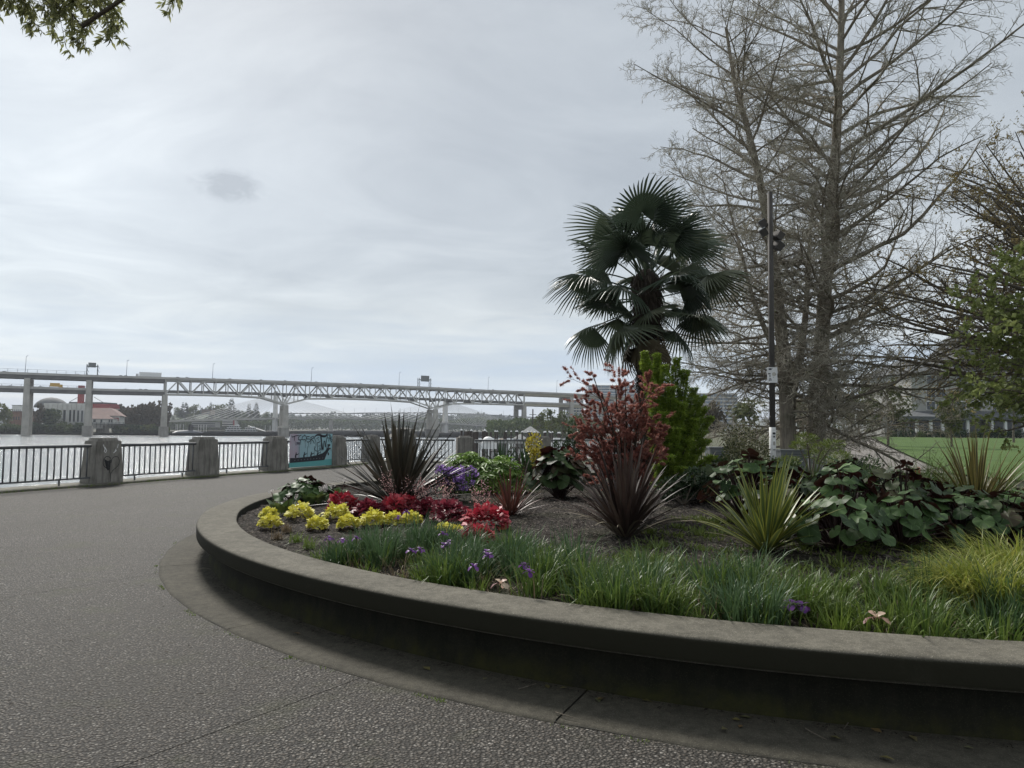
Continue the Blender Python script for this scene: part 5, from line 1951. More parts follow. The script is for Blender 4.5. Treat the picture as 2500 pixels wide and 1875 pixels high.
hbox(2222, 2560, 1024, 1057, HY - 0.4, 0.2, 'porch_back_wall', GLASSD)  # plain dark sheet for the back wall of the porch
hbox(2270, 2308, 1050, 1058, HY - 7.0, 0.5, 'planter_box', BRICK)
wins = [(2337, 2358, 917, 937), (2373, 2396, 917, 937), (2264, 2283, 917, 937), (2288, 2308, 917, 937), (2424, 2446, 917, 937), (2470, 2490, 917, 937),
        (2337, 2358, 950, 970), (2373, 2396, 950, 970), (2264, 2283, 950, 970), (2288, 2308, 950, 970), (2424, 2446, 950, 970), (2470, 2490, 950, 970),
        (2264, 2283, 981, 1000), (2288, 2308, 981, 1000), (2337, 2358, 981, 1000), (2376, 2396, 981, 1000), (2424, 2450, 981, 1000), (2470, 2490, 981, 1000),
        (2176, 2196, 1016, 1034), (2202, 2220, 1016, 1034), (2174, 2190, 1042, 1060), (2200, 2216, 1042, 1060)]
for (u0, u1, v0, v1) in wins:
    yy = HY if u0 > 2227 else HY + 3
    wn = hbox(u0 - 1.2, u1 + 1.2, v0 - 1.2, v1 + 1.2, yy - 0.22, 0.2, 'window', WHITEM)
    um = (u0 + u1) / 2
    for a_2, b_2 in ((u0, um - 0.8), (um + 0.8, u1)):
        hbox(a_2, b_2, v0, v1, yy - 0.30, 0.07, 'pane', GLASSD, wn)
# hedge shrubs before the porch
for k in range(16):
    u = 2180 + k * 22
    p = aty(u, 1062, HY - 12)
    r = empty('hedge_shrub', (p.x, p.y, p.z - 0.6), k)
    tag(r, 'low dark clipped shrub before the hotel porch', 'shrub', 'shrubs before the hotel porch')
    link('foliage', CR['broadd'][k % 3] if k % 3 else CR['broad'][1], None, r, (0, 0, -1.1), None, (3.2, 3.0, 2.9))
# thin white posts on the lawn edge
for k, (u, v0, v1, y) in enumerate(((2052, 1016, 1062, 120), (2090, 1004, 1068, 110), (2106, 1018, 1070, 104), (2117, 1000, 1069, 104))):
    a, b = aty(u, v1, y), aty(u, v0, y)
    r = empty('white_post', a)
    tag(r, 'slim white post standing at the edge of the lawn', 'post', 'white posts at the lawn edge')
    MB().tube([(a.x, y, a.z - 0.4), (a.x, y, b.z)], 0.09, 7).build('shaft', WHITEM, r)
    MB().lathe((a.x, y, b.z), [(0.11, 0), (0.09, 0.1), (0.01, 0.2)], 7).build('finial', WHITEM, r)
for u, v, y, sd_ in ((2165, 930, 75, 1), (2320, 965, 70, 3), (2095, 950, 66, 5)):
    p = aty(u, v, y)
    bare_small('budding_tree', (p.x, y, 0.3), p.z - 0.3, 70 + sd_, BTW, ('tall', 'slim', 'leaning', 'low', 'twiggy', 'short')[sd_ - 1] + ' budding tree on the lawn before the hotel', 'budding trees before the hotel', 1.5, F_PALE, 2600, 0.22)
# background trees behind the trunks
for u, v, y, kd, wd, lab in ((2035, 905, 130, 'broadd', 1.0, 'dark evergreen tree behind the white posts'), (1960, 960, 150, 'broad', 1.1, 'green tree between the bare trunks'), (1830, 970, 170, 'broad2', 1.2, 'hazy olive tree behind the lamp pole'), (1745, 985, 190, 'poplar', 1.6, 'brownish tree behind the low cypress boughs'), (1675, 1000, 180, 'poplar', 1.7, 'brownish tree past the green maple')):
    p = aty(u, v, y)
    far_tree(kd, p.x, y, 0.2, p.z, lab, None, wd)

# ================================================================== BIG PARK TREES
CYB = m_bark('cypress bark', (0.15, 0.13, 0.105), (0.31, 0.275, 0.22), 5.0, (0.07, 0.075, 0.04))
CYT = m_bark('cypress twigs', (0.34, 0.315, 0.255), (0.54, 0.50, 0.415), 5.0, (0.10, 0.11, 0.06))
BUD = m_leaf('cypress buds', [(0.22, 0.24, 0.13), (0.28, 0.30, 0.16), (0.32, 0.30, 0.18)], trans=0.3)


def cypress(name, label, stems, seed, nprim, lfun, efun, fine=4, nleaf=5000, skew=None):
    """stems: list of (trunk points, base radius, tip radius)"""
    r = np.random.default_rng(seed)
    base = stems[0][0][0]
    root = empty(name, base)
    tag(root, label, 'tree', 'big bare trees in the park')
    allA, allAR, tr = [], [], []
    for pts_, r0, r1 in stems:
        C = np.array([[p - base for p in catmull(pts_, 5)]], dtype=float)
        K = C.shape[1]
        R0 = (r0 + (r1 - r0) * np.linspace(0, 1, K) ** 0.8)[None]
        R0[0, 0] *= 1.35
        tr.append((C, R0, 12))
        np_ = int(nprim * (pts_[-1].z - pts_[0].z) / 20.0)
        t = (np.arange(np_) + r.random(np_)) / np_
        t = 0.06 + 0.94 * t
        idx = np.zeros(np_, int)
        pos, tan, rad = sample(C, R0, idx, t)
        az = np.arange(np_) * 2.399 + r.normal(0, 0.4, np_)
        hz = pos[:, 2] + base.z
        ln = np.array([lfun(z) for z in hz]) * r.uniform(0.7, 1.05, np_)
        if skew is not None:
            ln *= 1 + skew * np.cos(az)
        el = np.array([efun(z) for z in hz]) + r.normal(0, 9, np_)
        d = np.stack([np.cos(az) * np.cos(np.radians(el)), np.sin(az) * np.cos(np.radians(el)), np.sin(np.radians(el))], 1)
        A = run(r, pos, d, ln, 9, (0, 0, 0.012), 0.10)
        ar = np.clip(np.minimum(rad * 0.5, ln * 0.0125), 0.012, 0.13)
        AR = ar[:, None] * np.linspace(1, 0.22, 9)[None]
        allA.append(A)
        allAR.append(AR)
    A, AR = np.concatenate(allA), np.concatenate(allAR)
    B, BR = spawn(r, A, AR, 14, 0.12, 0.98, 50, 0.36, 6, (0, 0, -0.012), 0.11, 0.55, 0.3, 0.55, 0.5, 0.009, 0.3)
    Cc, CCR = spawn(r, B, BR, 8, 0.12, 1.0, 45, 0.40, 4, (0, 0, -0.04), 0.13, 0.6, 0.4, 0.5, 0.45, 0.0068, 0.2)
    Dd, DR = spawn(r, Cc, CCR, fine, 0.15, 1.0, 44, 0.5, 2, (0, 0, -0.10), 0.16, 0.7, 0.6, 0.3, 0.3, 0.0062, 0.13)
    link('trunk', join_tubes('trunk', tr), CYB, root)
    link('branches', join_tubes('branches', [(A, AR, 6), (B, BR, 4)]), CYB, root)
    link('twigs', join_tubes('twigs', [(Cc, CCR, 3), (Dd, DR, 3)]), CYT, root)
    if nleaf:
        idx = r.integers(0, len(Dd), nleaf)
        pos, tan, _ = sample(Dd, DR, idx, r.uniform(0.4, 1, nleaf))
        link('buds', scatter('buds', THIN_V, LEAF_F, pos, frames(tan + rnd_dirs(r, nleaf) * 0.7, rnd_dirs(r, nleaf)), r.uniform(0.04, 0.1, nleaf)), BUD, root)
    return root


def tp(lst, y):
    return [aty(u * DS, v * DS, y + dy) for u, v, dy in lst]


T1 = tp([(1757, 1010, 0), (1764, 900, 0), (1774, 760, 0), (1784, 600, 0), (1799, 420, 0), (1810, 240, 0), (1817, 60, 0), (1820, -150, 0), (1823, -330, 0)], 28.0)
T1[0].z = 0.0
cypress('bare_cypress_tree', 'tallest bare cypress with a single straight mossy trunk behind the flower bed', [(T1, 0.40, 0.05)], 12, 80,
        lambda z: 5.4 if z < 5 else (7.2 if z < 15 else max(2.0, 7.2 - (z - 15) * 0.42)), lambda z: -2 if z < 5 else (14 if z < 9 else (26 if z < 16 else 40)), 5, 7000, 0.2)
T2 = tp([(1706, 1010, 0), (1702, 930, 0), (1695, 800, 0), (1682, 660, 0), (1664, 520, 0), (1643, 400, 0), (1618, 290, 0), (1590, 190, 0), (1568, 60, 0)], 27.0)
T2[0].z = 0.0
T2b = tp([(1704, 880, 0), (1722, 800, 0.4), (1738, 700, 0.8), (1746, 590, 1.0), (1752, 480, 1.2), (1770, 360, 1.5)], 27.0)
T2c = tp([(1695, 800, 0), (1665, 740, -0.4), (1625, 640, -0.9), (1600, 540, -1.2), (1570, 430, -1.4)], 27.0)
cypress('bare_cypress_tree', 'bare cypress with forked leaning trunk and wide drooping boughs behind the lamp pole', [(T2, 0.34, 0.05), (T2b, 0.19, 0.04), (T2c, 0.14, 0.03)], 23, 76,
        lambda z: 4.6 if z < 6 else (4.5 if z < 12 else max(2.4, 4.5 - (z - 12) * 0.14)), lambda z: 2 if z < 6 else (20 if z < 11 else 34), 5, 6000, -0.14)

BRB = m_bark('brown tree bark', (0.10, 0.085, 0.07), (0.19, 0.165, 0.13), 5.0)
RUST = m_leaf('rusty young leaves', [(0.24, 0.17, 0.08), (0.34, 0.25, 0.10), (0.38, 0.32, 0.13), (0.28, 0.26, 0.11)], trans=0.5)
GLOSSY = m_leaf('glossy evergreen leaves', [(0.15, 0.185, 0.055), (0.23, 0.275, 0.08), (0.33, 0.385, 0.125), (0.46, 0.50, 0.21)], trans=0.5, rough=0.35, spec=0.45)
OLIVE = m_leaf('olive hanging leaves', [(0.17, 0.185, 0.08), (0.23, 0.245, 0.11), (0.30, 0.30, 0.14)], trans=0.55)


def in_frame(P, m=0):
    q = (np.asarray(P) - np.array([0, 0, EYE])) @ np.array(CAMROT)
    zz = -q[..., 2]
    u = 1250 + FPX * q[..., 0] / np.maximum(zz, 1e-3)
    v = 937.5 - FPX * q[..., 1] / np.maximum(zz, 1e-3)
    return u, v, (zz > 0.05) & (u > -m) & (u < 2500 + m) & (v > -m) & (v < 1875 + m)


def leafy_tree(name, label, base, h, seed, trunk_r, prim, plen, pel, sec, ter, leafmat, nleaf, lsize, tmpl=LEAF_V, t0=0.3, az0=None, azw=None, keep=None, barkm=None, pull=(0, 0, 0.0), group=None, lfaces=None):
    r = np.random.default_rng(seed)
    root = empty(name, base)
    tag(root, label, 'tree', group)
    T = run(r, np.array([[0, 0, 0.0]]), np.array([[0.02, 0.02, 1.0]]), np.array([h]), 10, (0, 0, 0.02), 0.035)
    TR = (trunk_r * np.linspace(1, 0.3, 10))[None]
    t = t0 + (0.98 - t0) * (np.arange(prim) + r.random(prim)) / prim
    pos, tan, rad = sample(T, TR, np.zeros(prim, int), t)
    az = np.arange(prim) * 2.399 + r.normal(0, 0.3, prim)
    if az0 is not None:
        az = R_(az0) + r.uniform(-1, 1, prim) * R_(azw)
    el = np.radians(pel[0] + (pel[1] - pel[0]) * (t - t0) / (1 - t0) + r.normal(0, 8, prim))
    d = np.stack([np.cos(az) * np.cos(el), np.sin(az) * np.cos(el), np.sin(el)], 1)
    ln = plen * (1 - 0.45 * (t - t0) / (1 - t0)) * r.uniform(0.7, 1.15, prim)
    A = run(r, pos, d, ln, 9, pull, 0.07)
    AR = np.clip(np.minimum(rad * 0.55, ln * 0.016), 0.012, 0.14)[:, None] * np.linspace(1, 0.25, 9)[None]
    B, BR = spawn(r, A, AR, sec, 0.15, 1.0, 45, 0.36, 6, pull, 0.10, 0.55, 0.35, 0.5, 0.45, 0.005, 0.2)
    C, CR_ = spawn(r, B, BR, ter, 0.15, 1.0, 42, 0.45, 4, pull, 0.13, 0.6, 0.5, 0.4, 0.4, 0.003, 0.12)
    if keep is not None:
        ok = keep(C[:, -1] + np.array(base)) & keep(C[:, 0] + np.array(base))
        C, CR_ = C[ok], CR_[ok]
        ok = keep(B[:, -1] + np.array(base)) & keep(B[:, 2] + np.array(base))
        B, BR = B[ok], BR[ok]
        ok = keep(A[:, -1] + np.array(base)) & keep(A[:, 4] + np.array(base))
        A, AR = A[ok], AR[ok]
    bm_ = barkm or BRB
    link('trunk', join_tubes('trunk', [(T, TR, 10)]), bm_, root)
    link('branches', join_tubes('branches', [(A, AR, 6), (B, BR, 4), (C, CR_, 3)]), bm_, root)
    idx = r.integers(0, len(C), nleaf)
    pos, tan, _ = sample(C, CR_, idx, r.uniform(0.1, 1, nleaf))
    pos = pos + rnd_dirs(r, nleaf) * lsize * 0.4
    if keep is not None:
        ok = keep(pos + np.array(base), 12)
        pos, tan = pos[ok], tan[ok]
    k = len(pos)
    d = tan + rnd_dirs(r, k) * 0.8 + np.array([0, 0, -0.25])
    up = rnd_dirs(r, k) + np.array([0, 0, 0.8])
    link('crown', scatter('crown', tmpl, lfaces or LEAF_F, pos, frames(d, up), r.uniform(0.6, 1.3, k) * lsize), leafmat, root)
    return root


leafy_tree('rusty_leafed_tree', 'spreading tree with fine rusty brown young leaves beside the lawn', (18.4, 24.0, 0.0), 8.8, 41, 0.26, 60, 7.6, (12, 40), 10, 7, RUST, 42000, 0.062, LEAF_V, 0.30, 180, 95)
leafy_tree('evergreen_tree', 'glossy pale green broadleaf evergreen overhanging the lawn', (13.9, 18.0, 0.0), 5.2, 52, 0.15, 34, 3.6, (5, 42), 8, 6, GLOSSY, 9000, 0.14, LEAF_V, 0.42, 180, 100)
p = aty(2472, 985, 100)
leafy_tree('small_lawn_tree', 'small dark tree standing on the lawn before the hotel porch', (p.x, 100, 0.4), 6.0, 57, 0.16, 16, 2.6, (20, 50), 6, 5, F_MID, 1500, 0.25, LEAF_V, 0.5)


def hang_spray(root):
    """outer limbs of the overhanging tree that droop into view"""
    r = np.random.default_rng(6)
    base = np.array(root.location)
    P = []
    for u, v, y in ((50, 20, 7.4), (85, 50, 7.6), (130, 20, 7.2), (180, 45, 7.6), (215, 85, 7.5), (150, 55, 7.9), (265, 45, 7.4), (290, 75, 7.6), (280, 15, 7.3), (200, 10, 7.5), (435, -22, 7.6), (60, -10, 7.2), (250, -10, 7.6)):
        t_ = np.array(aty(u, v, y)) - base
        a = np.array([0.0, 0, 6.6])
        m = np.array([t_[0] * 0.62 + r.normal(0, 0.2), t_[1] * 0.66, t_[2] + 1.9])
        s = np.linspace(0, 1, 12)[:, None]
        P.append((1 - s) ** 2 * a + 2 * s * (1 - s) * m + s * s * t_)
    P = np.array(P)
    R = np.tile(0.03 * np.linspace(1, 0.16, 12), (len(P), 1))
    B, BR = spawn(r, P, R, 8, 0.90, 1.0, 40, 0.03, 5, (0, 0, -0.05), 0.12, 0.7, 0.4, 0.3, 0.2, 0.003, 0.22)
    C, CR_ = spawn(r, B, BR, 5, 0.2, 1.0, 40, 0.5, 4, (0, 0, -0.1), 0.12, 0.7, 0.5, 0.3, 0.2, 0.002, 0.10)
    link('hanging_branches', join_tubes('hanging_branches', [(P, R, 6), (B, BR, 4), (C, CR_, 3)]), BRB, root)
    n = 3600
    idx = r.integers(0, len(C), n)
    pos, tan, _ = sample(C, CR_, idx, r.uniform(0.1, 1, n))
    d = tan * 0.5 + rnd_dirs(r, n) * 0.7 + np.array([-0.5, 0, -0.3])
    link('hanging_leaves', scatter('hanging_leaves', THIN_V, LEAF_F, pos, frames(d, rnd_dirs(r, n)), r.uniform(0.05, 0.11, n)), OLIVE, root)


# the tree the photographer stands under: crown overhead, one spray hanging into view
def keep_view(P, m=0):
    u, v, inn = in_frame(P, 30)
    ok_region = ((u < 345) & (v < 128)) | ((u > 410) & (u < 470) & (v < 22))
    return (~inn) | ok_region


ot = leafy_tree('overhanging_tree', 'leafy tree whose olive green sprays hang over the promenade', (-7.2, -2.6, 0.0), 9.5, 61, 0.32, 40, 10.5, (4, 40), 10, 7, OLIVE, 22000, 0.13, THIN_V, 0.48, None, None, keep_view, None, (0, 0, -0.035))
hang_spray(ot)

# ================================================================== LAMP POLE WITH FLOODLIGHTS AND SIGN
pl = aty(1886, 1050, 19.0)
pole = empty('light_pole', (pl.x, 19.0, 0.0))
tag(pole, 'tall brown steel light pole with floodlights and a white sign plate', 'light pole')
zt = aty(1886, 472, 19.0).z
link('shaft', MB().tube([(0, 0, 0), (0, 0, zt)], [0.078, 0.066], 14).mesh('shaft', smooth=True), POLEM, pole)
link('top_cap', MB().lathe((0, 0, zt), [(0.07, 0), (0.05, 0.03), (0.005, 0.04)], 12).mesh('top_cap'), POLEM, pole)
link('white_wrap', MB().tube([(0, 0, 0.3), (0, 0, aty(1886, 1043, 19).z)], 0.0825, 14).mesh('white_wrap', smooth=True), m_plain('scuffed white wrap', (0.6, 0.6, 0.58), 0.6, 0, 0.25, 9), pole)
for k, (v0, wdt, hgt) in enumerate(((1058, 0.07, 0.05), (1066, 0.04, 0.04), (1082, 0.05, 0.09), (1098, 0.06, 0.02))):
    z = aty(1886, v0, 19).z
    link('sticker', MB().box((0.01, -0.0835, z), (wdt, 0.006, hgt)).mesh('sticker'), BLACKM if k != 2 else PIERC, pole)
for k, (du, v, sx, tilt) in enumerate(((-11, 548, -1, 0.3), (-11, 567, -1, 0.9), (14, 577, 1, 0.2), (13, 601, 1, 0.6))):
    z = aty(1886, v, 19).z
    fl = link('floodlight', MB().box((0, 0, 0), (0.17, 0.22, 0.2), 0, (0.2, 0.26)).mesh('floodlight'), POLEM, pole, (sx * 0.19, -0.02, z), (0.5 * tilt, sx * 0.5, sx * 0.4))
    link('lens', MB().box((0, 0, 0.105), (0.17, 0.2, 0.02)).mesh('lens'), m_plain('clouded lens', (0.4, 0.42, 0.43), 0.2) if k == 0 else MATS['clouded lens'], fl)
    link('bracket', MB().bar((0, 0, z), (sx * 0.16, 0, z), 0.04).mesh('bracket'), POLEM, pole)
zs = aty(1884, 916, 19).z
sg = link('sign_plate', MB().box((0, 0, 0), (0.26, 0.006, 0.40)).mesh('sign_plate'), WHITEM, pole, (-0.022, -0.085, zs))
link('disc_mark', MB().tube([(0.045, -0.0035, 0.02), (0.045, -0.005, 0.02)], 0.052, 18).mesh('disc_mark'), m_plain('faded beige print', (0.50, 0.48, 0.42)), sg)
for (x, z, w_, h_) in ((-0.055, 0.15, 0.075, 0.045), (-0.075, 0.03, 0.06, 0.03), (-0.06, -0.03, 0.02, 0.06), (-0.055, -0.1, 0.05, 0.02), (-0.075, -0.135, 0.02, 0.03), (-0.035, -0.13, 0.02, 0.04), (0.095, 0.02, 0.015, 0.02), (0.0, 0.17, 0.015, 0.015), (0.03, -0.06, 0.012, 0.015)):
    link('sticker', MB().box((x, -0.0045, z), (w_, 0.003, h_)).mesh('sticker'), CARG, sg)

# grey service cabinets behind the pole
for u0, u1, v0, y, lab in ((1898, 1962, 1100, 22.5, 'wide dark grey service cabinet behind the lamp pole'), (1966, 2010, 1108, 23.5, 'lower pale grey service cabinet beside the darker one'), (1727, 1775, 1094, 22.0, 'grey bench end seen between the maple and the variegated shrub')):
    a, b = aty(u0, v0, y), aty(u1, v0, y)
    r = empty('service_cabinet' if u0 > 1800 else 'bench', ((a.x + b.x) / 2, y, 0))
    tag(r, lab, 'cabinet' if u0 > 1800 else 'bench')
    w_ = b.x - a.x
    link('body', MB().box((0, 0, a.z / 2), (w_, 0.6, a.z)).mesh('body'), CABINET if u0 < 1960 else SHED, r)
    link('lid', MB().box((0, 0, a.z + 0.02), (w_ + 0.06, 0.66, 0.04)).mesh('lid'), CABINET, r)
    for k in range(4):
        link('louvre', MB().box((0, -0.305, a.z * 0.9 - 0.06 * k), (w_ * 0.8, 0.012, 0.02)).mesh('louvre'), DARKM, r)

# ================================================================== PALM
pb0 = bedy(1408, 14.0)
palm = empty('fan_palm', pb0)
tag(palm, 'shaggy windmill fan palm towering over the flower bed', 'palm tree')
PF = m_leaf('palm frond', [(0.045, 0.064, 0.042), (0.065, 0.09, 0.058), (0.09, 0.118, 0.074), (0.12, 0.13, 0.07)], 'object', 0.2, 0.4, 0.4)
PTR = m_bark('palm trunk fibre', (0.02, 0.016, 0.013), (0.06, 0.048, 0.038), 8.0)
PFI = m_leaf('palm fibre strands', [(0.03, 0.024, 0.019), (0.06, 0.048, 0.038), (0.11, 0.09, 0.07)], trans=0.0, rough=0.9, spec=0.1)
ctop = aty(1396 * DS, 600 * DS, 14.0)
dx = ctop.x - pb0.x
tpts = [(0, 0, -0.1), (dx * 0.3, 0, 1.2), (dx * 0.6, 0, 2.4), (dx * 0.85, 0.02, 3.4), (dx, 0, ctop.z - pb0.z + 0.15)]
link('trunk', MB().tube([tuple(q) for q in catmull(tpts, 5)], [0.19] * 4 + [0.20] * 5 + [0.23] * 5 + [0.26] * 5 + [0.24, 0.12], 14).mesh('trunk', smooth=True), PTR, palm)
pr_ = np.random.default_rng(7)
n = 2600
zz = pr_.uniform(0.2, 1, n) ** 0.8 * (ctop.z - pb0.z)
a = pr_.random(n) * 2 * PI
fr_ = zz / (ctop.z - pb0.z)
rad = 0.18 + 0.08 * fr_ ** 2
pos = np.stack([dx * fr_ + rad * np.cos(a), rad * np.sin(a), zz], 1)
d = np.stack([np.cos(a) * 0.45, np.sin(a) * 0.45, pr_.choice([-1, 1], n, p=[0.7, 0.3]) * 1.0], 1) + pr_.normal(0, 0.2, (n, 3))
link('trunk_fibre', scatter('trunk_fibre', [(-0.04, 0, 0), (0.04, 0, 0), (0.03, 0.5, 0.04), (0, 1, 0.0)], [(0, 1, 2, 3)], pos, frames(d, rnd_dirs(pr_, n)), pr_.uniform(0.10, 0.26, n)), PFI, palm)['kind'] = 'stuff'


def frond_mesh(seed, pet=0.8, rad=0.72, nseg=40, droop=0.25, fold=0.0):
    r = random.Random(seed)
    V, F = [], []

    def q(vs):
        b_ = len(V)
        V.extend(vs)
        F.append((b_, b_ + 1, b_ + 2, b_ + 3))
    w_ = 0.016
    for k in range(4):                                      # petiole strip, two crossed faces
        y0, y1 = pet * k / 4, pet * (k + 1) / 4
        z0, z1 = -0.10 * (y0 / pet) ** 2, -0.10 * (y1 / pet) ** 2
        q([(-w_, y0, z0), (w_, y0, z0), (w_, y1, z1), (-w_, y1, z1)])
        q([(0, y0, z0 - w_), (0, y0, z0 + w_), (0, y1, z1 + w_), (0, y1, z1 - w_)])
    span = R_(r.uniform(235, 285))
    hz = -0.10

    def pt(a_, rr, dz):
        x = math.sin(a_) * rr
        y = pet + math.cos(a_) * rr * 0.95
        z = hz - droop * rr * rr * 1.4 - fold * abs(x) * 0.9 + dz
        return (x, y, z)
    for i in range(nseg):
        a_ = -span / 2 + span * (i + 0.5) / nseg
        L = rad * (0.80 + 0.20 * math.cos(a_ * 0.75)) * r.uniform(0.93, 1.04)
        hw = span / nseg / 2
        dz = r.uniform(-0.035, 0.02)
        r1, r2 = rad * 0.48, L * 0.8
        V0 = [pt(a_ - hw, 0.02, 0), pt(a_, 0.02, 0.012), pt(a_ + hw, 0.02, 0)]
        V1 = [pt(a_ - hw, r1, 0), pt(a_, r1, 0.02), pt(a_ + hw, r1, 0)]
        V2 = [pt(a_ - hw * 0.45, r2, dz - 0.012), pt(a_, r2, dz + 0.006), pt(a_ + hw * 0.45, r2, dz - 0.012)]
        V3 = [pt(a_ - hw * 0.08, L, dz * 2 - 0.05), pt(a_, L, dz * 2 - 0.05), pt(a_ + hw * 0.08, L, dz * 2 - 0.05)]
        for A_, B_ in ((V0, V1), (V1, V2), (V2, V3)):
            q([A_[0], A_[1], B_[1], B_[0]])
            q([A_[1], A_[2], B_[2], B_[1]])
    return mesh_np('frond', V, F)


FR = []
for k in range(6):
    me = frond_mesh(k, 0.72 + 0.08 * k, 0.70 + 0.05 * (k % 3), 40, 0.16 + 0.14 * (k % 3), 0.1 + 0.45 * ((k * 2) % 3) / 2)
    me.materials.append(PF)
    FR.append(me)


def orient(d, up, roll=0.0):
    y = Vector(d).normalized()
    x = y.cross(Vector(up)).normalized()
    z = x.cross(y).normalized()
    m_ = Matrix((x, y, z)).transposed()
    return (m_ @ Matrix.Rotation(roll, 3, 'Y')).to_euler()


fr = random.Random(3)
NF = 42
for k in range(NF):
    t = k / (NF - 1)
    el = 66 - 86 * t ** 1.0 + fr.uniform(-9, 9)
    az = k * 2.399 + fr.uniform(-0.25, 0.25)
    z = (ctop.z - pb0.z) + 0.12 - 0.8 * t ** 1.3
    f = z / (ctop.z - pb0.z)
    d = (math.cos(az) * math.cos(R_(el)), math.sin(az) * math.cos(R_(el)), math.sin(R_(el)))
    upv = (0, 0, 1) if abs(el) < 70 else (-math.cos(az), -math.sin(az), 0.2)
    link('frond', FR[(k * 5) % 6], None, palm, (dx * f + 0.1 * math.cos(az), 0.1 * math.sin(az), z), orient(d, upv, fr.uniform(-0.8, 0.8)), fr.uniform(0.82, 1.12) * (1.0 if t > 0.2 else 1.0))

# a few withered fronds hanging under the crown
PFD = m_leaf('withered frond', [(0.10, 0.085, 0.055), (0.16, 0.13, 0.08)], 'object', 0.1, 0.7, 0.2)
fd = frond_mesh(77, 0.6, 0.5, 34, 0.5, 0.6)
fd.materials.append(PFD)
for az, el in ((0.4, -52), (2.6, -60), (4.2, -48), (5.3, -66)):
    d = (math.cos(az) * math.cos(R_(el)), math.sin(az) * math.cos(R_(el)), math.sin(R_(el)))
    z = (ctop.z - pb0.z) - 0.8
    link('frond', fd, None, palm, (dx * 0.85 + 0.15 * math.cos(az), 0.15 * math.sin(az), z), orient(d, (0, 0, 1), 0.3))['label'] = 'withered brown frond hanging below the crown'

# ================================================================== FLOWER BED PLANTS
# ---- sword-leaved flaxes: every leaf is its own part


def sword(L, W, t0, curv, K=9, fold=0.35, seed=0):
    r = random.Random(seed)
    V, F, ac = [], [], []
    y = z = 0.0
    st = L / (K - 1)
    for k in range(K):
        s = k / (K - 1)
        w_ = W * (0.55 + 0.45 * min(1, s * 3)) * (1 - max(0, (s - 0.45) / 0.55) ** 1.7) * 0.5 + 0.0008
        th = t0 + curv * s ** 1.6
        tw = 0.25 * math.sin(s * 2 + seed)
        ny, nz = -math.cos(th), math.sin(th)
        for x, lift, a_ in ((-w_, fold * w_, 1.0), (0, 0, 0.0), (w_, fold * w_, 1.0)):
            V.append((x, y - ny * lift * -1 + tw * x * 0.3, z + nz * lift))
            ac.append(a_)
        y += st * math.sin(th)
        z += st * math.cos(th)
    for k in range(K - 1):
        b_ = 3 * k
        F += [(b_, b_ + 1, b_ + 4, b_ + 3), (b_ + 1, b_ + 2, b_ + 5, b_ + 4)]
    return mesh_np('leaf', V, F, True, {'across': ac})


def flax(name, label, base, L, W, n, spread, curv, mat, seed, dead=None, fold=0.35, upmin=0.0, group='sword-leaved flaxes in the bed', core=0.06):
    r = random.Random(seed)
    root = empty(name, base)
    tag(root, label, 'flax plant', group)
    nv = 9
    var = []
    for k in range(nv):
        t = k / (nv - 1)
        me_ = sword(L * (1.0 - 0.22 * t), W, upmin + spread * t, curv * (0.25 + 0.75 * t), 9, fold, seed + k)
        me_.materials.append(mat)
        var.append(me_)
    if dead is not None:
        md = sword(L * 0.8, W * 0.8, spread * 1.1, curv * 1.2, 9, fold, seed + 50)
        md.materials.append(dead)
    for k in range(n):
        t = (k + 0.5) / n
        vi = min(nv - 1, int((t ** 0.8) * nv))
        az = k * 2.399 + r.uniform(-0.3, 0.3)
        rr = core * math.sqrt(r.random())
        me_ = var[vi]
        if dead is not None and t > 0.86 and r.random() < 0.55:
            me_ = md
        link('leaf', me_, None, root, (rr * math.sin(-az), rr * math.cos(az), 0), (r.gauss(0, 0.09), r.gauss(0, 0.09), az), r.uniform(0.66, 1.08))
    return root


DARKFLAX = m_leaf('dark bronze flax', [(0.024, 0.022, 0.016), (0.04, 0.037, 0.027), (0.065, 0.06, 0.044), (0.13, 0.12, 0.092)], 'object', 0.1, 0.36, 0.5)
WINEFLAX = m_leaf('wine brown flax', [(0.032, 0.021, 0.018), (0.05, 0.032, 0.027), (0.075, 0.05, 0.041), (0.11, 0.085, 0.068)], 'object', 0.1, 0.5, 0.3)
REDFLAX = m_leaf('red flax', [(0.06, 0.026, 0.02), (0.09, 0.038, 0.028), (0.13, 0.055, 0.038), (0.22, 0.06, 0.05)], 'object', 0.2, 0.4, 0.4)
STRIPEFLAX = m_leaf('striped flax', [(0.05, 0.075, 0.022), (0.07, 0.10, 0.03), (0.09, 0.12, 0.035)], 'object', 0.2, 0.4, 0.4, stripe=(0.24, 0.25, 0.05))
GOLDFLAX = m_leaf('gold striped flax', [(0.055, 0.055, 0.022), (0.07, 0.07, 0.026), (0.09, 0.08, 0.03)], 'object', 0.2, 0.4, 0.4, stripe=(0.27, 0.22, 0.075))
STRAP = m_leaf('deep green strap leaves', [(0.02, 0.045, 0.016), (0.03, 0.065, 0.022), (0.045, 0.085, 0.03)], 'object', 0.15, 0.35, 0.45)
DEADL = m_leaf('withered leaf', [(0.13, 0.11, 0.08), (0.2, 0.17, 0.12)], 'object', 0.1, 0.7, 0.2)

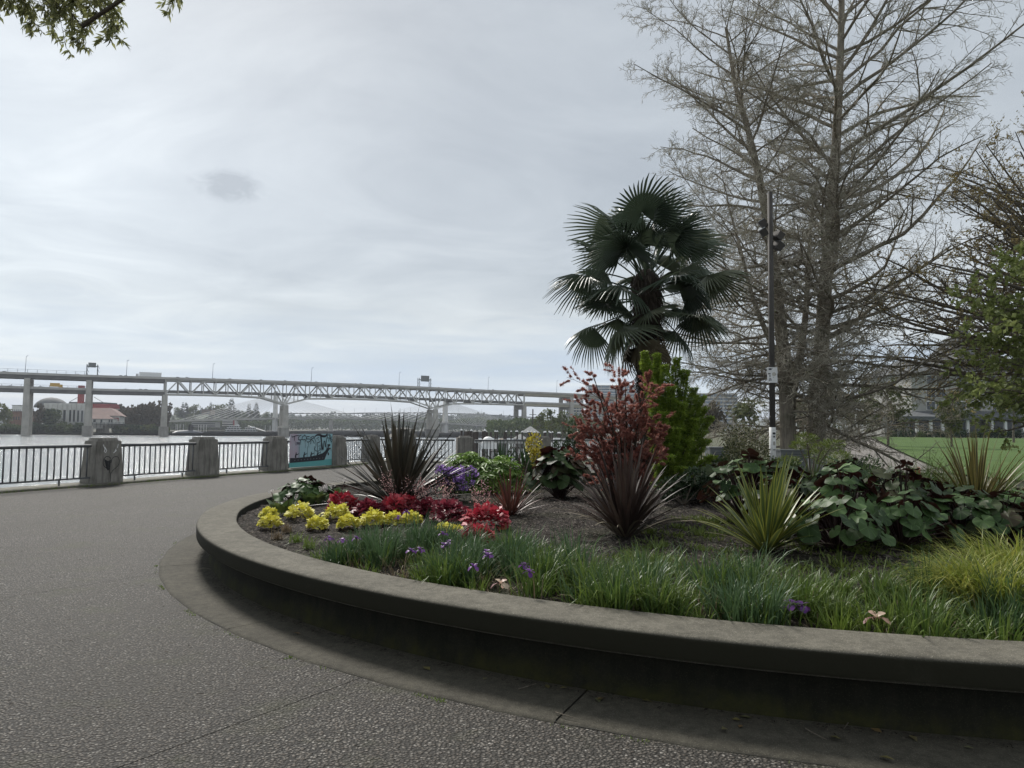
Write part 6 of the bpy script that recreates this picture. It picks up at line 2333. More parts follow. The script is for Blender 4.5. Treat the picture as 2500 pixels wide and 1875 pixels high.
flax('flax_plant', 'big dark bronze flax fan rising in front of the river railing', bed(862, 1092), 1.46, 0.066, 210, R_(84), R_(18), DARKFLAX, 1, DEADL, 0.3, 0.0, core=0.10)
flax('flax_plant', 'small reddish flax tuft on the mulch beside the scarlet coral bells', bed(1103, 1112), 0.62, 0.024, 70, R_(62), R_(20), REDFLAX, 2, None)
flax('flax_plant', 'wine brown flax with arching leaves under the red maple', bed(1350, 1158), 1.04, 0.042, 150, R_(55), R_(38), WINEFLAX, 3, DEADL, 0.3, core=0.08)
flax('flax_plant', 'green flax with yellow striped margins beside the big round leaves', bed(1655, 1190), 0.9, 0.05, 90, R_(62), R_(22), STRIPEFLAX, 4, DEADL, core=0.07)
flax('flax_plant', 'golden striped arching flax at the lawn side of the bed', bedy(2106, 9.0), 1.18, 0.027, 250, R_(86), R_(56), GOLDFLAX, 5, None, core=0.08)
flax('flax_plant', 'small gold striped flax between green maple and variegated shrub', bedy(1512, 13.5), 1.0, 0.03, 40, R_(70), R_(50), GOLDFLAX, 6, None)
flax('strap_leaf_plant', 'dark green strap-leaved clump before the flat-topped pillar', bedy(1082, 15.0), 1.02, 0.06, 60, R_(62), R_(58), STRAP, 7, None, group='strap-leaved clumps by the marina')
flax('strap_leaf_plant', 'second dark green strap-leaved clump beside the yellow shrub', bedy(1140, 14.6), 0.92, 0.055, 50, R_(66), R_(58), STRAP, 8, None, group='strap-leaved clumps by the marina')
flax('flax_plant', 'thin withered brown flax leaning behind the green perennials', bedy(1128, 13.6), 0.9, 0.024, 16, R_(50), R_(35), WINEFLAX, 9, DEADL)

# ---- plants with large round leaves


def round_leaf(seed):
    r = random.Random(seed)
    n = 20
    V, F = [(0, 0, -0.03)], []
    ph = r.random() * 6
    for ring_ in (0.5, 1.0):
        for k in range(n):
            a_ = -PI + R_(16) + (2 * PI - R_(32)) * k / (n - 1)
            rad_ = ring_ * (1 + 0.05 * math.sin(3 * a_ + ph)) * (1.0 + 0.12 * math.cos(a_)) * (1 if 0 < k < n - 1 else 0.82)
            z = 0.10 * ring_ ** 2 * (0.5 + 0.5 * math.cos(2 * a_)) + (0.09 * math.sin(4 * a_ + ph) * ring_ ** 2) - (0.04 + 0.14 * ((seed * 7) % 5) / 4) * ring_ ** 2
            V.append((math.sin(a_) * rad_, math.cos(a_) * rad_ + 0.0, z))
    for k in range(n - 1):
        F.append((0, 1 + k, 2 + k))
    F4 = []
    for k in range(n - 1):
        F4.append((1 + k, 1 + n + k, 2 + n + k, 2 + k))
    me_ = bpy.data.meshes.new('leaf')
    me_.from_pydata(V, [], [tuple(reversed(f)) for f in F] + [tuple(reversed(f)) for f in F4])
    me_.polygons.foreach_set('use_smooth', [True] * len(me_.polygons))
    # make sure the glossy upper side is the front
    if me_.polygons[0].normal.z < 0:
        me_.flip_normals()
    return me_


LIG = m_leaf('dusky round leaves', [(0.020, 0.042, 0.012), (0.034, 0.066, 0.018), (0.055, 0.10, 0.03), (0.11, 0.18, 0.065)], 'object', 0.1, 0.5, 0.2, back=(0.05, 0.02, 0.016), veins=True)
LIGD = m_leaf('dark round leaves', [(0.016, 0.028, 0.011), (0.028, 0.048, 0.016), (0.044, 0.074, 0.024), (0.06, 0.034, 0.024)], 'object', 0.1, 0.5, 0.2, back=(0.055, 0.018, 0.015), veins=True)
STEMM = m_plain('purple stems', (0.05, 0.025, 0.022), 0.6)
RL = [round_leaf(k) for k in range(5)]
RL2 = [m_.copy() for m_ in RL]
for m_ in RL:
    m_.materials.append(LIG)
for m_ in RL2:
    m_.materials.append(LIGD)


def round_plant(label, base, rad, h, n, ls, seed, set_=RL, group='round-leaved clumps in the bed', name='leopard_plant', shell=0.55):
    r = random.Random(seed)
    root = empty(name, base)
    tag(root, label, 'leafy plant', group)
    stems = MB()
    for k in range(n):
        t = (k + 0.5) / n
        el = math.asin(min(1, 0.08 + 0.92 * (1 - t)))
        az = k * 2.399 + r.uniform(-0.4, 0.4)
        q_ = r.uniform(shell, 1.0)
        x, y = rad * q_ * math.cos(el) * math.cos(az), rad * q_ * math.cos(el) * math.sin(az)
        z = h * (0.22 + 0.78 * math.sin(el) * r.uniform(0.75, 1.0))
        nrm = Vector((x / rad * 0.9 + r.gauss(0, 0.36), y / rad * 0.9 + r.gauss(0, 0.36), 0.45 + 0.5 * math.sin(el)))
        out_ = Vector((x, y, -0.25 * rad)) + Vector((r.gauss(0, 0.1), r.gauss(0, 0.1), 0)) * rad
        nrm.normalize()
        yv = (out_ - nrm * out_.dot(nrm)).normalized()
        xv = yv.cross(nrm).normalized()
        rot = Matrix((xv, yv, nrm)).transposed().to_euler()
        link('leaf', set_[(k + seed) % 5], None, root, (x, y, z), rot, ls * r.uniform(0.75, 1.25))
        stems.tube([(x * 0.1, y * 0.1, 0), (x * 0.55, y * 0.55, z * 0.65), (x, y, z - 0.01)], 0.006, 4, False)
    link('stems', stems.mesh('stems', smooth=True), STEMM, root)
    return root


round_plant('low round-leaved clump spilling over the planter rim behind white flowers', bed(662, 1088), 0.46, 0.42, 60, 0.095, 1)
round_plant('tall round-leaved clump between the green perennials and the red maple', bed(1208, 1076), 0.52, 0.80, 90, 0.105, 2, RL2)
round_plant('dark round-leaved clump in the shade below the green maple', bedy(1522, 10.6), 0.36, 0.55, 36, 0.10, 3, RL2)
LM = [(3.05, 6.95, 'nearest the grassy edge below the striped flax'), (3.80, 7.25, 'with the palest leaf at the mulch gap'), (4.62, 7.55, 'next to the golden grass'), (5.35, 7.95, 'at the lawn side corner of the mass'), (2.95, 8.0, 'touching the striped flax'), (3.75, 8.35, 'in the middle of the dark mass'), (4.65, 8.7, 'on the rise of the dark mass'), (4.85, 9.15, 'below the golden arching flax'), (3.3, 9.2, 'behind the striped flax'), (4.3, 9.6, 'along the top of the dark mass'), (5.2, 10.1, 'before the red poker flower'), (5.95, 8.05, 'running out at the lawn edge'), (3.4, 7.55, 'just behind the pale leaf at the mulch gap'), (4.2, 7.95, 'in the heart of the lower leaves'), (5.0, 8.35, 'behind the golden grass'), (2.75, 8.75, 'half behind the striped flax'), (4.95, 7.5, 'overhanging the golden grass')]
for k, (x, y, lab) in enumerate(LM):
    round_plant('round-leaved plant ' + lab, (x, y, soil_z(x, y)), 0.52, (0.52 + 0.02 * k) if x < 4.4 else 0.5, 62, 0.085, 10 + k, RL if k < 3 else (RL2 if k % 3 else RL), 'mass of dark round-leaved plants')

# ---- paddle-leaved plants with white flower heads
BERG = m_leaf('paddle leaves', [(0.06, 0.095, 0.03), (0.10, 0.15, 0.045), (0.16, 0.20, 0.06)], 'object', 0.15, 0.35, 0.45)
PALEP = m_leaf('white petals', [(0.62, 0.55, 0.55), (0.72, 0.68, 0.66), (0.8, 0.78, 0.75)], trans=0.3, rough=0.6)
PINKP = m_leaf('pale pink bells', [(0.55, 0.28, 0.28), (0.66, 0.42, 0.40), (0.75, 0.58, 0.54)], trans=0.3, rough=0.6)
PURPP = m_leaf('violet petals', [(0.27, 0.14, 0.46), (0.38, 0.22, 0.58), (0.52, 0.36, 0.70)], trans=0.3, rough=0.6)
IRISP = m_leaf('iris purple petals', [(0.10, 0.03, 0.18), (0.16, 0.05, 0.26), (0.26, 0.10, 0.36)], trans=0.3, rough=0.55)
PEACH = m_leaf('peach iris petals', [(0.50, 0.30, 0.23), (0.62, 0.42, 0.33), (0.55, 0.5, 0.3)], trans=0.35, rough=0.55)
MAROON = m_leaf('maroon iris blotch', [(0.10, 0.02, 0.05), (0.16, 0.04, 0.07)], trans=0.2, rough=0.55)


def paddle():
    V, F = [], []
    n = 6
    for k in range(n):
        s = k / (n - 1)
        w_ = [0.05, 0.10, 0.30, 0.36, 0.26, 0.02][k]
        z = 0.10 * math.sin(s * PI) - 0.05 * s
        V += [(-w_, s, z + 0.25 * w_), (0, s, z), (w_, s, z + 0.25 * w_)]
    for k in range(n - 1):
        b_ = 3 * k
        F += [(b_, b_ + 1, b_ + 4, b_ + 3), (b_ + 1, b_ + 2, b_ + 5, b_ + 4)]
    m_ = mesh_np('leaf', V, F, True)
    m_.materials.append(BERG)
    return m_


PAD = paddle()


def flower_ball(r, ctr, rad, n, size):
    d = rnd_dirs(r, n)
    pos = np.array(ctr) + d * rad * r.uniform(0.7, 1, n)[:, None]
    return pos, frames(d + rnd_dirs(r, n) * 0.5, rnd_dirs(r, n)), r.uniform(0.7, 1.2, n) * size


PET = [(0, 0, 0), (-0.5, 0.5, 0.1), (0, 1, 0), (0.5, 0.5, 0.1)]


def multi(name, groups, mat, root, tmpl=PET, faces=LEAF_F):
    P = np.concatenate([g[0] for g in groups])
    Rm = np.concatenate([g[1] for g in groups])
    S = np.concatenate([g[2] for g in groups])
    return link(name, scatter(name, tmpl, faces, P, Rm, S), mat, root)


def bergenia(label, base, n, heads, seed, size=0.17):
    r = random.Random(seed)
    rn = np.random.default_rng(seed)
    root = empty('bergenia_plant', base)
    tag(root, label, 'flowering plant', 'paddle-leaved plants with white flowers')
    for k in range(n):
        az = k * 2.399
        el = R_(r.uniform(35, 82))
        rr = r.uniform(0.02, 0.16)
        d_ = (math.cos(az) * math.cos(el), math.sin(az) * math.cos(el), math.sin(el))
        link('leaf', PAD, None, root, (rr * math.cos(az), rr * math.sin(az), 0.02), orient(d_, (0, 0, 1) if el < 1.2 else (-math.cos(az), -math.sin(az), 0)), size * r.uniform(0.75, 1.2))
    for k in range(heads):
        az = r.random() * 6.28
        h = r.uniform(0.22, 0.33)
        x, y = 0.17 * math.cos(az), 0.17 * math.sin(az)
        st_ = link('flower_stalk', MB().tube([(x * 0.3, y * 0.3, 0), (x * 0.8, y * 0.8, h * 0.6), (x, y, h)], 0.005, 5, False).mesh('flower_stalk'), STEMM, root)
        gs = [flower_ball(rn, (x + r.gauss(0, 0.02), y + r.gauss(0, 0.02), h + r.gauss(0, 0.02)), 0.015, 26, 0.014) for _ in range(2)]
        multi('flower_head', gs, PALEP, st_)
    return root


bergenia('small paddle-leaved plant with white flowers beside yellow coral bells', bed(613, 1112), 22, 3, 1, 0.19)
bergenia('fuller paddle-leaved plant with many white flower heads', bed(675, 1092), 28, 5, 2, 0.20)
bergenia('paddle-leaved plant with white flowers under the dark flax leaves', bed(722, 1080), 20, 5, 3, 0.17)

# ---- coral bells: yellow and red mounds
YEL = m_leaf('yellow coral bell leaves', [(0.52, 0.46, 0.06), (0.76, 0.70, 0.11), (0.86, 0.82, 0.24)], trans=0.3, rough=0.5, spec=0.25)
RED = m_leaf('scarlet coral bell leaves', [(0.22, 0.016, 0.03), (0.40, 0.03, 0.05), (0.54, 0.06, 0.085), (0.62, 0.22, 0.24)], trans=0.3, rough=0.45, spec=0.35)
REDD = m_leaf('wine coral bell leaves', [(0.12, 0.014, 0.028), (0.22, 0.03, 0.05), (0.34, 0.06, 0.085)], trans=0.25, rough=0.45, spec=0.35)
DRYL = m_leaf('dry brown leaf litter', [(0.05, 0.025, 0.02), (0.09, 0.045, 0.035)], trans=0.1, rough=0.8)
SL5 = star_leaf(5)
SL3 = star_leaf(3)


def lobed():
    """rounded five-lobed leaf"""
    V = [(0, 0.35, 0.0)]
    n = 15
    for k in range(n):
        a_ = -PI * 0.86 + 1.72 * PI * k / (n - 1)
        rr = 0.55 + 0.12 * math.cos(5 * a_)
        V.append((math.sin(a_) * rr, 0.35 + math.cos(a_) * rr, 0.05 + 0.05 * math.cos(7 * a_)))
    return V, [(0, k + 2, k + 1) for k in range(n - 1)]


LOB = lobed()


def mound(name, label, base, rad, h, n, size, mat, seed, group, stalks=0, skirt=True, flat=1.0):
    r = np.random.default_rng(seed)
    root = empty(name, base)
    tag(root, label, 'coral bells', group)
    d = rnd_dirs(r, n)
    d[:, 2] = np.abs(d[:, 2])
    lump = 1 + 0.16 * np.sin(d[:, 0] * 7 + seed) * np.cos(d[:, 1] * 6 + seed * 2)
    pos = d * np.array([rad, rad, h]) * (r.uniform(0.72, 1.0, n) * lump)[:, None] + np.array([0, 0, 0.04])
    up = d * np.array([0.7, 0.7, 1]) + np.array([0, 0, 0.5]) + r.normal(0, 0.28, (n, 3))
    yv = d + np.array([0, 0, -0.35]) + r.normal(0, 0.3, (n, 3))
    link('foliage', scatter('foliage', LOB[0], LOB[1], pos, frames(yv, up), r.uniform(0.7, 1.25, n) * size), mat, root)
    if skirt:
        m_ = 60
        a_ = r.random(m_) * 2 * PI
        ps = np.stack([np.cos(a_) * rad * r.uniform(0.6, 1.15, m_), np.sin(a_) * rad * r.uniform(0.6, 1.15, m_), r.uniform(0.0, 0.05, m_)], 1)
        link('old_leaves', scatter('old_leaves', LOB[0], LOB[1], ps, frames(rnd_dirs(r, m_) * [1, 1, 0.2], rnd_dirs(r, m_) * 0.4 + [0, 0, 1]), r.uniform(0.5, 1, m_) * size * 0.9), DRYL, root)
    for k in range(stalks):
        a_ = r.random() * 6.28
        hh = h + r.uniform(0.22, 0.36)
        x, y = rad * 0.4 * math.cos(a_), rad * 0.4 * math.sin(a_)
        tx, ty = x * 2.0 + r.normal(0, 0.05), y * 2.0 + r.normal(0, 0.05)
        st_ = link('flower_stalk', MB().tube([(x, y, h * 0.5), (x * 1.4, y * 1.4, hh * 0.6), (tx, ty, hh)], 0.003, 4, False).mesh('flower_stalk'), STEMM, root)
        m_ = 46
        t = r.uniform(0.45, 1.0, m_)
        ps = np.stack([x + (tx - x) * t, y + (ty - y) * t, h * 0.5 + (hh - h * 0.5) * t], 1) + r.normal(0, 0.028, (m_, 3))
        link('bells', scatter('bells', PET, LEAF_F, ps, frames(rnd_dirs(r, m_), rnd_dirs(r, m_)), r.uniform(0.010, 0.018, m_)), PINKP, st_)
    return root


yl = [(580, 1122, .15, 'at the tip of the bed behind its twin'), (583, 1142, .18, 'closest to the curved rim'), (648, 1122, .25, 'broadest and roundest, before the white flowers'), (684, 1146, .17, 'half hidden by purple irises'), (728, 1124, .24, 'between the white and the scarlet plants'), (752, 1144, .19, 'beside the tall iris blades'), (806, 1137, .22, 'behind the tall blue-green blades'), (850, 1136, .17, 'seen between the iris blades'), (890, 1134, .16, 'under the scarlet mound'), (958, 1160, .15, 'isolated beside purple iris flowers'), (985, 1163, .12, 'tiny, next to the isolated one')]
for k, (u, v, rad, lab) in enumerate(yl):
    mound('yellow_coral_bells', 'bright yellow coral bells mound ' + lab, bed(u, v), rad * 0.66, rad * 0.62, int(60 + 900 * rad), 0.039, YEL, 60 + k, 'yellow coral bells mounds')
rl = [(742, 1104, .24, RED, 0, 'next to the white flowers'), (797, 1118, .20, REDD, 0, 'dull and low before the dark flax'), (868, 1112, .28, RED, 6, 'with pale pink flower sprays before the dark flax'), (925, 1113, .20, REDD, 7, 'with sprays beside the violet shrub'), (972, 1126, .25, REDD, 4, 'dusty red beside the isolated yellow one'), (1051, 1140, .27, RED, 5, 'brightest scarlet by the red flax tuft'), (1032, 1175, .15, RED, 0, 'small scarlet at the back of the grassy edge'), (1000, 1182, .13, REDD, 0, 'small wine red among iris blades')]
for k, (u, v, rad, mt, stk, lab) in enumerate(rl):
    mound('red_coral_bells', 'red coral bells mound ' + lab, bed(u, v), rad * 0.92, rad * 0.75, int(60 + 600 * rad), 0.07, mt, 90 + k, 'red coral bells mounds', stk, False)

# ---- shrubs


def shrub(name, label, base, size, n, lsize, mat, seed, tmpl=LEAF_V, tf=LEAF_F, lumps=8, group=None, cat='shrub', upb=0.4, stems=9):
    """leaves on the shells of several overlapping clumps above a few stems"""
    r = np.random.default_rng(seed)
    root = empty(name, base)
    tag(root, label, cat, group)
    sx, sy, sz = size
    ctr = np.stack([r.uniform(-0.55, 0.55, lumps) * sx, r.uniform(-0.55, 0.55, lumps) * sy, r.uniform(0.30, 0.82, lumps) * sz], 1)
    cr = r.uniform(0.20, 0.34, lumps)
    i = r.integers(0, lumps, n)
    d = rnd_dirs(r, n)
    pos = ctr[i] + d * (cr[i] * r.uniform(0.55, 1.0, n))[:, None] * np.array([sx * 1.1, sy * 1.1, sz * 0.8])
    pos[:, 2] = np.maximum(pos[:, 2], 0.02)
    link('foliage', scatter('foliage', tmpl, tf, pos, frames(d + rnd_dirs(r, n) * 0.6 + [0, 0, upb * 0.4], d + [0, 0, upb] + rnd_dirs(r, n) * 0.5), r.uniform(0.6, 1.3, n) * lsize), mat, root)
    mb_ = MB()
    for k in range(min(stems, lumps)):
        mb_.tube([(0, 0, 0), tuple(ctr[k] * np.array([0.5, 0.5, 0.5])), tuple(ctr[k])], [0.012, 0.009, 0.004], 5, False)
    link('stems', mb_.mesh('stems', smooth=True), BRB, root)
    return root, ctr, cr


AZL = m_leaf('azalea leaves', [(0.03, 0.045, 0.02), (0.06, 0.08, 0.03)], trans=0.2)
rt_, ctr, cr = shrub('azalea_bush', 'rounded violet flowering azalea beside the dark flax', bedy(985, 11.0), (0.42, 0.38, 0.55), 1500, 0.035, AZL, 5, lumps=9, cat='flowering shrub')
rn = np.random.default_rng(8)
gs = []
for k in range(95):
    d_ = rnd_dirs(rn, 1)[0]
    d_[2] = abs(d_[2]) * 0.9
    i = rn.integers(0, 9)
    c_ = ctr[i] + d_ * cr[i] * np.array([0.5, 0.46, 0.48])
    if d_[0] + d_[2] * 0.6 > -0.35:
        gs.append(flower_ball(rn, c_, 0.026, 22, 0.03))
multi('blossoms', gs, PURPP, rt_)
HEL = m_leaf('hellebore leaves', [(0.09, 0.17, 0.03), (0.14, 0.25, 0.045), (0.20, 0.32, 0.06), (0.27, 0.38, 0.10)], trans=0.3, rough=0.45)


def whorls(name, label, base, size, n, ls, mat, seed, group):
    r = np.random.default_rng(seed)
    root = empty(name, base)
    tag(root, label, 'perennial', group)
    d = rnd_dirs(r, n)
    d[:, 2] = np.abs(d[:, 2])
    ctr_ = d * np.array(size) * r.uniform(0.75, 1.05, n)[:, None]
    P, D, U = [], [], []
    for c_, dd_ in zip(ctr_, d):
        nn = dd_ * 0.6 + np.array([0, 0, 1.0]) + r.normal(0, 0.15, 3)
        nn /= np.linalg.norm(nn)
        a = np.cross(nn, [0.3, 1, 0.1])
        a /= np.linalg.norm(a)
        b = np.cross(nn, a)
        for k in range(8):
            an = k * 2 * PI / 8 + r.normal(0, 0.12)
            P.append(c_)
            D.append(a * math.cos(an) + b * math.sin(an) + nn * r.uniform(-0.25, 0.25))
            U.append(nn)
    P, D, U = np.array(P), np.array(D), np.array(U)
    T_ = [(0, 0, 0), (-0.13, 0.45, 0.03), (0, 1, -0.12), (0.13, 0.45, 0.03)]
    link('foliage', scatter('foliage', T_, LEAF_F, P, frames(D, U), r.uniform(0.75, 1.25, len(P)) * ls), mat, root)
    mb_ = MB()
    for c_ in ctr_[::2]:
        mb_.tube([(c_[0] * 0.3, c_[1] * 0.3, 0), tuple(c_ * np.array([0.8, 0.8, 0.6])), tuple(c_)], 0.005, 4, False)
    link('stems', mb_.mesh('stems'), MATS['hellebore leaves'], root)
    return root


whorls('hellebore_plant', 'bright green hellebore clump beside the dark flax', bedy(1010, 12.6), (0.48, 0.42, 0.66), 170, 0.13, HEL, 1, 'bright green hellebores')
whorls('hellebore_plant', 'bright green hellebore clump behind the red flax tuft', bedy(1075, 12.4), (0.52, 0.42, 0.60), 180, 0.13, HEL, 2, 'bright green hellebores')
GOLDS = m_leaf('golden shrub leaves', [(0.30, 0.24, 0.03), (0.45, 0.38, 0.05), (0.55, 0.5, 0.1)], trans=0.3)
shrub('golden_shrub', 'small golden leaved shrub behind the round-leaved clump', bedy(1165, 13.2), (0.3, 0.3, 0.95), 900, 0.05, GOLDS, 15)
DKS = m_leaf('dark shrub leaves', [(0.02, 0.038, 0.018), (0.04, 0.065, 0.028), (0.07, 0.10, 0.05)], trans=0.2)
shrub('evergreen_shrub', 'airy dark evergreen shrub between golden shrub and red maple', bedy(1232, 14.0), (0.5, 0.45, 1.15), 1500, 0.06, DKS, 16)
VAR = m_leaf('variegated leaves', [(0.045, 0.06, 0.026), (0.11, 0.12, 0.05), (0.26, 0.25, 0.12), (0.42, 0.38, 0.22)], trans=0.2)
shrub('variegated_shrub', 'cream variegated shrub before the lamp pole', bedy(1612, 12.0), (0.62, 0.5, 1.15), 3600, 0.036, VAR, 17, lumps=11)
MIDG = m_leaf('mid green shrub leaves', [(0.05, 0.08, 0.024), (0.08, 0.12, 0.034), (0.12, 0.16, 0.05)], trans=0.3)
shrub('low_shrub', 'low dark green shrub at the foot of the green maple', bedy(1478, 10.3), (0.5, 0.4, 0.5), 1700, 0.05, DKS, 21)
shrub('low_shrub', 'leafy green shrub filling in beside the service bench', bedy(1560, 12.8), (0.55, 0.4, 0.75), 1700, 0.055, MIDG, 22)
shrub('low_shrub', 'low green shrub at the foot of the light pole', bedy(1682, 12.4), (0.55, 0.4, 0.6), 1800, 0.05, MIDG, 23)
shrub('low_shrub', 'dark green shrub behind the mass of round leaves', bedy(1850, 13.2), (0.7, 0.4, 0.62), 2000, 0.055, DKS, 24)
FERN = m_leaf('mossy false cypress sprays', [(0.09, 0.13, 0.03), (0.15, 0.19, 0.045), (0.20, 0.24, 0.06)], trans=0.25)
# cloud-like dwarf conifer
r_ = np.random.default_rng(33)
base = bedy(1752, 13.0)
root = empty('dwarf_conifer', base)
tag(root, 'chartreuse cloud-shaped dwarf conifer beside the lamp pole', 'shrub')
pads = []
mbt = MB()
for k, (u, v, w_) in enumerate(((1703, 996, .22), (1742, 946, .19), (1775, 968, .24), (1800, 960, .2), (1760, 982, .2), (1725, 962, .16), (1815, 985, .2), (1782, 996, .2))):
    c_ = aty(u * DS, v * DS, 13.0 + r_.normal() * 0.2) - base
    c_ = np.array(c_)
    n = 380
    dd_ = rnd_dirs(r_, n)
    pos = c_ + dd_ * np.array([w_, w_, w_ * 0.42]) * r_.uniform(0.4, 1, n)[:, None]
    pads.append((pos, frames(dd_ + [0, 0, 0.5], rnd_dirs(r_, n)), r_.uniform(0.03, 0.06, n)))
    mbt.tube([(0, 0, 0), tuple(c_ * np.array([0.4, 0.4, 0.6])), tuple(c_)], [0.02, 0.014, 0.006], 6, False)
multi('foliage', pads, FERN, root, THIN_V)
link('stems', mbt.mesh('stems', smooth=True), BRB, root)

# ---- maples
MRED = m_leaf('red maple leaves', [(0.23, 0.085, 0.066), (0.32, 0.125, 0.098), (0.40, 0.17, 0.135), (0.46, 0.25, 0.20)], trans=0.5, rough=0.5)
MGRN = m_leaf('green maple leaves', [(0.12, 0.19, 0.024), (0.20, 0.29, 0.038), (0.29, 0.38, 0.055), (0.40, 0.48, 0.09)], trans=0.45, rough=0.5)
MSTEM = m_bark('maple stems', (0.03, 0.022, 0.018), (0.08, 0.06, 0.045), 8)


def maple(name, label, base, seed, tips, spread, n, ls, mat, tmpl, flare=0.5):
    """several stems running to given tip points, twigs and star leaves"""
    r = np.random.default_rng(seed)
    root = empty(name, base)
    tag(root, label, 'tree', 'small maples in the bed')
    tips = np.array(tips) - np.array(base)
    N = len(tips)
    K = 8
    s = np.linspace(0, 1, K)
    T = np.zeros((N, K, 3))
    for i, tpnt in enumerate(tips):
        T[i, :, 0] = tpnt[0] * s ** (1 + flare)
        T[i, :, 1] = tpnt[1] * s ** (1 + flare)
        T[i, :, 2] = tpnt[2] * s
        T[i, 1:-1] += r.normal(0, 0.015, (K - 2, 3))
    TR = np.tile(0.022 * np.linspace(1, 0.22, K), (N, 1))
    B, BR = spawn(r, T, TR, 11, 0.25, 1.0, 48, spread, 5, (0, 0, 0.03), 0.10, 0.5, 0.4, 0.2, 0.35, 0.003, 0.08)
    C, CR_ = spawn(r, B, BR, 4, 0.2, 1.0, 42, 0.55, 4, (0, 0, 0), 0.12, 0.6, 0.5, 0.3, 0.3, 0.0018, 0.05)
    link('trunk', join_tubes('trunk', [(T, TR, 7)]), MSTEM, root)
    link('branches', join_tubes('branches', [(B, BR, 4), (C, CR_, 3)]), MSTEM, root)
    idx = r.integers(0, len(C), n)
    pos, tan, _ = sample(C, CR_, idx, r.uniform(0.2, 1, n))
    d = tan * 0.6 + rnd_dirs(r, n) * 0.7 + np.array([0, 0, -0.2])
    link('crown', scatter('crown', tmpl[0], tmpl[1], pos, frames(d, rnd_dirs(r, n) * 0.7 + [0, 0, 0.9]), r.uniform(0.65, 1.25, n) * ls), mat, root)
    return root


mb0 = bedy(1352, 9.2)
tips = [aty(u * DS, v * DS, 9.2 + dy) for u, v, dy in ((1283, 815, 0), (1300, 850, 0.2), (1330, 838, -0.1), (1352, 826, 0.15), (1372, 850, 0.3), (1395, 840, 0), (1408, 900, -0.2), (1425, 945, 0.1), (1265, 900, 0), (1290, 930, -0.3), (1262, 965, -0.1), (1320, 900, -0.35), (1350, 900, 0.4), (1380, 930, -0.3), (1410, 975, -0.1), (1300, 980, -0.3))]
maple('red_maple', 'slender maple with dusky red leaves in the middle of the bed', mb0, 3, tips, 0.31, 25000, 0.035, MRED, SL5, 0.5)
mb1 = bedy(1440, 11.2)
r_ = np.random.default_rng(44)
root = empty('green_maple', mb1)
tag(root, 'upright maple with dense crinkled bright green plumes before the palm', 'tree', 'small maples in the bed')
cols = [(1392, 760, 0), (1418, 765, 0.2), (1436, 790, -0.2), (1462, 772, 0.1), (1482, 800, 0), (1500, 838, 0.2), (1515, 855, -0.1), (1410, 830, -0.3), (1450, 835, -0.35), (1475, 870, -0.3), (1500, 905, -0.2), (1432, 890, -0.4), (1462, 925, -0.45), (1415, 930, -0.3), (1488, 950, -0.3), (1445, 985, -0.5), (1475, 1010, -0.5), (1420, 1000, -0.4), (1500, 985, -0.1), (1535, 900, 0.1), (1528, 950, 0), (1540, 985, 0.1), (1505, 1030, -0.3), (1470, 880, 0.1), (1520, 880, 0)]
mbt = MB()
gs = []
for u, v, dy in cols:
    tipw = aty(u * DS, v * DS, 11.2 + dy) - mb1
    tv_ = np.array(tipw)
    bz = np.array([tv_[0] * 0.15, tv_[1] * 0.15, 0.1])
    L = np.linalg.norm(tv_ - bz)
    n = int(1650 * L / 1.6) + 160
    t = r_.uniform(0.28 if L > 1.0 else 0.1, 1.0, n)
    s1 = t ** 1.2
    ax = np.stack([bz[0] + (tv_[0] - bz[0]) * s1, bz[1] + (tv_[1] - bz[1]) * s1, bz[2] + (tv_[2] - bz[2]) * t], 1)
    a_ = r_.random(n) * 2 * PI
    rr = (0.05 + 0.15 * (1 - t) ** 1.5 + 0.02 * np.sin(t * 40 + u)) * r_.uniform(0.4, 1.1, n)
    od = np.stack([np.cos(a_), np.sin(a_), np.zeros(n)], 1)
    pos = ax + od * rr[:, None]
    dv = od + np.array([0, 0, 0.5]) + r_.normal(0, 0.35, (n, 3))
    gs.append((pos, frames(dv, od * 0.2 + np.array([0, 0, 1.0]) + r_.normal(0, 0.4, (n, 3))), r_.uniform(0.034, 0.064, n)))
    mbt.tube([(0, 0, 0), tuple(bz + (tv_ - bz) * [0.5, 0.5, 0.55]), tuple(tv_ * 0.97)], [0.02, 0.012, 0.004], 6, False)
multi('crown', gs, MGRN, root, SL3[0], SL3[1])
link('trunk', mbt.mesh('trunk', smooth=True), MSTEM, root)

# ---- grassy blades


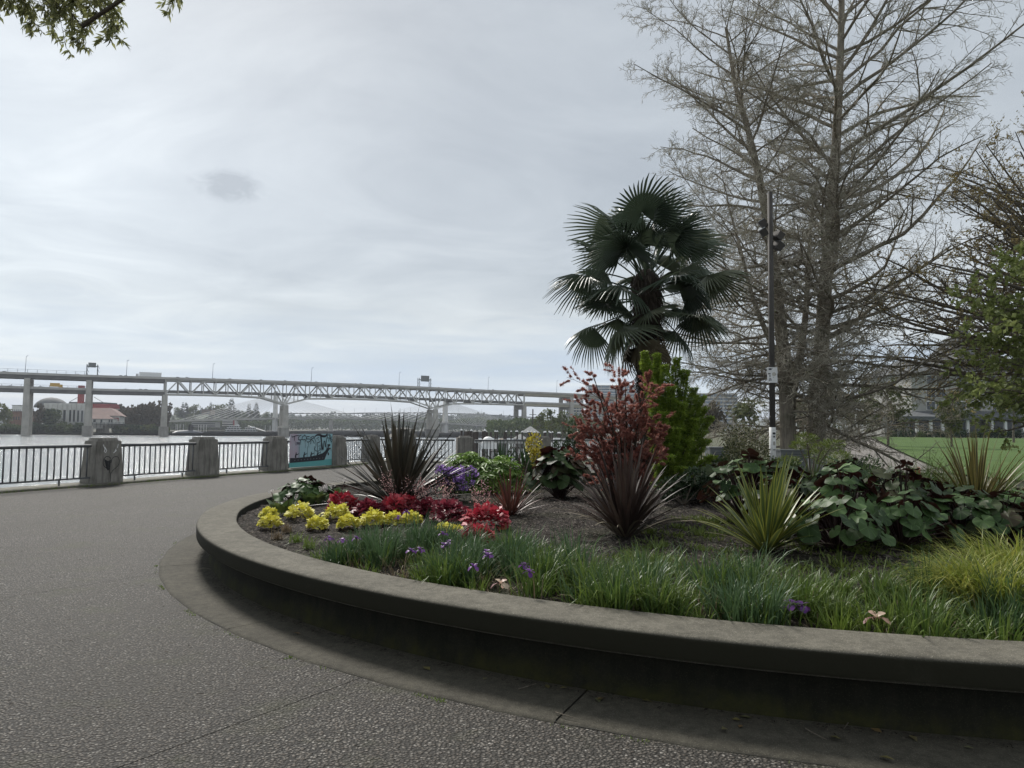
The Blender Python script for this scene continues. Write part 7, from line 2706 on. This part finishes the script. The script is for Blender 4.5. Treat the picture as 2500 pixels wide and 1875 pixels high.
def blades(name, pos, L, W, t0, curv, az, mat, parent=None, K=5, world=True):
    n = len(pos)
    P = np.zeros((n, K, 3))
    P[:, 0] = pos
    h = np.stack([np.cos(az), np.sin(az), np.zeros(n)], 1)
    sd = np.stack([-np.sin(az), np.cos(az), np.zeros(n)], 1)
    rr = np.random.default_rng(n)
    sd = sd + h * rr.normal(0, 0.5, n)[:, None]
    sd /= np.linalg.norm(sd, axis=1, keepdims=True)
    st = (L / (K - 1))[:, None]
    wid = np.zeros((n, K))
    for k in range(K):
        s = k / (K - 1)
        wid[:, k] = W * (0.7 + 0.3 * min(1, 4 * s)) * (1 - s ** 2.2) * 0.5 + 0.0004
        if k:
            th = (t0 + curv * ((k - 0.5) / (K - 1)) ** 1.5)[:, None]
            P[:, k] = P[:, k - 1] + st * (np.sin(th) * h + np.cos(th) * np.array([0, 0, 1.0]))
    V = np.stack([P - sd[:, None] * wid[..., None], P + sd[:, None] * wid[..., None]], 2).reshape(-1, 3)
    i = np.arange(n * K * 2).reshape(n, K, 2)
    F = np.stack([i[:, :-1, 0], i[:, :-1, 1], i[:, 1:, 1], i[:, 1:, 0]], -1).reshape(-1, 4)
    return link(name, mesh_np(name, V, F, True), mat, parent)


IRG = m_leaf('iris blades', [(0.045, 0.085, 0.02), (0.08, 0.135, 0.03), (0.125, 0.185, 0.04), (0.18, 0.23, 0.06)], trans=0.3, rough=0.45, patch=(0.10, 0.155, 0.03))
IRB = m_leaf('blue green iris blades', [(0.05, 0.095, 0.04), (0.075, 0.13, 0.054), (0.115, 0.18, 0.075)], trans=0.22, rough=0.45)
IRY = m_leaf('yellow green blades', [(0.085, 0.14, 0.022), (0.13, 0.19, 0.032), (0.19, 0.245, 0.055)], trans=0.3, rough=0.45)
WEED = m_leaf('weed leaves', [(0.08, 0.115, 0.024), (0.12, 0.165, 0.034), (0.18, 0.215, 0.055)], trans=0.3, rough=0.6)
STRAW = m_leaf('straw blades', [(0.12, 0.09, 0.05), (0.2, 0.15, 0.09), (0.26, 0.2, 0.13)], trans=0.2, rough=0.7)
GOLDG = m_leaf('golden grass', [(0.14, 0.19, 0.03), (0.24, 0.27, 0.045), (0.36, 0.34, 0.08)], trans=0.35, rough=0.45)
gr = np.random.default_rng(77)


def band(n, r0, r1, a0, a1, clump=160):
    """clumped positions in a sector of the bed"""
    ca = gr.uniform(R_(a0), R_(a1), clump)
    cr_ = np.sqrt(gr.uniform(r0 ** 2, r1 ** 2, clump))
    i = gr.integers(0, clump, n)
    sg_ = gr.uniform(0.04, 0.10, clump)[i]
    x = BC[0] + cr_[i] * np.cos(ca[i]) + gr.normal(0, 1, n) * sg_
    y = BC[1] + cr_[i] * np.sin(ca[i]) + gr.normal(0, 1, n) * sg_
    rr = np.hypot(x - BC[0], y - BC[1])
    ok = rr < 7.86
    x, y = x[ok], y[ok]
    cx, cy = (BC[0] + cr_[i] * np.cos(ca[i]))[ok], (BC[1] + cr_[i] * np.sin(ca[i]))[ok]
    z = np.array([soil_z(a, b) for a, b in zip(x, y)]) - 0.01
    az = np.arctan2(y - cy, x - cx) + gr.normal(0, 0.5, len(x))
    return np.stack([x, y, z], 1), az, gr.uniform(0.62, 1.15, clump)[i[ok]]


def band_obj(name, label, n, r0, r1, a0, a1, L, W, lean, curv, mat, clump, K=5):
    pos, az, lf = band(n, r0, r1, a0, a1, clump)
    k = len(pos)
    o_ = blades(name, pos, gr.uniform(L[0], L[1], k) * lf, gr.uniform(W[0], W[1], k), np.abs(gr.normal(0, R_(lean), k)), np.abs(gr.normal(R_(curv), R_(curv) * 0.7, k)), az, mat, None, K)
    return tag(o_, label, 'grass', kind='stuff')


# angles are measured round the planter centre: 212 = left, 290 = right
band_obj('iris_blades', 'blue-green iris blades at the rounded end of the bed', 2300, 6.75, 7.75, 222, 237, (0.24, 0.40), (0.009, 0.015), 17, 40, IRB, 22)
band_obj('iris_foliage', 'grassy green iris blades filling the front edge of the bed', 7600, 6.75, 7.80, 233, 294, (0.19, 0.38), (0.008, 0.014), 20, 50, IRG, 92)
band_obj('iris_foliage', 'blue tinted iris blades mixed along the front edge of the bed', 3600, 6.65, 7.7, 233, 292, (0.22, 0.40), (0.009, 0.015), 16, 40, IRB, 46)
band_obj('edge_grass', 'yellow-green short blades along the planter rim', 3400, 7.2, 7.82, 221, 294, (0.12, 0.26), (0.006, 0.011), 22, 45, IRY, 80)
band_obj('dry_blades', 'dry straw coloured blades among the irises', 1500, 6.8, 7.8, 225, 292, (0.12, 0.30), (0.005, 0.009), 40, 80, STRAW, 110)
band_obj('weeds', 'sparse low green weeds on the mulch', 17000, 3.4, 6.75, 238, 284, (0.03, 0.085), (0.010, 0.022), 58, 30, WEED, 210, 3)
band_obj('tall_grass', 'tall green grass blades at the lawn side of the bed', 1500, 1.0, 3.6, 268, 325, (0.5, 0.85), (0.008, 0.014), 14, 36, IRG, 26)
# small tufts on the bare mulch at the tip
for k, (u, v) in enumerate(((620, 1150), (642, 1172), (600, 1166), (668, 1185))):
    b0 = bed(u, v)
    n = 90
    pos = np.array(b0) + gr.normal(0, 0.03, (n, 3)) * [1, 1, 0]
    o_ = blades('grass_tuft', pos, gr.uniform(0.06, 0.16, n), gr.uniform(0.004, 0.008, n), np.abs(gr.normal(0, R_(40), n)), np.abs(gr.normal(R_(40), R_(20), n)), gr.random(n) * 6.28, IRY if k % 2 else STRAW)
    tag(o_, 'small sparse grass tuft on the bare mulch at the tip of the bed', 'grass tuft', 'grass tufts on the bare mulch')
# golden grass mounds at the right
for k, (u, v, lab) in enumerate(((2150, 1318, 'golden arching grass mound spilling towards the planter rim'), (2205, 1268, 'taller golden grass mound beside the round leaves'), (2085, 1300, 'thin golden grass tuft at the mulch gap'))):
    b0 = bed(u, v)
    n = 1100 if k < 2 else 350
    rs = 0.13 if k < 2 else 0.07
    pos = np.array(b0) + np.clip(gr.normal(0, rs, (n, 3)), -2.2 * rs, 2.2 * rs) * [1, 1, 0]
    az = np.arctan2(pos[:, 1] - b0.y, pos[:, 0] - b0.x) + gr.normal(0, 0.6, n)
    r0 = empty('golden_grass', b0)
    tag(r0, lab, 'ornamental grass', 'golden grass mounds')
    o_ = blades('blades', pos - np.array(b0), gr.uniform(0.28, 0.55, n), gr.uniform(0.006, 0.011, n), np.abs(gr.normal(R_(10), R_(18), n)), gr.uniform(R_(60), R_(130), n), az, GOLDG, r0, 7)
# red poker
p = aty(1982 * DS, 1018 * DS, 11.0)
b0 = Vector((p.x, p.y, soil_z(p.x, p.y)))
r0 = empty('red_poker_flower', b0)
tag(r0, 'single orange red poker flower among the tall grass', 'flower')
link('stalk', MB().tube([(0, 0, 0), (0, 0, p.z - b0.z)], 0.006, 5).mesh('stalk'), IRG, r0)
n = 110
d = rnd_dirs(gr, n)
link('flower_head', scatter('flower_head', THIN_V, LEAF_F, d * [0.022, 0.022, 0.05] + [0, 0, p.z - b0.z], frames(d + [0, 0, -0.8], rnd_dirs(gr, n)), gr.uniform(0.025, 0.04, n)), m_leaf('poker petals', [(0.45, 0.06, 0.03), (0.55, 0.1, 0.05)], trans=0.3), r0)


# iris flowers
def petal():
    V, F = [], []
    for k, (y, w_, z) in enumerate(((0, 0.06, 0), (0.3, 0.2, 0.12), (0.65, 0.34, 0.05), (0.9, 0.25, -0.15), (1.0, 0.04, -0.25))):
        V += [(-w_, y, z + 0.05), (0, y, z), (w_, y, z + 0.05)]
    for k in range(4):
        b_ = 3 * k
        F += [(b_, b_ + 1, b_ + 4, b_ + 3), (b_ + 1, b_ + 2, b_ + 5, b_ + 4)]
    return mesh_np('petal', V, F, True)


PM = {k: petal() for k in ('p', 'o', 'm')}
PM['p'].materials.append(m_leaf('iris petal violet', [(0.11, 0.03, 0.19), (0.17, 0.055, 0.27), (0.24, 0.09, 0.34)], 'object', 0.3))
PM['o'].materials.append(m_leaf('iris petal peach', [(0.50, 0.30, 0.23), (0.60, 0.42, 0.34), (0.62, 0.52, 0.38)], 'object', 0.35))
PM['m'].materials.append(m_leaf('iris petal mauve', [(0.28, 0.13, 0.14), (0.40, 0.22, 0.22)], 'object', 0.3))


def iris_flower(label, u, v, size, kind, seed, group, y=None):
    r = random.Random(seed)
    z = 0.62
    for _ in range(14):
        p_ = atz(u * DS, v * DS, z)
        z = soil_z(p_.x, p_.y) + (0.24 if size < 0.07 else 0.12)
    g = Vector((p_.x, p_.y, soil_z(p_.x, p_.y)))
    root = empty('iris_flower', g)
    tag(root, label, 'iris flower', group)
    h = p_.z - g.z
    link('stalk', MB().tube([(0, 0, 0), (0.01, 0, h)], 0.005, 5).mesh('stalk'), IRG, root)
    a0 = r.random() * 6
    for k in range(3):
        az = a0 + k * 2.094
        link('petal', PM['o' if kind == 'o' else 'p'] if kind != 'o' or k != 0 else PM['m'], None, root, (0.01, 0, h), orient((math.cos(az), math.sin(az), r.uniform(-0.5, 0.1)), (0, 0, 1), r.uniform(-0.3, 0.3)), size)
        az += 1.05
        link('petal', PM['o' if kind == 'o' else 'p'], None, root, (0.01, 0, h), orient((math.cos(az) * 0.8, math.sin(az) * 0.8, 0.75), (-math.cos(az), -math.sin(az), 0.5), r.uniform(-0.3, 0.3)), size * 0.75)
    return root


for k, (u, v) in enumerate(((709, 1163), (737, 1168), (768, 1163), (886, 1190), (905, 1188), (955, 1153), (968, 1172), (958, 1178), (1020, 1224), (1047, 1193), (1052, 1200), (1130, 1222), (1140, 1236), (876, 1105), (858, 1118))):
    iris_flower('small purple iris flower among the blades at the rounded end of the bed', u, v, 0.05, 'p', k, 'purple iris flowers')
iris_flower('large dark purple iris flower by the planter rim', 1706, 1308, 0.075, 'p', 31, None)
iris_flower('second dark purple iris flower drooping beside its large twin', 1728, 1310, 0.07, 'p', 32, None)
iris_flower('faded peach iris flower at the rim near the purple irises', 1078, 1262, 0.075, 'o', 33, None)
iris_flower('peach and maroon iris flower leaning over the planter cap', 1890, 1336, 0.085, 'o', 34, None)

# ---- fallen leaves and twigs on the apron
FL = m_leaf('fallen leaf', [(0.10, 0.09, 0.03), (0.18, 0.15, 0.06), (0.16, 0.08, 0.04), (0.13, 0.14, 0.07)], 'object', 0.1, 0.6)
me = mesh_np('fallen_leaf', [(0, 0, 0), (-0.28, 0.4, 0.12), (0, 0.5, 0.03), (0.28, 0.4, 0.12), (0, 1, 0.1)], [(0, 2, 1), (0, 3, 2), (1, 2, 4), (2, 3, 4)])
me.materials.append(FL)
fl = random.Random(9)
spots = [(930, 1448, 'leaf'), (1043, 1468, 'leaf'), (1185, 1488, 'leaf'), (1208, 1487, 'leaf'), (1290, 1508, 'leaf'), (1305, 1508, 'leaf'), (1385, 1512, 'leaf'), (1600, 1555, 'leaf'), (1625, 1552, 'leaf'), (1570, 1574, 'leaf'), (1597, 1572, 'leaf'), (1790, 1590, 'leaf'), (1905, 1583, 'leaf'), (1965, 1588, 'leaf'), (2080, 1613, 'leaf'), (1897, 1634, 'leaf'), (545, 1275, 'leaf'), (480, 1215, 'leaf'), (650, 1370, 'leaf'), (2120, 1590, 'leaf')]
for k, (u, v, kd) in enumerate(spots):
    p = atz(u * DS, v * DS, 0.02)
    o_ = link('fallen_leaf', me, None, None, (p.x, p.y, 0.022), (fl.uniform(-0.15, 0.15), fl.uniform(-0.2, 0.2), fl.random() * 6.28), fl.uniform(0.045, 0.08))
    tag(o_, 'small fallen leaf lying on the concrete apron', 'fallen leaf', 'fallen leaves on the apron')
for k, (u, v) in enumerate(((1740, 1575), (1120, 1490), (530, 1265), (1200, 1540), (1850, 1560), (455, 1230))):
    p = atz(u * DS, v * DS, 0.02)
    a_ = fl.random() * 6.28
    mb_ = MB().tube([(0, 0, 0), (0.07 * math.cos(a_), 0.07 * math.sin(a_), 0.006), (0.15 * math.cos(a_ + 0.2), 0.15 * math.sin(a_ + 0.2), 0)], [0.004, 0.003, 0.002], 5)
    o_ = link('twig', mb_.mesh('twig'), BRB, None, (p.x, p.y, 0.024))
    tag(o_, 'thin dry twig lying on the concrete apron', 'twig', 'twigs on the apron')
# debris and moss tufts along the foot of the wall and the coping
n = 1500
a_ = gr.uniform(R_(180), R_(300), n)
rr = 8.22 + np.abs(gr.normal(0, 0.05, n))
pos = np.stack([BC[0] + rr * np.cos(a_), BC[1] + rr * np.sin(a_), np.full(n, 0.017)], 1)
o_ = link('debris', scatter('debris', chip_v, chip_f, pos, frames(np.stack([np.cos(a_ * 91), np.sin(a_ * 91), np.zeros(n)], 1), np.tile([0, 0, 1.0], (n, 1)) + gr.normal(0, 0.2, (n, 3))), np.stack([gr.uniform(0.003, 0.008, n), gr.uniform(0.008, 0.03, n), gr.uniform(0.003, 0.007, n)], 1)), CHIP)
tag(o_, 'dark crumbs of leaf litter along the foot of the planter wall', 'litter', kind='stuff')
n = 420
px2, py2 = gr.uniform(-7, 2, n), gr.uniform(2.6, 14, n)
ok = np.hypot(px2 - BC[0], py2 - BC[1]) > 8.75
px2, py2 = px2[ok], py2[ok]
n = len(px2)
aa = gr.random(n) * 6.28
o_ = link('paving_litter', scatter('paving_litter', chip_v, chip_f, np.stack([px2, py2, np.full(n, 0.001)], 1), frames(np.stack([np.cos(aa), np.sin(aa), np.zeros(n)], 1), np.tile([0, 0, 1.0], (n, 1)) + gr.normal(0, 0.1, (n, 3))), np.stack([gr.uniform(0.003, 0.008, n), gr.uniform(0.01, 0.05, n), gr.uniform(0.003, 0.006, n)], 1)), CHIP)
tag(o_, 'scattered bits of twig and bark on the aggregate paving', 'litter', kind='stuff')
n = 1600
a_ = gr.uniform(R_(195), R_(285), n)
a_ += 0.06 * np.sin(a_ * 40)
rr = 8.74 + np.abs(gr.normal(0, 0.02, n))
pos = np.stack([BC[0] + rr * np.cos(a_), BC[1] + rr * np.sin(a_), np.full(n, 0.0)], 1)
keepm = (np.sin(a_ * 53) + np.sin(a_ * 131 + 1)) > 0.5
pos = pos[keepm]
n = len(pos)
o_ = blades('joint_moss', pos, gr.uniform(0.006, 0.022, n), gr.uniform(0.003, 0.006, n), np.abs(gr.normal(0, 0.6, n)), np.zeros(n) + 0.4, gr.random(n) * 6.28, IRY, None, 3)
tag(o_, 'tiny moss and grass tufts in the joint beside the apron', 'moss', kind='stuff')
el_ = offset_line([q for q in EDGE if 8 < q.y < 33], -0.44)
pts_ = []
for i in range(len(el_) - 1):
    for _ in range(70):
        t = gr.random()
        q = el_[i] + (el_[i + 1] - el_[i]) * t
        pts_.append((q.x + gr.normal(0, 0.03), q.y + gr.normal(0, 0.03), 0.0))
pos = np.array(pts_)
n = len(pos)
o_ = blades('kerb_weeds', pos, gr.uniform(0.02, 0.09, n), gr.uniform(0.006, 0.014, n), np.abs(gr.normal(0, 0.6, n)), np.zeros(n) + 0.5, gr.random(n) * 6.28, IRY, None, 3)
tag(o_, 'low weeds growing along the coping of the river edge', 'weeds', kind='stuff')

# ================================================================== AIR
hz = link('haze', MB().box((0, 2680, 40), (13000, 5600, 98)).mesh('haze'), None)
m = bpy.data.materials.new('haze air')
m.use_nodes = True
m.node_tree.nodes.clear()
w = NT(m.node_tree)
out = w.n('ShaderNodeOutputMaterial')
pv = w.n('ShaderNodeVolumePrincipled')
pv.inputs['Color'].default_value = (0.86, 0.91, 1.0, 1)
pv.inputs['Density'].default_value = 0.00013
pv.inputs['Anisotropy'].default_value = 0.2
w.l(pv.outputs[0], out.inputs['Volume'])
hz.data.materials.append(m)
tag(hz, 'thin pale haze in the air over the river', 'haze', kind='stuff')
